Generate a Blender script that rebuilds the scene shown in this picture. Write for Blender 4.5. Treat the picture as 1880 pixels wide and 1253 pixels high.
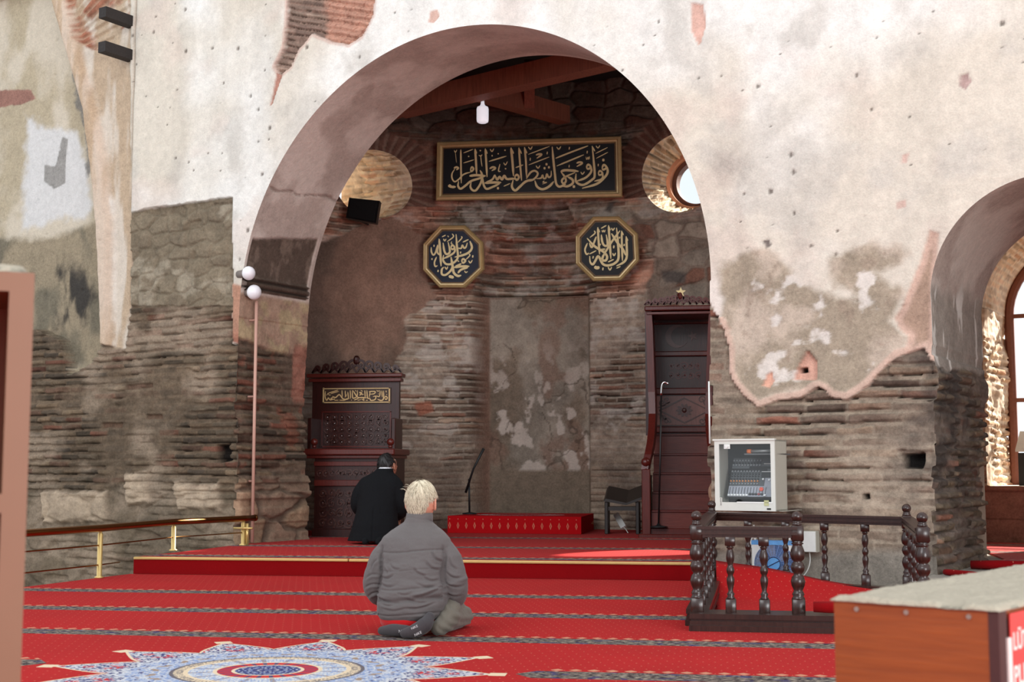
import bpy, math, random
import numpy as np
from mathutils import Vector, Matrix

# ------------------------------------------------------------------ scene, camera, light
for o in list(bpy.data.objects): bpy.data.objects.remove(o)
SC = bpy.context.scene
COL = SC.collection
PITCH = math.atan((862.0-626.5)/2450.0); YAW = math.radians(8.5); EYE = 1.0
cam = bpy.data.cameras.new('camera'); camo = bpy.data.objects.new('camera', cam); COL.objects.link(camo)
cam.sensor_width = 36.0; cam.lens = 2450.0/1880.0*36.0
camo.location = (0, 0, EYE); camo.rotation_euler = (math.pi/2+PITCH, 0, YAW)
cam.dof.use_dof = True; cam.dof.focus_distance = 12.0; cam.dof.aperture_fstop = 5.0
cam.clip_end = 200
SC.camera = camo

world = bpy.data.worlds.new('overcast_sky'); SC.world = world; world.use_nodes = True
bg = world.node_tree.nodes['Background']
bg.inputs[0].default_value = (0.90, 0.95, 1.0, 1); bg.inputs[1].default_value = 1.05

sun = bpy.data.lights.new('sun', 'SUN'); suno = bpy.data.objects.new('sun', sun); COL.objects.link(suno)
sun.energy = 13.0; sun.angle = math.radians(1.2); sun.color = (1.0, 0.93, 0.82)
SUN_AZ = math.radians(42); SUN_EL = math.radians(32)      # azimuth to the right of +Y
sdir = Vector((math.sin(SUN_AZ)*math.cos(SUN_EL), math.cos(SUN_AZ)*math.cos(SUN_EL), math.sin(SUN_EL)))
suno.rotation_euler = sdir.to_track_quat('Z', 'Y').to_euler()

# daylight from the nave's clerestory windows, high on the left behind the viewer
def area(name, loc, target, sx, sy, power, col=(0.96, 0.985, 1.0)):
    l = bpy.data.lights.new(name, 'AREA'); o = bpy.data.objects.new(name, l); COL.objects.link(o)
    l.shape = 'RECTANGLE'; l.size = sx; l.size_y = sy; l.energy = power; l.color = col
    o.location = loc; o.rotation_euler = (Vector(target)-Vector(loc)).to_track_quat('-Z', 'Y').to_euler()
    return o
area('clerestory_daylight', (-7, -3, 8.5), (-3, 12, 2.5), 9, 3, 700)
area('arch_underside_fill', (7, -3.5, 2.2), (-3.5, 14, 2.8), 5, 3.4, 800)  # added unseen low fill, lifts the arch underside and the woodwork
area('chamber_fill', (2.0, 15.0, 3.4), (-3.0, 18.2, 2.4), 1.4, 1.8, 55)  # added unseen fill that brightens the chamber, no opening behind it

SC.view_settings.view_transform = 'Standard'; SC.view_settings.look = 'None'
SC.view_settings.gamma = 1.0; SC.view_settings.use_curve_mapping = False
SC.view_settings.exposure = 0.30

# ------------------------------------------------------------------ measuring helpers
_fw = np.array([-math.sin(YAW)*math.cos(PITCH), math.cos(YAW)*math.cos(PITCH), math.sin(PITCH)])
_rt = np.array([math.cos(YAW), math.sin(YAW), 0.0]); _up = np.cross(_rt, _fw); EYEP = np.array([0, 0, EYE])
def ray(px, py): return _fw + _rt*(px-940)/2450.0 - _up*(py-626.5)/2450.0
def at_z(px, py, z=0.0):
    d = ray(px, py); return EYEP + d*((z-EYE)/d[2])
def at_y(px, py, Y):
    d = ray(px, py); return EYEP + d*(Y/d[1])
def at_plane(px, py, p0, n):
    d = ray(px, py); return EYEP + d*(np.dot(np.asarray(p0)-EYEP, n)/np.dot(d, n))
# the arch wall: a vertical plane through WP, WD along it (to the right), WN into the depth
WR = math.radians(22.5)
WP = np.array([0.035, 12.358, 0.0]); WD = np.array([math.cos(WR), -math.sin(WR), 0]); WN = np.array([math.sin(WR), math.cos(WR), 0])
def wall_uz(px, py):
    q = at_plane(px, py, WP, WN); return float((q-WP)@WD), float(q[2])
def wall_pt(u, z, v=0.0): return WP + WD*u + WN*v + np.array([0, 0, z])
# the apse wall, gently curved in plan
def yback(x): return 19.0 - 0.115*(np.asarray(x)+2.5)**2
def back_xz(px, py):
    Y = 19.0
    for _ in range(12):
        q = at_y(px, py, Y); Y = 0.5*Y+0.5*float(yback(q[0]))
    return float(q[0]), float(q[2])

# ------------------------------------------------------------------ numpy noise
def _h(ix, iy, s):
    n = (ix.astype(np.int64)*374761393 + iy.astype(np.int64)*668265263 + s*1442695041) & 0x7fffffff
    n = ((n ^ (n >> 13))*1274126177) & 0x7fffffff
    n = n ^ (n >> 16)
    return (n & 0xffffff)/float(0xffffff)
def vn(x, y, s=0):
    x = np.asarray(x, float); y = np.asarray(y, float); x, y = np.broadcast_arrays(x, y)
    ix = np.floor(x); iy = np.floor(y); fx = x-ix; fy = y-iy
    fx = fx*fx*(3-2*fx); fy = fy*fy*(3-2*fy)
    a = _h(ix, iy, s); b = _h(ix+1, iy, s); c = _h(ix, iy+1, s); d = _h(ix+1, iy+1, s)
    return (a*(1-fx)+b*fx)*(1-fy)+(c*(1-fx)+d*fx)*fy
def fbm(x, y, s=0, o=4, g=0.5):
    t = 0; a = 1; w = 0
    for i in range(o):
        t = t+a*vn(x*2**i+17.3*i, y*2**i+5.7*i, s+i*31); w += a; a *= g
    return t/w
def sst(a, b, x):
    t = np.clip((x-a)/(b-a), 0, 1); return t*t*(3-2*t)
def lin(r, g, b):
    f = lambda c: (c/255/12.92) if c/255 <= 0.04045 else ((c/255+0.055)/1.055)**2.4
    return np.array([f(r), f(g), f(b)])
def lin4(r, g, b): return tuple(float(v) for v in lin(r, g, b))+(1.0,)
def mixc(c, d, m):
    m = np.asarray(m)[..., None]; return c*(1-m)+d*m
def poly_sd(U, Z, poly):
    """signed distance to a polygon, negative inside"""
    p = np.asarray(poly, float); out = np.full(U.shape, 9.0)
    mg = 0.6
    box = (U > p[:, 0].min()-mg) & (U < p[:, 0].max()+mg) & (Z > p[:, 1].min()-mg) & (Z < p[:, 1].max()+mg)
    if not box.any(): return out
    x = U[box]; y = Z[box]; d = np.full(x.shape, 1e9); ins = np.zeros(x.shape, bool)
    for i in range(len(p)):
        ax, ay = p[i]; bx, by = p[(i+1) % len(p)]
        ex, ey = bx-ax, by-ay; L = ex*ex+ey*ey+1e-12
        t = np.clip(((x-ax)*ex+(y-ay)*ey)/L, 0, 1)
        d = np.minimum(d, (x-ax-t*ex)**2+(y-ay-t*ey)**2)
        if abs(ey) > 1e-9:
            c = ((ay > y) != (by > y)) & (x < ex*(y-ay)/ey+ax); ins ^= c
    r = np.sqrt(d); r[ins] *= -1; out[box] = r
    return out

def bricks(u, z, pitch=0.093, length=0.36, seed=0, wav=0.05):
    """old thin-brick courses: returns brick mask (0..1), relief, three per-brick randoms"""
    zz = z+wav*(fbm(u*0.7, z*0.7, seed+1, 3)-0.5)+0.022*(fbm(u*5, z*5, seed+2, 2)-0.5)
    uu = u+0.05*(fbm(u*3, z*6, seed+3, 2)-0.5)
    row = np.floor(zz/pitch); fz = zz/pitch-row
    rr = _h(row, row*0+3, seed+5)
    ln = length*(0.75+0.6*rr)
    q = uu/ln+rr*7.3; colm = np.floor(q); fu = q-colm
    r1 = _h(colm, row, seed+7); r2 = _h(colm, row, seed+8); r3 = _h(colm, row, seed+9)
    th = 0.50+0.22*r2                                    # part of the pitch filled by the brick
    e = 0.07
    mz = sst(0, e, fz)*sst(th+e, th, fz)
    mu = sst(0, 0.045, fu)*sst(1.0, 0.955, fu)
    m = mz*mu
    return m, fz, r1, r2, r3

def brick_layer(u, z, cols, mort, seed=0, pitch=0.093, length=0.36, erode=0.35, grime=1.0):
    m, fz, r1, r2, r3 = bricks(u, z, pitch, length, seed)
    er = fbm(u*1.3, z*2.2, seed+21, 4)                   # eroded and rendered-over zones
    worn = sst(0.62, 0.46, er)
    f1 = fbm(u*9, z*22, seed+23, 3)
    pal = np.array(cols)
    k = np.clip((r1*len(cols)).astype(int), 0, len(cols)-1)
    cb = pal[k]*(0.58+0.72*r3)[..., None]*(0.75+0.5*f1)[..., None]
    f2 = fbm(u*14, z*14, seed+25, 3)
    cm = np.asarray(mort)*(0.62+0.75*f2)[..., None]
    gap = sst(0.22, 0.0, fz)*(r2 > 0.25)*worn*sst(0.30, 0.45, fbm(u*4+3, z*9, seed+29, 3))      # deep joint under the brick, its shadow also painted into the colour
    h = m*(0.020+0.022*(r3-0.4))*worn + 0.020*(f1-0.5)+0.03*(er-0.5) - 0.045*gap - 0.03*(r1 > 0.955)*m
    mm = m*(0.42+0.58*worn)
    c = mixc(cm, cb, mm)
    c = c*(1-0.66*gap)[..., None]*(0.74+0.52*fbm(u*1.0, z*1.3, seed+33, 5))[..., None]*grime
    return h, c

def rubble_layer(u, z, seed, size=0.28, cols=None, mort=None):
    """irregular stones in mortar (cellular)"""
    x = u/size+0.35*fbm(u*4, z*4, seed, 2); y = z/(size*0.62)+0.35*fbm(u*4+9, z*4, seed+1, 2)
    ix = np.floor(x); iy = np.floor(y); d1 = np.full(x.shape, 9.0); d2 = d1.copy(); idr = np.zeros(x.shape)
    for dx in (-1, 0, 1):
        for dy in (-1, 0, 1):
            cx = ix+dx+0.15+0.7*_h(ix+dx, iy+dy, seed+2); cy = iy+dy+0.15+0.7*_h(ix+dx, iy+dy, seed+3)
            d = np.hypot(x-cx, y-cy); r = _h(ix+dx, iy+dy, seed+4)
            nw = d < d1; d2 = np.where(nw, d1, np.minimum(d2, d)); idr = np.where(nw, r, idr); d1 = np.where(nw, d, d1)
    e = sst(0.03, 0.20, d2-d1)
    pal = np.array(cols); k = np.clip((idr*len(cols)).astype(int), 0, len(cols)-1)
    f = fbm(u*12, z*12, seed+6, 4)
    c = mixc(np.asarray(mort)*(0.6+0.7*f)[..., None], pal[k]*(0.72+0.55*f)[..., None], e)
    h = 0.035*e*(0.5+idr)+0.02*(f-0.5)
    return h, c

# ------------------------------------------------------------------ node materials
class V:
    """tiny expression wrapper around shader sockets"""
    nt = None
    def __init__(s, k): s.k = k
    @staticmethod
    def m(op, *a):
        n = V.nt.nodes.new('ShaderNodeMath'); n.operation = op
        for i, x in enumerate(a):
            if isinstance(x, V): V.nt.links.new(x.k, n.inputs[i])
            else: n.inputs[i].default_value = float(x)
        return V(n.outputs[0])
    def __add__(s, o): return V.m('ADD', s, o)
    __radd__ = __add__
    def __sub__(s, o): return V.m('SUBTRACT', s, o)
    def __rsub__(s, o): return V.m('SUBTRACT', o, s)
    def __mul__(s, o): return V.m('MULTIPLY', s, o)
    __rmul__ = __mul__
    def __truediv__(s, o): return V.m('DIVIDE', s, o)
    def lt(s, o): return V.m('LESS_THAN', s, o)
    def gt(s, o): return V.m('GREATER_THAN', s, o)
    def frac(s): return V.m('FRACT', s)
    def abs(s): return V.m('ABSOLUTE', s)
    def floor(s): return V.m('FLOOR', s)
def vmin(a, b): return V.m('MINIMUM', a, b)
def vmax(a, b): return V.m('MAXIMUM', a, b)
def vmix(f, a, b):
    n = V.nt.nodes.new('ShaderNodeMix'); n.data_type = 'RGBA'
    for s, x in ((n.inputs[0], f), (n.inputs[6], a), (n.inputs[7], b)):
        if isinstance(x, V): V.nt.links.new(x.k, s)
        elif isinstance(x, (int, float)): s.default_value = x
        else: s.default_value = tuple(x) if len(x) == 4 else tuple(x)+(1,)
    return V(n.outputs[2])
def vnoise(vec, scale, detail=3, rough=0.55, out=0, stretch=None):
    n = V.nt.nodes.new('ShaderNodeTexNoise'); n.inputs['Scale'].default_value = scale
    n.inputs['Detail'].default_value = detail; n.inputs['Roughness'].default_value = rough
    if stretch:
        mp = V.nt.nodes.new('ShaderNodeMapping'); mp.inputs['Scale'].default_value = stretch
        V.nt.links.new(vec.k, mp.inputs[0]); vec = V(mp.outputs[0])
    V.nt.links.new(vec.k, n.inputs['Vector']); return V(n.outputs[out])
def objco(): return V(V.nt.nodes.new('ShaderNodeTexCoord').outputs['Object'])
def sep(v):
    n = V.nt.nodes.new('ShaderNodeSeparateXYZ'); V.nt.links.new(v.k, n.inputs[0]); return [V(o) for o in n.outputs]
def ramp(f, *stops):
    n = V.nt.nodes.new('ShaderNodeValToRGB'); cr = n.color_ramp
    while len(cr.elements) < len(stops): cr.elements.new(0.5)
    for e, (p, c) in zip(cr.elements, stops): e.position = p; e.color = tuple(c) if len(c) == 4 else tuple(c)+(1,)
    V.nt.links.new(f.k, n.inputs[0]); return V(n.outputs[0])
def new_mat(name, rough=0.6, metal=0.0, spec=0.5):
    m = bpy.data.materials.new(name); m.use_nodes = True; V.nt = m.node_tree
    b = m.node_tree.nodes['Principled BSDF']
    b.inputs['Roughness'].default_value = rough; b.inputs['Metallic'].default_value = metal
    b.inputs['Specular IOR Level'].default_value = spec
    return m, b
def setc(b, c, inp='Base Color'):
    if isinstance(c, V): V.nt.links.new(c.k, b.inputs[inp])
    else: b.inputs[inp].default_value = tuple(c) if len(c) == 4 else tuple(c)+(1,)
def bump(b, hgt, dist=0.01, strength=0.5):
    n = V.nt.nodes.new('ShaderNodeBump'); n.inputs['Distance'].default_value = dist; n.inputs['Strength'].default_value = strength
    V.nt.links.new(hgt.k, n.inputs['Height']); V.nt.links.new(n.outputs[0], b.inputs['Normal'])
def simple(name, rgb, rough=0.5, metal=0.0, var=0.12, scale=30, spec=0.5, bmp=0.0):
    m, b = new_mat(name, rough, metal, spec); co = objco(); n = vnoise(co, scale)
    c = lin(*rgb); setc(b, vmix(n, tuple(c*(1-var*2)), tuple(np.minimum(c*(1+var*2), 1))))
    if bmp: bump(b, n, bmp, 0.6)
    return m
def wood(name, dark, light, rough=0.35, scale=9, stretch=(8, 8, 0.7), spec=0.5):
    m, b = new_mat(name, rough, 0, spec); co = objco()
    n = vnoise(co, scale, 5, 0.6, stretch=stretch); k = vnoise(co, 2.2, 2)
    setc(b, ramp(n*0.75+k*0.25, (0.30, lin4(*dark)), (0.70, lin4(*light)))); bump(b, n, 0.002, 0.35); return m

def attr_mat(name, rough=0.9, bscale=60, bdist=0.012):
    m, b = new_mat(name, rough, 0, 0.25); co = objco()
    a = V.nt.nodes.new('ShaderNodeAttribute'); a.attribute_name = 'Col'
    n = vnoise(co, bscale, 4, 0.65); n2 = vnoise(co, bscale*0.22, 4, 0.6); n3 = vnoise(co, 34, 8, 0.78); n4 = vnoise(co, 7, 6, 0.7)
    bw = V.nt.nodes.new('ShaderNodeRGBToBW'); V.nt.links.new(a.outputs['Color'], bw.inputs[0])
    mr = V.nt.nodes.new('ShaderNodeMapRange'); mr.inputs['From Min'].default_value = 0.22; mr.inputs['From Max'].default_value = 0.55; mr.inputs['To Min'].default_value = 1.0; mr.inputs['To Max'].default_value = 0.22
    V.nt.links.new(bw.outputs[0], mr.inputs['Value']); grit = V(mr.outputs[0])
    f = (n-0.5)*0.35+(n2-0.5)*0.35+1.0+grit*((n3-0.5)*1.5+(n4-0.5)*0.7)
    f = vmax(f, 0.25)
    g = V.nt.nodes.new('ShaderNodeMix'); g.data_type = 'RGBA'; g.blend_type = 'MULTIPLY'; g.inputs[0].default_value = 1
    V.nt.links.new(a.outputs['Color'], g.inputs[6])
    cb = V.nt.nodes.new('ShaderNodeCombineColor')
    for i in range(3): V.nt.links.new(f.k, cb.inputs[i])
    V.nt.links.new(cb.outputs[0], g.inputs[7]); V.nt.links.new(g.outputs[2], b.inputs['Base Color'])
    bump(b, n*0.4+n2+grit*n3*1.5, bdist, 0.6); return m
M = {}
M['masonry'] = attr_mat('old_masonry')

# ------------------------------------------------------------------ object helpers
def tag(o, label, cat, group=None, kind=None):
    if label: o['label'] = label
    if cat: o['category'] = cat
    if group: o['group'] = group
    if kind: o['kind'] = kind
    return o
def thing(name, label, cat, loc, group=None):
    o = bpy.data.objects.new(name, None); COL.objects.link(o); o.location = loc; o.empty_display_size = 0.1
    return tag(o, label, cat, group)
def world_loc(o):
    v = Vector((0, 0, 0))
    while o is not None: v = v+o.location; o = o.parent
    return v
def link_mesh(name, verts, faces, mat, parent=None, smooth=False, loc=None):
    me = bpy.data.meshes.new(name)
    o = bpy.data.objects.new(name, me)
    verts = np.asarray(verts, float).reshape(-1, 3)
    if parent is not None: off = np.array(world_loc(parent)); o.parent = parent
    else:
        if loc is None: loc = ((verts[:, 0].min()+verts[:, 0].max())/2, (verts[:, 1].min()+verts[:, 1].max())/2, verts[:, 2].min())
        off = np.array(loc); o.location = loc
    me.from_pydata((verts-off).tolist(), [], [tuple(int(i) for i in f) for f in faces])
    if smooth: me.polygons.foreach_set('use_smooth', [True]*len(me.polygons))
    if mat is not None: me.materials.append(mat)
    me.update(); COL.objects.link(o); return o
def grid_obj(name, P, C, mat, keep=None, parent=None, flip=False, smooth=True):
    nv, nu = P.shape[:2]; idx = np.arange(nv*nu).reshape(nv, nu)
    q = np.stack([idx[:-1, :-1], idx[:-1, 1:], idx[1:, 1:], idx[1:, :-1]], -1)
    if flip: q = q[..., ::-1]
    q = q.reshape(-1, 4) if keep is None else q[keep]
    used = np.zeros(nv*nu, bool); used[q.ravel()] = True; remap = np.cumsum(used)-1
    vs = P.reshape(-1, 3)[used]; cs = C.reshape(-1, 3)[used]; q = remap[q]
    me = bpy.data.meshes.new(name); o = bpy.data.objects.new(name, me)
    off = np.zeros(3)
    if parent is not None: o.parent = parent; off = np.array(world_loc(parent))
    me.vertices.add(len(vs)); me.vertices.foreach_set('co', (vs-off).astype(np.float32).ravel())
    me.loops.add(q.size); me.loops.foreach_set('vertex_index', q.astype(np.int32).ravel())
    me.polygons.add(len(q)); me.polygons.foreach_set('loop_start', np.arange(0, q.size, 4, dtype=np.int32))
    try: me.polygons.foreach_set('loop_total', np.full(len(q), 4, np.int32))
    except Exception: pass
    me.update(calc_edges=True)
    if smooth: me.polygons.foreach_set('use_smooth', np.ones(len(q), bool))
    at = me.color_attributes.new('Col', 'FLOAT_COLOR', 'POINT')
    cc = np.ones((len(cs), 4), np.float32); cc[:, :3] = np.clip(cs, 0, 1); at.data.foreach_set('color', cc.ravel())
    me.materials.append(mat); me.validate(); COL.objects.link(o); return o

def catmull(pts, n=6):
    p = [np.asarray(q, float) for q in pts]
    if len(p) < 3:
        return [p[0]+(p[-1]-p[0])*t for t in np.linspace(0, 1, max(2, n))]
    p = [2*p[0]-p[1]]+p+[2*p[-1]-p[-2]]; out = []
    for i in range(1, len(p)-2):
        for k in range(n):
            t = k/n
            out.append(0.5*((2*p[i])+(-p[i-1]+p[i+1])*t+(2*p[i-1]-5*p[i]+4*p[i+1]-p[i+2])*t*t+(-p[i-1]+3*p[i]-3*p[i+1]+p[i+2])*t**3))
    out.append(p[-2]); return out

class MB:
    def __init__(s): s.v = []; s.f = []
    def add(s, vs, fs):
        b = len(s.v); s.v += [tuple(map(float, x)) for x in vs]; s.f += [tuple(b+i for i in f) for f in fs]; return s
    def box(s, c, d, rz=0.0, bev=0.0):
        cx, cy, cz = c; dx, dy, dz = d[0]/2, d[1]/2, d[2]/2; co, si = math.cos(rz), math.sin(rz)
        if bev <= 0:
            L = [(x*dx, y*dy, z*dz) for z in (-1, 1) for x, y in ((-1, -1), (1, -1), (1, 1), (-1, 1))]
            F = [(3, 2, 1, 0), (4, 5, 6, 7), (0, 1, 5, 4), (1, 2, 6, 5), (2, 3, 7, 6), (3, 0, 4, 7)]
        else:
            b = min(bev, dx*0.9, dy*0.9, dz*0.9); L = []
            for z, k in ((-dz, 1), (-dz+b, 0), (dz-b, 0), (dz, 1)):
                i = b if k else 0
                L += [(-dx+i+b*(1-k), -dy+i, z), (dx-i-b*(1-k), -dy+i, z), (dx-i, -dy+i+b*(1-k), z), (dx-i, dy-i-b*(1-k), z),
                      (dx-i-b*(1-k), dy-i, z), (-dx+i+b*(1-k), dy-i, z), (-dx+i, dy-i-b*(1-k), z), (-dx+i, -dy+i+b*(1-k), z)]
            F = [tuple(range(7, -1, -1)), tuple(range(24, 32))]
            for r in range(3):
                for i in range(8): F.append((r*8+i, r*8+(i+1) % 8, r*8+8+(i+1) % 8, r*8+8+i))
        return s.add([(cx+x*co-y*si, cy+x*si+y*co, cz+z) for x, y, z in L], F)
    def obox(s, o, ax, ay, az):
        """box from a corner and three edge vectors"""
        o, ax, ay, az = map(lambda a: np.asarray(a, float), (o, ax, ay, az))
        L = [o, o+ax, o+ax+ay, o+ay, o+az, o+ax+az, o+ax+ay+az, o+ay+az]
        return s.add(L, [(3, 2, 1, 0), (4, 5, 6, 7), (0, 1, 5, 4), (1, 2, 6, 5), (2, 3, 7, 6), (3, 0, 4, 7)])
    def beam(s, a, b, w, h, upv=(0, 0, 1)):
        a = np.asarray(a, float); b = np.asarray(b, float); d = (b-a); d = d/np.linalg.norm(d)
        r = np.cross(d, upv); r = r/np.linalg.norm(r); u = np.cross(r, d)
        return s.obox(a-r*w/2-u*h/2, b-a, r*w, u*h)
    def tube(s, pts, rad, n=10, caps=True):
        pts = [np.asarray(p, float) for p in pts]
        if not hasattr(rad, '__len__'): rad = [rad]*len(pts)
        ref = None; b = len(s.v); F = []
        for i, p in enumerate(pts):
            t = pts[min(i+1, len(pts)-1)]-pts[max(i-1, 0)]; t = t/(np.linalg.norm(t)+1e-12)
            if ref is None:
                ref = np.cross(t, (0, 0, 1));
                if np.linalg.norm(ref) < 1e-3: ref = np.cross(t, (1, 0, 0))
            ref = ref-t*np.dot(ref, t); ref = ref/(np.linalg.norm(ref)+1e-12); q = np.cross(t, ref)
            for k in range(n):
                a = 2*math.pi*k/n; s.v.append(tuple(p+rad[i]*(math.cos(a)*ref+math.sin(a)*q)))
        for i in range(len(pts)-1):
            for k in range(n):
                F.append((b+i*n+k, b+i*n+(k+1) % n, b+(i+1)*n+(k+1) % n, b+(i+1)*n+k))
        if caps: F += [tuple(b+k for k in range(n-1, -1, -1)), tuple(b+(len(pts)-1)*n+k for k in range(n))]
        s.f += F; return s
    def lathe(s, prof, c, n=18, axis='z'):
        """prof: (radius, height) from bottom to top"""
        b = len(s.v); F = []
        for r, z in prof:
            for k in range(n):
                a = 2*math.pi*k/n; x, y = r*math.cos(a), r*math.sin(a)
                v = (x, y, z) if axis == 'z' else ((x, z, y) if axis == 'y' else (z, x, y))
                s.v.append((c[0]+v[0], c[1]+v[1], c[2]+v[2]))
        m = len(prof)
        for i in range(m-1):
            for k in range(n):
                f = (b+i*n+k, b+i*n+(k+1) % n, b+(i+1)*n+(k+1) % n, b+(i+1)*n+k); F.append(f[::-1] if axis == 'y' else f)
        F += [tuple(b+k for k in range(n-1, -1, -1)), tuple(b+(m-1)*n+k for k in range(n))]
        s.f += F; return s
    def ball(s, c, r, n=16, m=10):
        if not hasattr(r, '__len__'): r = (r, r, r)
        b = len(s.v); F = []
        for i in range(m+1):
            th = math.pi*i/m
            for k in range(n):
                a = 2*math.pi*k/n
                s.v.append((c[0]+r[0]*math.sin(th)*math.cos(a), c[1]+r[1]*math.sin(th)*math.sin(a), c[2]-r[2]*math.cos(th)))
        for i in range(m):
            for k in range(n): F.append((b+i*n+k, b+i*n+(k+1) % n, b+(i+1)*n+(k+1) % n, b+(i+1)*n+k))
        s.f += F; return s
    def loft(s, rings, n=28, sup=2.0):
        """rings: (cx, cy, cz, rx, ry) stacked bottom to top"""
        b = len(s.v); F = []
        for cx, cy, cz, rx, ry in rings:
            for k in range(n):
                a = 2*math.pi*k/n; c, q = math.cos(a), math.sin(a)
                s.v.append((cx+rx*math.copysign(abs(c)**(2/sup), c), cy+ry*math.copysign(abs(q)**(2/sup), q), cz))
        for i in range(len(rings)-1):
            for k in range(n): F.append((b+i*n+k, b+i*n+(k+1) % n, b+(i+1)*n+(k+1) % n, b+(i+1)*n+k))
        F += [tuple(b+k for k in range(n-1, -1, -1)), tuple(b+(len(rings)-1)*n+k for k in range(n))]
        s.f += F; return s
    def prism(s, poly, z0, z1):
        n = len(poly); L = [(x, y, z0) for x, y in poly]+[(x, y, z1) for x, y in poly]
        F = [tuple(range(n-1, -1, -1)), tuple(range(n, 2*n))]+[(i, (i+1) % n, n+(i+1) % n, n+i) for i in range(n)]
        return s.add(L, F)
    def slab(s, poly, o, ax, ay, nrm, t):
        """2-D outline on a plane (origin o, axes ax, ay), thickness t along nrm"""
        o, ax, ay, nrm = map(lambda a: np.asarray(a, float), (o, ax, ay, nrm)); n = len(poly)
        L = [o+ax*x+ay*y for x, y in poly]+[o+ax*x+ay*y+nrm*t for x, y in poly]
        F = [tuple(range(n-1, -1, -1)), tuple(range(n, 2*n))]+[(i, (i+1) % n, n+(i+1) % n, n+i) for i in range(n)]
        return s.add(L, F)
    def stroke(s, pts, w, o, ax, ay, nrm, t, tip=0.35, n=5, closed=False):
        """a pen stroke of width w on a plane, tapered at both ends"""
        o, ax, ay, nrm = map(lambda a: np.asarray(a, float), (o, ax, ay, nrm))
        c = np.array(catmull(pts, n)); d = np.gradient(c, axis=0); d = d/(np.linalg.norm(d, axis=1)[:, None]+1e-9)
        k = np.linspace(0, 1, len(c)); wt = np.minimum(1, tip+(1-tip)*np.minimum(k/0.12, (1-k)/0.18)) if not closed else np.ones(len(c))
        e = np.stack([-d[:, 1], d[:, 0]], 1)*(w/2*wt)[:, None]; A = c+e; B = c-e; m = len(c); L = []
        for z in (0.0, t):
            for q in (A, B): L += [o+ax*x+ay*y+nrm*z for x, y in q]
        F = []
        for i in range(m-1):
            F += [(i, i+1, m+i+1, m+i), (2*m+i, 3*m+i, 3*m+i+1, 2*m+i+1), (i, 2*m+i, 2*m+i+1, i+1), (m+i, m+i+1, 3*m+i+1, 3*m+i)]
        F += [(0, m, 3*m, 2*m), (m-1, 3*m-1, 4*m-1, 2*m-1)]
        return s.add(L, F)
    def build(s, name, mat, parent=None, smooth=False, loc=None):
        return link_mesh(name, s.v, s.f, mat, parent, smooth, loc)

def remesh(mb, voxel, smooth=4, displace=None):
    """fuse overlapping pieces into one continuous surface"""
    me = bpy.data.meshes.new('tmp'); me.from_pydata(mb.v, [], mb.f); o = bpy.data.objects.new('tmp', me); COL.objects.link(o)
    r = o.modifiers.new('r', 'REMESH'); r.mode = 'VOXEL'; r.voxel_size = voxel
    if smooth:
        q = o.modifiers.new('s', 'SMOOTH'); q.factor = 0.5; q.iterations = smooth
    dg = bpy.context.evaluated_depsgraph_get(); dg.update()
    m2 = bpy.data.meshes.new_from_object(o.evaluated_get(dg)); m2.update()
    n = len(m2.vertices); co = np.empty(n*3, np.float32); m2.vertices.foreach_get('co', co); co = co.reshape(-1, 3).astype(float)
    nr = np.empty(n*3, np.float32); m2.vertices.foreach_get('normal', nr); nr = nr.reshape(-1, 3).astype(float)
    fs = [tuple(p.vertices) for p in m2.polygons]
    bpy.data.objects.remove(o); bpy.data.meshes.remove(me); bpy.data.meshes.remove(m2)
    if displace is not None: co = co+nr*displace(co, nr)[:, None]
    return co, fs
# ------------------------------------------------------------------ the setting
def structure(o): o['kind'] = 'structure'; return o
UC, ZC, RA = -2.925, 2.74, 2.90          # main arch: centre along the wall, springing height, radius
UR, ZR, RR = 2.93, 2.44, 0.97            # arch on the right
TW, TR = 1.22, 2.0                       # depths of the two openings
def edge_off(side, z, v=0.0):
    """ragged brick edge of the openings below the plaster"""
    z = np.asarray(z, float); k = sst(2.15, 1.75, z)
    row = np.floor(z/0.093)
    r = (0.06*(_h(row, row*0+side, 77)-0.5)+0.12*(fbm(z*1.7+v*0.8, z*0+side*3.1+v, 12, 3)-0.5))*k
    return r+0.05*(fbm(z*0.9, z*0+side*5+1.3, 15, 3)-0.5)
def open_sdf(u, z, uc, zc, R, side):
    off = np.where(u < uc, edge_off(side, z), edge_off(side+1, z))
    return np.where(z > zc, np.hypot(u-uc, z-zc)-R, np.abs(u-uc)-R-off)
def PW(*pts): return [wall_uz(*p) for p in pts]

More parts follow.
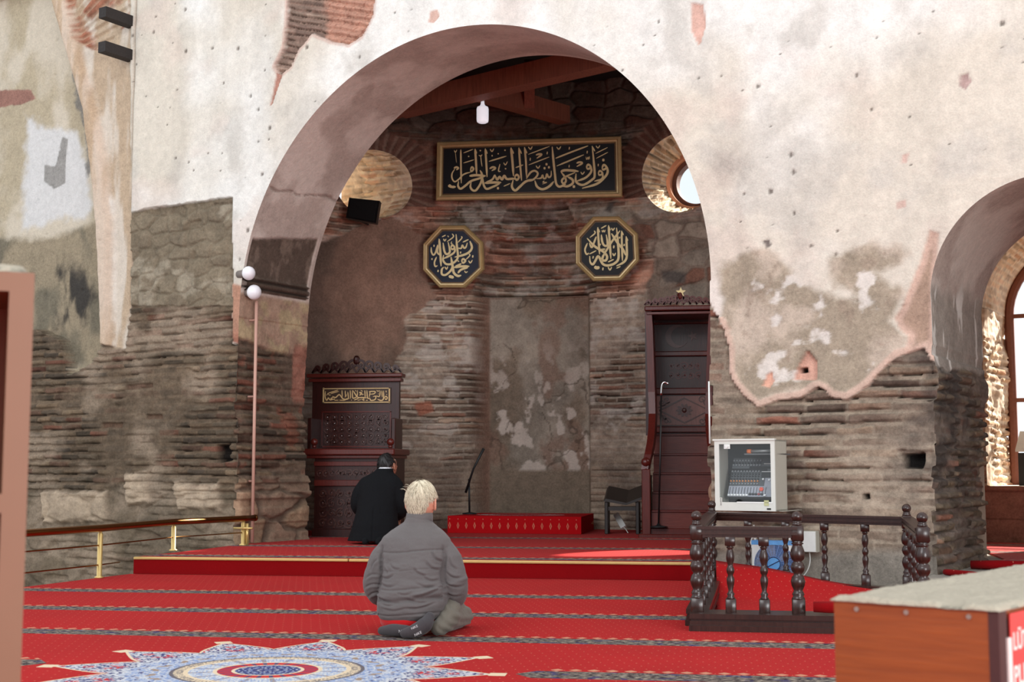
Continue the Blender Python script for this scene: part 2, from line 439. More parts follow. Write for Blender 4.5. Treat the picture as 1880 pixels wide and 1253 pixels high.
BR_DARK = [lin(100, 85, 69), lin(112, 96, 78), lin(90, 77, 64), lin(120, 100, 80), lin(112, 86, 70), lin(106, 92, 76), lin(128, 109, 88), lin(96, 83, 70), lin(122, 82, 66)]
BR_RIGHT = [lin(138, 112, 94), lin(122, 100, 86), lin(150, 128, 108), lin(134, 100, 84), lin(112, 94, 82), lin(150, 124, 102), lin(138, 92, 76), lin(128, 108, 94)]
def front_colors(u, z):
    """colour and relief of the arch wall's face"""
    n0 = fbm(u*0.55, z*0.55, 1, 4); n1 = fbm(u*2.2, z*2.2, 2, 5); n2 = fbm(u*9, z*9, 3, 4); st = fbm(u*5.0, z*0.35, 4, 4)
    c = mixc(lin(226, 223, 217)+0*u[..., None], lin(208, 199, 185), sst(0.40, 0.62, n0))
    c = mixc(c, lin(190, 184, 175), 0.6*sst(0.52, 0.72, n1)); c = mixc(c, lin(208, 190, 178), 0.45*sst(0.56, 0.74, fbm(u*1.4+7, z*1.4, 9, 4)))
    c = c*(0.90+0.2*st)[..., None]*(0.93+0.14*n2)[..., None]
    h = 0.012*(n1-0.5)+0.02*(n0-0.5)
    # little nail holes and pock marks scattered over the plaster
    cell = 0.21; ix = np.floor(u/cell); iz = np.floor(z/cell)
    px_ = (ix+0.15+0.7*_h(ix, iz, 40))*cell; pz_ = (iz+0.15+0.7*_h(ix, iz, 41))*cell
    pr = 0.004+0.018*_h(ix, iz, 43)**3
    pk = sst(pr*1.5, pr*0.6, np.hypot(u-px_, (z-pz_)*0.8))*(_h(ix, iz, 42) > 0.62)
    c = mixc(c, lin(96, 84, 76), 0.8*pk); h = h-0.012*pk
    # ---- patterns used by the bare zones
    hb, cb = brick_layer(u, z, BR_DARK, lin(126, 107, 88), 100, grime=0.68)
    hr, cr = brick_layer(u, z, BR_RIGHT, lin(166, 150, 132), 300, 0.10, 0.42, grime=0.80)
    hs, cs = rubble_layer(u, z, 60, 0.30, [lin(138, 124, 104), lin(128, 114, 96), lin(146, 132, 112), lin(122, 108, 92)], lin(132, 118, 100)); cs = mixc(cs, lin(136, 122, 102)*(0.62+0.75*fbm(u*5, z*7, 66, 5))[..., None], 0.65)
    hs = 0.45*hs+0.05*(fbm(u*3.5, z*4.5, 67, 5)-0.5)-0.03*sst(0.62, 0.70, fbm(u*3.2, z*2.6, 68, 4))
    wob = 0.10*(fbm(u*4, z*4, 50, 3)-0.5)+0.04*(fbm(u*16, z*16, 51, 2)-0.5)
    def zone(poly, soft=0.012, wb=1.0): d = poly_sd(u, z, poly)+wob*wb; return sst(soft, -soft, d), d
    # ---- left pier and left bay
    # plaster bay left of the rib
    bay, _ = zone(PW((-60, -60), (78, -60), (110, 60), (150, 200), (168, 330), (178, 470), (184, 640), (170, 680), (120, 700), (-60, 700)), 0.02, 0.2)
    cbay = mixc(lin(198, 186, 168)+0*c, lin(176, 162, 138), sst(0.45, 0.65, fbm(u*1.7, z*1.2, 61, 4)))
    cbay = mixc(cbay, lin(205, 202, 200), sst(0.0, -0.15, poly_sd(u, z, PW((20, 200), (130, 230), (160, 395), (60, 420), (10, 430)))+wob*2))
    cbay = mixc(cbay, lin(150, 146, 142), zone(PW((60, 300), (78, 300), (92, 248), (100, 250), (96, 330), (75, 342), (58, 325)), 0.012, 0.6)[0])
    cbay = mixc(cbay, lin(120, 116, 112), zone(PW((112, 120), (125, 150), (147, 220), (150, 262), (140, 320), (133, 260), (118, 180)), 0.03, 2.0)[0]*0.85)
    cbay = mixc(cbay, lin(150, 110, 98), zone(PW((-40, 160), (35, 158), (42, 175), (10, 186), (-40, 192)), 0.012, 0.5)[0])
    lowb = sst(0.03, -0.10, poly_sd(u, z, PW((-60, 432), (60, 428), (168, 398), (190, 660), (-60, 720)))+wob)
    cgr = mixc(lin(150, 136, 114)+0*c, lin(118, 110, 94), sst(0.4, 0.6, fbm(u*2.4, z*1.6, 62, 4)))
    soot = sst(0.10, -0.25, poly_sd(u, z, PW((62, 470), (130, 470), (165, 540), (150, 610), (80, 615), (55, 560)))+wob*3)*sst(0.42, 0.62, fbm(u*6, z*2.2, 63, 5))
    cgr = mixc(cgr, lin(62, 58, 54), soot)
    cbay = mixc(cbay, cgr, lowb)
    c = mixc(c, cbay, bay); h = h-0.20*bay
    # rib and pilaster strip
    rib, dr = zone(PW((78, -60), (112, -60), (150, 90), (186, 225), (198, 320), (206, 420), (206, 650), (184, 645), (178, 470), (168, 330), (150, 200), (110, 60)), 0.025, 0.25)
    cri = mixc(lin(204, 184, 166)+0*c, lin(186, 160, 134), sst(0.4, 0.62, fbm(u*7, z*0.8, 64, 4)))
    c = mixc(c, cri, rib); h = h+0.07*rib*sst(0.0, -0.09, dr)
    pil, dp = zone(PW((112, -60), (238, -60), (238, 150), (238, 560), (226, 650), (206, 650), (206, 420), (198, 320), (186, 225), (150, 90)), 0.03, 0.5)
    cpi = mixc(lin(206, 194, 180)+0*c, lin(184, 162, 138), sst(0.42, 0.60, fbm(u*6, z*0.9, 65, 4)))
    c = mixc(c, cpi, pil); h = h-0.05*pil
    grv = sst(0.03, 0.0, np.abs(u-wall_uz(238, 400)[0]+0.02*(n1-0.5)))*(z > 2.3); c = mixc(c, lin(150, 128, 108), 0.7*grv); h = h-0.03*grv
    fan, _ = zone(PW((110, -60), (236, -60), (232, 40), (205, 62), (190, 92), (165, 90), (140, 72)), 0.02, 0.5)
    uf, zf = wall_uz(40, 140); ang = np.arctan2(z-zf, u-uf); fr = np.hypot(u-uf, z-zf)
    fb = ((ang*13) % 1); fm = sst(0.05, 0.2, fb)*sst(0.75, 0.6, fb)
    c = mixc(c, mixc(lin(176, 140, 118)*(0.7+0.6*n2)[..., None], lin(158, 104, 82)*(0.7+0.6*n2)[..., None], fm), fan*sst(0.36, 0.48, n1)); h = h+fan*(-0.03+0.03*fm)
    # stone patch on the pier, bare brick below
    spt, ds = zone(PW((237, 390), (265, 383), (330, 375), (425, 362), (427, 575), (236, 575)), 0.012, 0.35)
    cs2 = mixc(cs, lin(178, 166, 146)*(0.75+0.5*n2)[..., None], 0.6*sst(0.56, 0.66, fbm(u*3, z*3.5, 70, 4)))
    c = mixc(c, cs2*0.84, spt); h = np.where(spt > 0.5, -0.045+hs*1.1, h)
    pnk, _ = zone(PW((425, 520), (470, 530), (480, 640), (425, 628)), 0.02, 0.3)
    c = mixc(c, mixc(lin(178, 134, 112)+0*c, lin(138, 78, 62), sst(0.0, -0.35, z-wall_uz(440, 590)[1])), pnk)
    lb, dl = zone(PW((-80, 1500), (-80, 604), (60, 604), (105, 622), (122, 690), (165, 664), (184, 634), (206, 636), (226, 640), (236, 560), (425, 562), (427, 632), (480, 642), (900, 1500)), 0.015, 0.6)
    base = sst(0.95, 0.55, z+0.5*(n0-0.5))
    hst, cst = rubble_layer(u, z, 80, 0.62, [lin(130, 114, 94), lin(146, 128, 106), lin(118, 104, 88), lin(138, 120, 100)], lin(118, 104, 88)); cst = mixc(cst, cb, 0.45); cst = mixc(cst, lin(126, 112, 94)*(0.55+0.9*fbm(u*3.4, z*5, 84, 5))[..., None], 0.45)
    hst = 0.55*hst+0.5*hb+0.06*(fbm(u*2.2, z*3, 85, 4)-0.5)
    cbl = mixc(cb, cst*0.82, base); hbl = hb*(1-base)+hst*base
    lit = sst(0.52, 0.70, fbm(u*1.1+3, z*1.6, 82, 4)); cbl = mixc(cbl, lin(172, 152, 132)*(0.7+0.5*n2)[..., None], 0.55*lit)
    for q in (((75, 905), (195, 900), (198, 955), (80, 962)), ((225, 870), (270, 866), (272, 925), (232, 930)), ((320, 890), (400, 888), (402, 935), (326, 940))):
        b_, _ = zone(PW(*q), 0.03, 0.8); cbl = mixc(cbl, lin(178, 158, 136)*(0.7+0.6*n2)[..., None], 0.8*b_); hbl = hbl+0.04*b_
    c = mixc(c, cbl, lb); h = np.where(lb > 0.5, -0.045+hbl*1.25, h)
    # ---- right pier
    rb, dd = zone(PW((1296, 540), (1326, 600), (1338, 640), (1337, 680), (1348, 704), (1366, 727), (1391, 750), (1414, 742), (1428, 736), (1468, 731), (1501, 712), (1511, 716), (1528, 731), (1556, 733), (1595, 708), (1615, 685), (1649, 655), (1668, 650), (1696, 638), (1712, 661), (1780, 668), (1780, 1500), (1290, 1500)), 0.008, 0.25)
    stain, _ = zone(PW((1318, 492), (1360, 470), (1405, 455), (1440, 480), (1470, 525), (1530, 545), (1575, 545), (1535, 525), (1518, 478), (1600, 452), (1655, 447), (1675, 468), (1650, 492), (1600, 498), (1640, 522), (1668, 522), (1660, 560), (1640, 590), (1665, 620), (1640, 660), (1600, 706), (1555, 738), (1391, 755), (1340, 705), (1322, 640)), 0.05, 1.2)
    cst2 = mixc(lin(188, 172, 156)+0*c, lin(160, 146, 128), sst(0.40, 0.62, fbm(u*2.6, z*2.6, 90, 5)))
    cst2 = mixc(cst2, lin(212, 204, 196), sst(0.62, 0.72, fbm(u*5.0, z*6.0, 91, 5))*0.9)*(0.86+0.28*n2)[..., None]
    c = mixc(c, cst2, stain*(u > -0.3))
    fleck = sst(0.66, 0.74, fbm(u*7, z*5, 92, 5)); c = mixc(c, lin(150, 132, 116), 0.5*fleck*stain)
    prm = sst(0.075, 0.045, np.abs(dd))*(u > -0.2)*(z > 1.3)*(z < 2.4)*(dd > 0); c = mixc(c, lin(198, 170, 154)*(0.85+0.3*n2)[..., None], prm); h = h+0.012*prm
    pst, dpst = zone(PW((1708, 425), (1690, 480), (1673, 520), (1655, 560), (1640, 585), (1650, 605), (1668, 618), (1662, 650), (1700, 640), (1716, 664), (1722, 430)), 0.012, 0.3)
    c = mixc(c, mixc(lin(198, 168, 152)*(0.82+0.36*n2)[..., None], lin(164, 138, 120)*(0.8+0.4*n2)[..., None], sst(-0.03, -0.08, dpst)), pst); h = h-0.02*pst
    rbase = sst(0.34, 0.24, z+0.2*(n1-0.5))
    cr2 = mixc(cr, lin(172, 156, 138)*(0.75+0.5*n2)[..., None], 0.5*sst(0.54, 0.7, fbm(u*1.8, z*2.4, 93, 4)))
    cr2 = mixc(cr2, lin(84, 74, 68), 0.75*sst(1.35, 2.0, u+0.6*(n1-0.5))*sst(0.35, 0.6, fbm(u*3, z*4, 94, 4)))
    cr2 = mixc(cr2, lin(136, 128, 118)*(0.75+0.5*n2)[..., None]*(0.7+0.6*n1)[..., None], rbase)
    hr2 = hr*(1-rbase)
    c = mixc(c, cr2, rb); h = np.where(rb > 0.5, -0.035+hr2*1.35, h)
    # ---- exposed patches high on the wall, single holes
    p1, d1 = zone(PW((527, -60), (692, -60), (684, 28), (662, 66), (640, 80), (612, 76), (572, 60), (548, 92), (533, 122), (515, 135), (504, 122), (522, 84), (526, 40)), 0.012, 0.35)
    ub, zb = wall_uz(560, 150); ga = np.arctan2(z-zb, u-ub); fb2 = (ga*9+0.4*n1) % 1; red = sst(-0.05, 0.12, u-wall_uz(588, 40)[0]+wob*2)
    cg = brick_layer(u, z+u*0.30, [lin(150, 126, 112), lin(168, 144, 128), lin(136, 112, 100)], lin(150, 124, 110), 410, 0.075, 0.5)
    cred = mixc(lin(188, 142, 122)*(0.75+0.5*n2)[..., None], lin(150, 92, 74)*(0.8+0.4*n2)[..., None], sst(0.10, 0.0, fb2))
    c = mixc(c, mixc(cg[1], cred, red), p1); h = np.where(p1 > 0.5, -0.05+cg[0], h)
    c = mixc(c, lin(198, 164, 150), 0.7*sst(0.05, 0.02, np.abs(d1))*(d1 > 0))
    for q, col, dep in ((((1270, 5), (1290, 8), (1296, 45), (1284, 85), (1268, 55)), (206, 168, 154), 0.02), (((508, 135), (517, 138), (500, 190), (495, 196)), (176, 128, 112), 0.02),
                        (((790, 20), (803, 17), (806, 30), (795, 42), (786, 40)), (206, 172, 158), 0.01), (((1763, 140), (1776, 135), (1783, 150), (1772, 165), (1762, 158)), (176, 150, 144), 0.015),
                        (((1408, 688), (1416, 684), (1420, 700), (1412, 712), (1400, 708)), (222, 172, 150), 0.03), (((1467, 668), (1482, 643), (1500, 665), (1498, 698), (1456, 698)), (206, 162, 144), 0.05),
                        (((1468, 676), (1478, 675), (1480, 683), (1466, 684)), (24, 20, 18), 0.12), (((1655, 835), (1695, 832), (1692, 862), (1660, 860)), (26, 23, 22), 0.16), (((1583, 908), (1592, 907), (1593, 917), (1584, 918)), (26, 23, 22), 0.1),
                        (((392, 818), (416, 815), (420, 846), (396, 850)), (30, 24, 20), 0.12), (((1400, 442), (1412, 440), (1416, 450), (1408, 456)), (120, 110, 104), 0.01),
                        (((1645, 372), (1662, 368), (1664, 380), (1648, 384)), (196, 170, 158), 0.006), (((1655, 285), (1670, 280), (1666, 300), (1655, 300)), (200, 172, 160), 0.006)):
        m_, _ = zone(PW(*q), 0.008, 0.12); c = mixc(c, lin(*col)*(0.85+0.3*n2)[..., None], m_); h = h-dep*m_
    # grey bloom near the springing on the right
    gb = sst(0.32, 0.0, np.hypot(u-wall_uz(1338, 300)[0], (z-wall_uz(1338, 300)[1])*1.1)+wob*2); c = mixc(c, lin(158, 148, 142)*(0.85+0.3*n2)[..., None], 0.55*gb)
    tr = sst(0.16, 0.02, np.abs(u-wall_uz(1345, 400)[0]+(z-3)*0.12))*sst(1.1, 0.2, np.abs(z-2.9)); h = h-0.03*tr
    return h, c

def build_front():
    u = np.arange(-10.9, 4.9, 0.0205); z = np.arange(-0.75, 7.45, 0.0118)
    U, Z = np.meshgrid(u, z)
    s1 = open_sdf(U, Z, UC, ZC, RA, 0); s2 = open_sdf(U, Z, UR, ZR, RR, 2)
    h, c = front_colors(U, Z)
    for s, uc, zc, R, sd in ((s1, UC, ZC, RA, 0), (s2, UR, ZR, RR, 2)):
        ins = s < 0
        a = np.where(Z > zc, np.arctan2(Z-zc, U-uc), 0)
        U = np.where(ins & (Z > zc), uc+R*np.cos(a), np.where(ins, uc+np.sign(U-uc)*(R+np.where(U < uc, edge_off(sd, Z), edge_off(sd+1, Z))), U))
        Z = np.where(ins & (Z > zc), zc+R*np.sin(a), Z)
        h = h*sst(0.0, 0.05, s)
    i1 = (s1 < 0) | (s2 < 0)
    keep = ~(i1[:-1, :-1] & i1[:-1, 1:] & i1[1:, 1:] & i1[1:, :-1])
    P = WP + U[..., None]*WD - h[..., None]*WN + np.stack([0*Z, 0*Z, Z], -1)
    o = grid_obj('wall_front', P, c, M['masonry'], keep); structure(o)
    # masonry above the picture and to both sides, plain
    mb = MB()
    for a, b, z0, z1 in ((-16, 9, 7.4, 8.8), (4.85, 9, -0.75, 7.4), (-16, -10.85, -0.75, 7.4)):
        mb.obox(wall_pt(a, z0, 0.02), WD*(b-a), WN*0.9, (0, 0, z1-z0))
    e = mb.build('masonry_extension', simple('plain_plaster', (200, 188, 174), 0.9, var=0.1, scale=3), o)
    return o

def reveal(name, uc, zc, R, T, side, colors, parent, right=True, zlo=-0.75):
    """the inside surface of an opening: jamb, intrados, jamb"""
    zs = np.arange(zlo, zc, 0.014); aa = np.linspace(math.pi, 0, int(math.pi*R/0.018))
    b = np.concatenate([np.stack([np.full(zs.shape, uc-R), zs], 1), np.stack([uc+R*np.cos(aa), zc+R*np.sin(aa)], 1), np.stack([np.full(zs.shape, uc+R), zs[::-1]], 1)])
    sd = np.concatenate([np.full(zs.shape, -1), np.zeros(aa.shape), np.full(zs.shape, 1)])
    nrm = np.concatenate([np.tile([1., 0], (len(zs), 1)), np.stack([-np.cos(aa), -np.sin(aa)], 1), np.tile([-1., 0], (len(zs), 1))])
    v = np.arange(0, T+0.001, 0.02)
    SB, VV = np.meshgrid(np.arange(len(b)), v, indexing='ij')
    u = b[SB, 0]; z = b[SB, 1]; sdd = sd[SB]
    off = np.where(sdd < 0, edge_off(side, z, 0), np.where(sdd > 0, edge_off(side+1, z, 0), 0))
    u = u+np.where(sdd < 0, -off, off)
    h, c = colors(u, z, VV, sdd)
    h = h*sst(0, 0.04, VV)
    N = nrm[SB]; u = u+N[..., 0]*h; z = z+N[..., 1]*h
    P = WP + u[..., None]*WD + VV[..., None]*WN + np.stack([0*z, 0*z, z], -1)
    return grid_obj(name, P, c, M['masonry'], None, parent, flip=True)

def main_reveal_colors(u, z, v, s):
    a = v; n1 = fbm(a*2.2, z*2.2+u, 200, 5); n2 = fbm(a*9, z*9+u*2, 201, 4); st = fbm(a*4+u*2, z*0.8, 202, 4)
    c = mixc(lin(212, 199, 188)+0*u[..., None], lin(188, 172, 161), sst(0.42, 0.64, n1))*(0.88+0.22*st)[..., None]
    h = 0.012*(n1-0.5)
    crk = sst(0.03, 0.0, np.abs(np.hypot(u-UC, z-ZC)-RA+0)*0+np.abs(np.arctan2(z-ZC, u-UC)-2.62+0.08*(n1-0.5)+0.03*a)*2.9)*(z > ZC); c = mixc(c, lin(116, 92, 80), 0.6*crk*(n2 > 0.4)); h = h-0.006*crk
    zt = 3.72+0.0*a+0.05*(n1-0.5)
    L = (u < UC)
    drk = sst(0.02, -0.02, z-zt+0.02*(n2-0.5)-0.16*(a/TW-0.5))*(a > 0.05)*(a < TW-0.07)*L*(z > 3.05)
    c = mixc(c, mixc(lin(92, 78, 68)+0*c, lin(120, 104, 92), sst(0.5, 0.66, fbm(a*10, z*6, 205, 4))), drk); h = h-0.012*drk
    led = sst(0.085, 0.06, np.abs(z-3.14))*L*(a < TW-0.05); lin2 = sst(0.018, 0.006, np.abs(z-3.10))+sst(0.018, 0.006, np.abs(z-3.18))
    c = mixc(c, lin(84, 68, 58), 0.8*led); c = mixc(c, lin(40, 32, 28), 0.7*led*np.clip(lin2, 0, 1)); h = h+0.045*led-0.05*led*np.clip(lin2, 0, 1)
    pl = sst(3.06, 3.0, z); tan_ = mixc(lin(166, 138, 118)+0*c, lin(176, 156, 124), sst(0.48, 0.64, fbm(a*5, z*5, 206, 5)))*(0.78+0.44*n2)[..., None]
    c = mixc(c, tan_, pl*L); h = h+pl*L*0.03*(n2-0.5)
    hb, cb = brick_layer(a*1.0+u*0.2+3, z, BR_DARK+[lin(128, 84, 68)], lin(126, 106, 90), 220, grime=0.70)
    bm = sst(0.03, -0.03, z-2.45+0.18*(n1-0.5)+0.10*(a/TW)); 
    bm = np.where(L, bm, sst(0.03, -0.03, z-2.1+0.3*(n1-0.5)))
    c = mixc(c, cb, bm); h = h*(1-bm)+bm*(hb*1.3-0.03)
    rp = sst(0.02, -0.02, np.abs(a-TW+0.10)-0.13+0.10*(n1-0.5))*sst(0.05, -0.05, np.abs(z-2.15)-0.33+0.15*(n1-0.5))*L
    c = mixc(c, lin(150, 104, 88)*(0.8+0.4*n2)[..., None], rp)
    red = sst(0.56, 0.68, fbm(a*3+5, z*3, 208, 4))*bm; c = mixc(c, lin(140, 82, 64)*(0.7+0.6*n2)[..., None], 0.55*red)
    base = sst(0.95, 0.75, z+0.15*(n1-0.5)); hs, cs = rubble_layer(a+u, z, 230, 0.6, [lin(160, 130, 106), lin(150, 124, 100), lin(136, 112, 94)], lin(110, 92, 78))
    c = mixc(c, cs, base); h = h*(1-base)+base*(hs+0.03)
    return h, c
def right_reveal_colors(u, z, v, s):
    a = v; n1 = fbm(a*2.2, z*2.2+u, 240, 5); n2 = fbm(a*9, z*9, 241, 4)
    c = mixc(lin(196, 184, 174)+0*u[..., None], lin(172, 156, 146), sst(0.42, 0.64, n1))
    gz = sst(0.08, -0.12, z-2.55-0.12*(a/TR)+0.5*(n1-0.5)); c = mixc(c, lin(150, 140, 130)*(0.8+0.4*n2)[..., None], gz)
    c = mixc(c, lin(206, 200, 192), gz*sst(0.60, 0.70, fbm(a*7, z*2.4, 244, 4)))
    h = 0.012*(n1-0.5)
    hb, cb = brick_layer(a+u*0.3, z, BR_DARK, lin(118, 104, 94), 260)
    bm = sst(0.02, -0.02, z-1.84-0.12*(n1-0.5)-0.10*(a/TR))
    sk = sst(0.40, 0.56, fbm(a*1.8, z*2.2, 262, 4))*sst(0.55, 1.0, z)
    cb = mixc(cb, lin(70, 62, 58)*(0.6+0.8*n2)[..., None], 0.85*sk)
    c = mixc(c, cb, bm); h = h*(1-bm)+bm*(hb*1.8-0.02+0.10*(fbm(a*1.6, z*1.6, 263, 4)-0.5))
    return h, c

wall_front = build_front()
reveal('arch_reveal', UC, ZC, RA, TW, 0, main_reveal_colors, wall_front)
reveal('arch_reveal', UR, ZR, RR, TR, 2, right_reveal_colors, wall_front)

# ---- apse wall with the two round windows and the niche
LWX, LWZ, LWR = (*back_xz(688, 338), 0.50)
RWX, RWZ, RWR = (*back_xz(1252, 316), 0.57)
SWX, SWZ, SWR = 2.06, 2.97, 0.64             # a third opening behind the right pier
def PB(*pts): return [back_xz(*p) for p in pts]
NL, NR = back_xz(893, 740)[0], back_xz(1081, 740)[0]
NE = back_xz(862, 740)[0]; NT = back_xz(960, 542)[1]; NTT = back_xz(960, 372)[1]
def back_colors(x, z):
    n0 = fbm(x*0.7, z*0.7, 500, 4); n1 = fbm(x*2.4, z*2.4, 501, 5); n2 = fbm(x*9, z*9, 502, 4)
    BB = [lin(154, 126, 106), lin(138, 114, 98), lin(170, 146, 126), lin(150, 112, 94), lin(126, 106, 92), lin(162, 134, 114)]
    hb, c = brick_layer(x, z, BB, lin(176, 160, 144), 510, 0.088, 0.36); h = hb*1.9
    c = c*(0.50+0.95*fbm(x*1.5+2, z*1.5, 515, 5))[..., None]
    rd = sst(3.3, 3.7, z)*sst(0.44, 0.60, fbm(x*2.2, z*3.0, 516, 4)); c = mixc(c, c*np.array([1.25, 0.86, 0.78]), rd)
    wm = sst(0.55, 0.66, fbm(x*3.5, z*4.5, 512, 4)); c = mixc(c, lin(212, 202, 192)*(0.75+0.5*n2)[..., None], 0.42*wm)
    wob = 0.16*(fbm(x*3.5, z*3.5, 520, 3)-0.5)
    def zone(poly, soft=0.02, wb=1.0): d = poly_sd(x, z, poly)+wob*wb; return sst(soft, -soft, d), d
    # rubble in the upper right and everywhere high up
    hs, cs = rubble_layer(x, z, 530, 0.36, [lin(156, 140, 126), lin(142, 124, 110), lin(170, 152, 136), lin(146, 104, 88)], lin(150, 130, 116))
    rz, _ = zone(PB((1150, 385), (1200, 400), (1420, 390), (1420, 640), (1180, 560), (1200, 480), (1170, 440)), 0.05, 2); c = mixc(c, cs, rz); h = h*(1-rz)+hs*rz
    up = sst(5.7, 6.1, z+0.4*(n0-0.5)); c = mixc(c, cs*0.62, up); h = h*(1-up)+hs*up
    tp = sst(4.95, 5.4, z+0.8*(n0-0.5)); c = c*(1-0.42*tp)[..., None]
    # brown render on the left
    pl, dp = zone(PB((480, 470), (640, 425), (720, 400), (772, 440), (800, 545), (748, 590), (738, 640), (700, 700), (480, 720)), 0.02, 1.2)
    cp = mixc(lin(140, 116, 101)+0*c, lin(164, 130, 112), sst(0.45, 0.62, fbm(x*1.6, z*0.9, 535, 4)))*(0.8+0.4*n2)[..., None]*(0.62+0.76*fbm(x*2.2, z*0.9, 536, 5))[..., None]
    dk = sst(-4.9, -5.5, x+0.3*(n1-0.5)); cp = mixc(cp, lin(96, 78, 70), 0.7*dk)
    c = mixc(c, cp, pl); h = h*(1-pl)+pl*(0.02+0.012*(n1-0.5))
    # lower grey plaster band
    lo = sst(1.35, 1.05, z+0.35*(n1-0.5)); cl = mixc(lin(150, 132, 114)+0*c, lin(116, 100, 88), sst(0.42, 0.6, n1))*(0.8+0.4*n2)[..., None]
    c = mixc(c, cl, 0.75*lo); h = h*(1-0.6*lo)
    # flat niche, corbelled head
    inn = sst(NE-0.02, NL+0.02, x)*sst(NR+0.025, NR-0.025, x)*sst(NT+0.04, NT-0.02, z)
    cn = mixc(lin(158, 146, 132)+0*c, lin(138, 122, 106), sst(0.42, 0.6, fbm(x*2, z*1.7, 540, 5)))*(0.78+0.44*n2)[..., None]
    cn = cn*(0.58+0.84*fbm(x*1.8, z*1.5, 545, 5))[..., None]; cn = mixc(cn, lin(140, 108, 92), 0.6*sst(0.54, 0.68, fbm(x*2.6+4, z*2.2, 541, 4)))
    wf = sst(0.56, 0.66, fbm(x*6, z*5, 542, 6)+0.05*sst(2.4, 1.2, z))*sst(3.2, 1.8, z); cn = mixc(cn, lin(206, 192, 180), 0.85*wf)
    crk = sst(0.012, 0.004, np.abs(fbm(x*1.6, z*1.6, 543, 4)-0.5)); cn = mixc(cn, lin(84, 70, 60), 0.6*crk)
    cn = mixc(cn, lin(132, 116, 100)*(0.8+0.4*n2)[..., None], sst(1.02, 0.95, z))
    sidec = lin(140, 108, 92)*(0.8+0.4*n2)[..., None]
    cn = mixc(cn, sidec, sst(NL+0.03, NL-0.03, x))
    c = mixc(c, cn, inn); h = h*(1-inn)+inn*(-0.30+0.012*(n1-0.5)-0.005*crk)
    t = (z-NT)/(NTT-NT); xm = (NL+NR)/2; hw = (NR-NE)/2*np.clip(1.02-0.55*np.clip(t, 0, 1)**1.5, 0.05, 1)
    k = (t > 0)*(t < 1.0); rowp = 0.155; rw = np.floor((z-NT)/rowp); fr = (z-NT)/rowp-rw
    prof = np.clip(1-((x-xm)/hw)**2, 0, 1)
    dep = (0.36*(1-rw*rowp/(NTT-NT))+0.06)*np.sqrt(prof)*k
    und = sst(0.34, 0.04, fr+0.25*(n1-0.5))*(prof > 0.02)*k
    h = h-dep-0.10*und; c = mixc(c, mixc(c, lin(104, 82, 72)*(0.7+0.6*n2)[..., None], 0.5), (prof > 0.02)*k*sst(0.5, 0.35, fbm(x*1.5, rw*3.3, 544, 2))); c = c*(1-0.35*und)[..., None]  # undersides of the corbel rows get their shade darkened into the colour
    # brick voussoirs round the windows
    for wx, wz, wr in ((LWX, LWZ, LWR), (RWX, RWZ, RWR)):
        rr = np.hypot(x-wx, z-wz); an = np.arctan2(z-wz, x-wx); q = (an*wr/0.085) % 1
        vm = sst(0.08, 0.2, q)*sst(0.80, 0.68, q); ring = sst(wr+0.36, wr+0.30, rr+0.1*(_h(np.floor(an*wr/0.085), np.floor(an*0), 9)-0.5))*(z > wz-0.30)
        cv = mixc(lin(136, 108, 94)*(0.7+0.6*n2)[..., None], lin(116, 82, 70)*(0.6+0.7*n2)[..., None], vm)
        c = mixc(c, cv, ring); h = h*(1-ring)+ring*(0.02*vm)
    m_, _ = zone(PB((760, 742), (790, 738), (797, 755), (770, 764)), 0.02, 0.2); c = mixc(c, lin(176, 118, 96), m_)
    for q in (((1118, 370), (1130, 372), (1122, 392), (1108, 388)), ((1216, 500), (1260, 502), (1255, 520), (1222, 520))):
        m_, _ = zone(PB(*q), 0.03, 0.5); c = mixc(c, lin(108, 98, 92), m_)
    return h, c
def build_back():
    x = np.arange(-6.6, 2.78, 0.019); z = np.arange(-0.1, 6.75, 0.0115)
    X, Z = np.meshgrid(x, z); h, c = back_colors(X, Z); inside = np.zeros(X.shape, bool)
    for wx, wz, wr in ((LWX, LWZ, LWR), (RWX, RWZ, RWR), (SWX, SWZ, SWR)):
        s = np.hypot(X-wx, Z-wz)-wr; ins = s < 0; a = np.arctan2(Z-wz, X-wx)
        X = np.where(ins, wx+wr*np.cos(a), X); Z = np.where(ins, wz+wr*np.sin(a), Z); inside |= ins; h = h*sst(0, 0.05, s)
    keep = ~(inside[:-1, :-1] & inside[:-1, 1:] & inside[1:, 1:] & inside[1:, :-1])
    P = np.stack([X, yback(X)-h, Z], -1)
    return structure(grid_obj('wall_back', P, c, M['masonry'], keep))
wall_back = build_back()

def tunnel(wx, wz, wr, az, depth, shrink, seed, cols, mort, name='window_reveal'):
    th = np.linspace(0, 2*math.pi, 150); t = np.arange(0, depth+0.001, 0.02)
    TH, T = np.meshgrid(th, t, indexing='ij'); k = 1-shrink*T/depth
    ax = np.array([math.sin(az), math.cos(az), 0.0])
    n2 = fbm(np.cos(TH)*4+T*5, np.sin(TH)*4, seed, 4)
    hb, c = brick_layer(T*1.0+seed, (TH % (2*math.pi))*wr, cols, mort, seed+3, 0.085, 0.24, 0.1)
    rad = wr*k-(hb*1.5+0.05*(n2-0.5))*sst(0, 0.08, T)*sst(depth, depth-0.08, T)
    x0 = wx+rad*np.cos(TH); P = np.stack([x0+ax[0]*T, yback(wx+wr*np.cos(TH))*(1-T/depth)+float(yback(wx))*(T/depth)+ax[1]*T, wz+rad*np.sin(TH)], -1)
    return grid_obj(name, P, c, M['masonry'], None, wall_back), ax
TUNC = [lin(226, 198, 162), lin(214, 180, 146), lin(232, 208, 176), lin(208, 166, 134)]
tunnel(LWX, LWZ, LWR, math.radians(-64), 1.55, -0.40, 600, TUNC, lin(236, 220, 196))
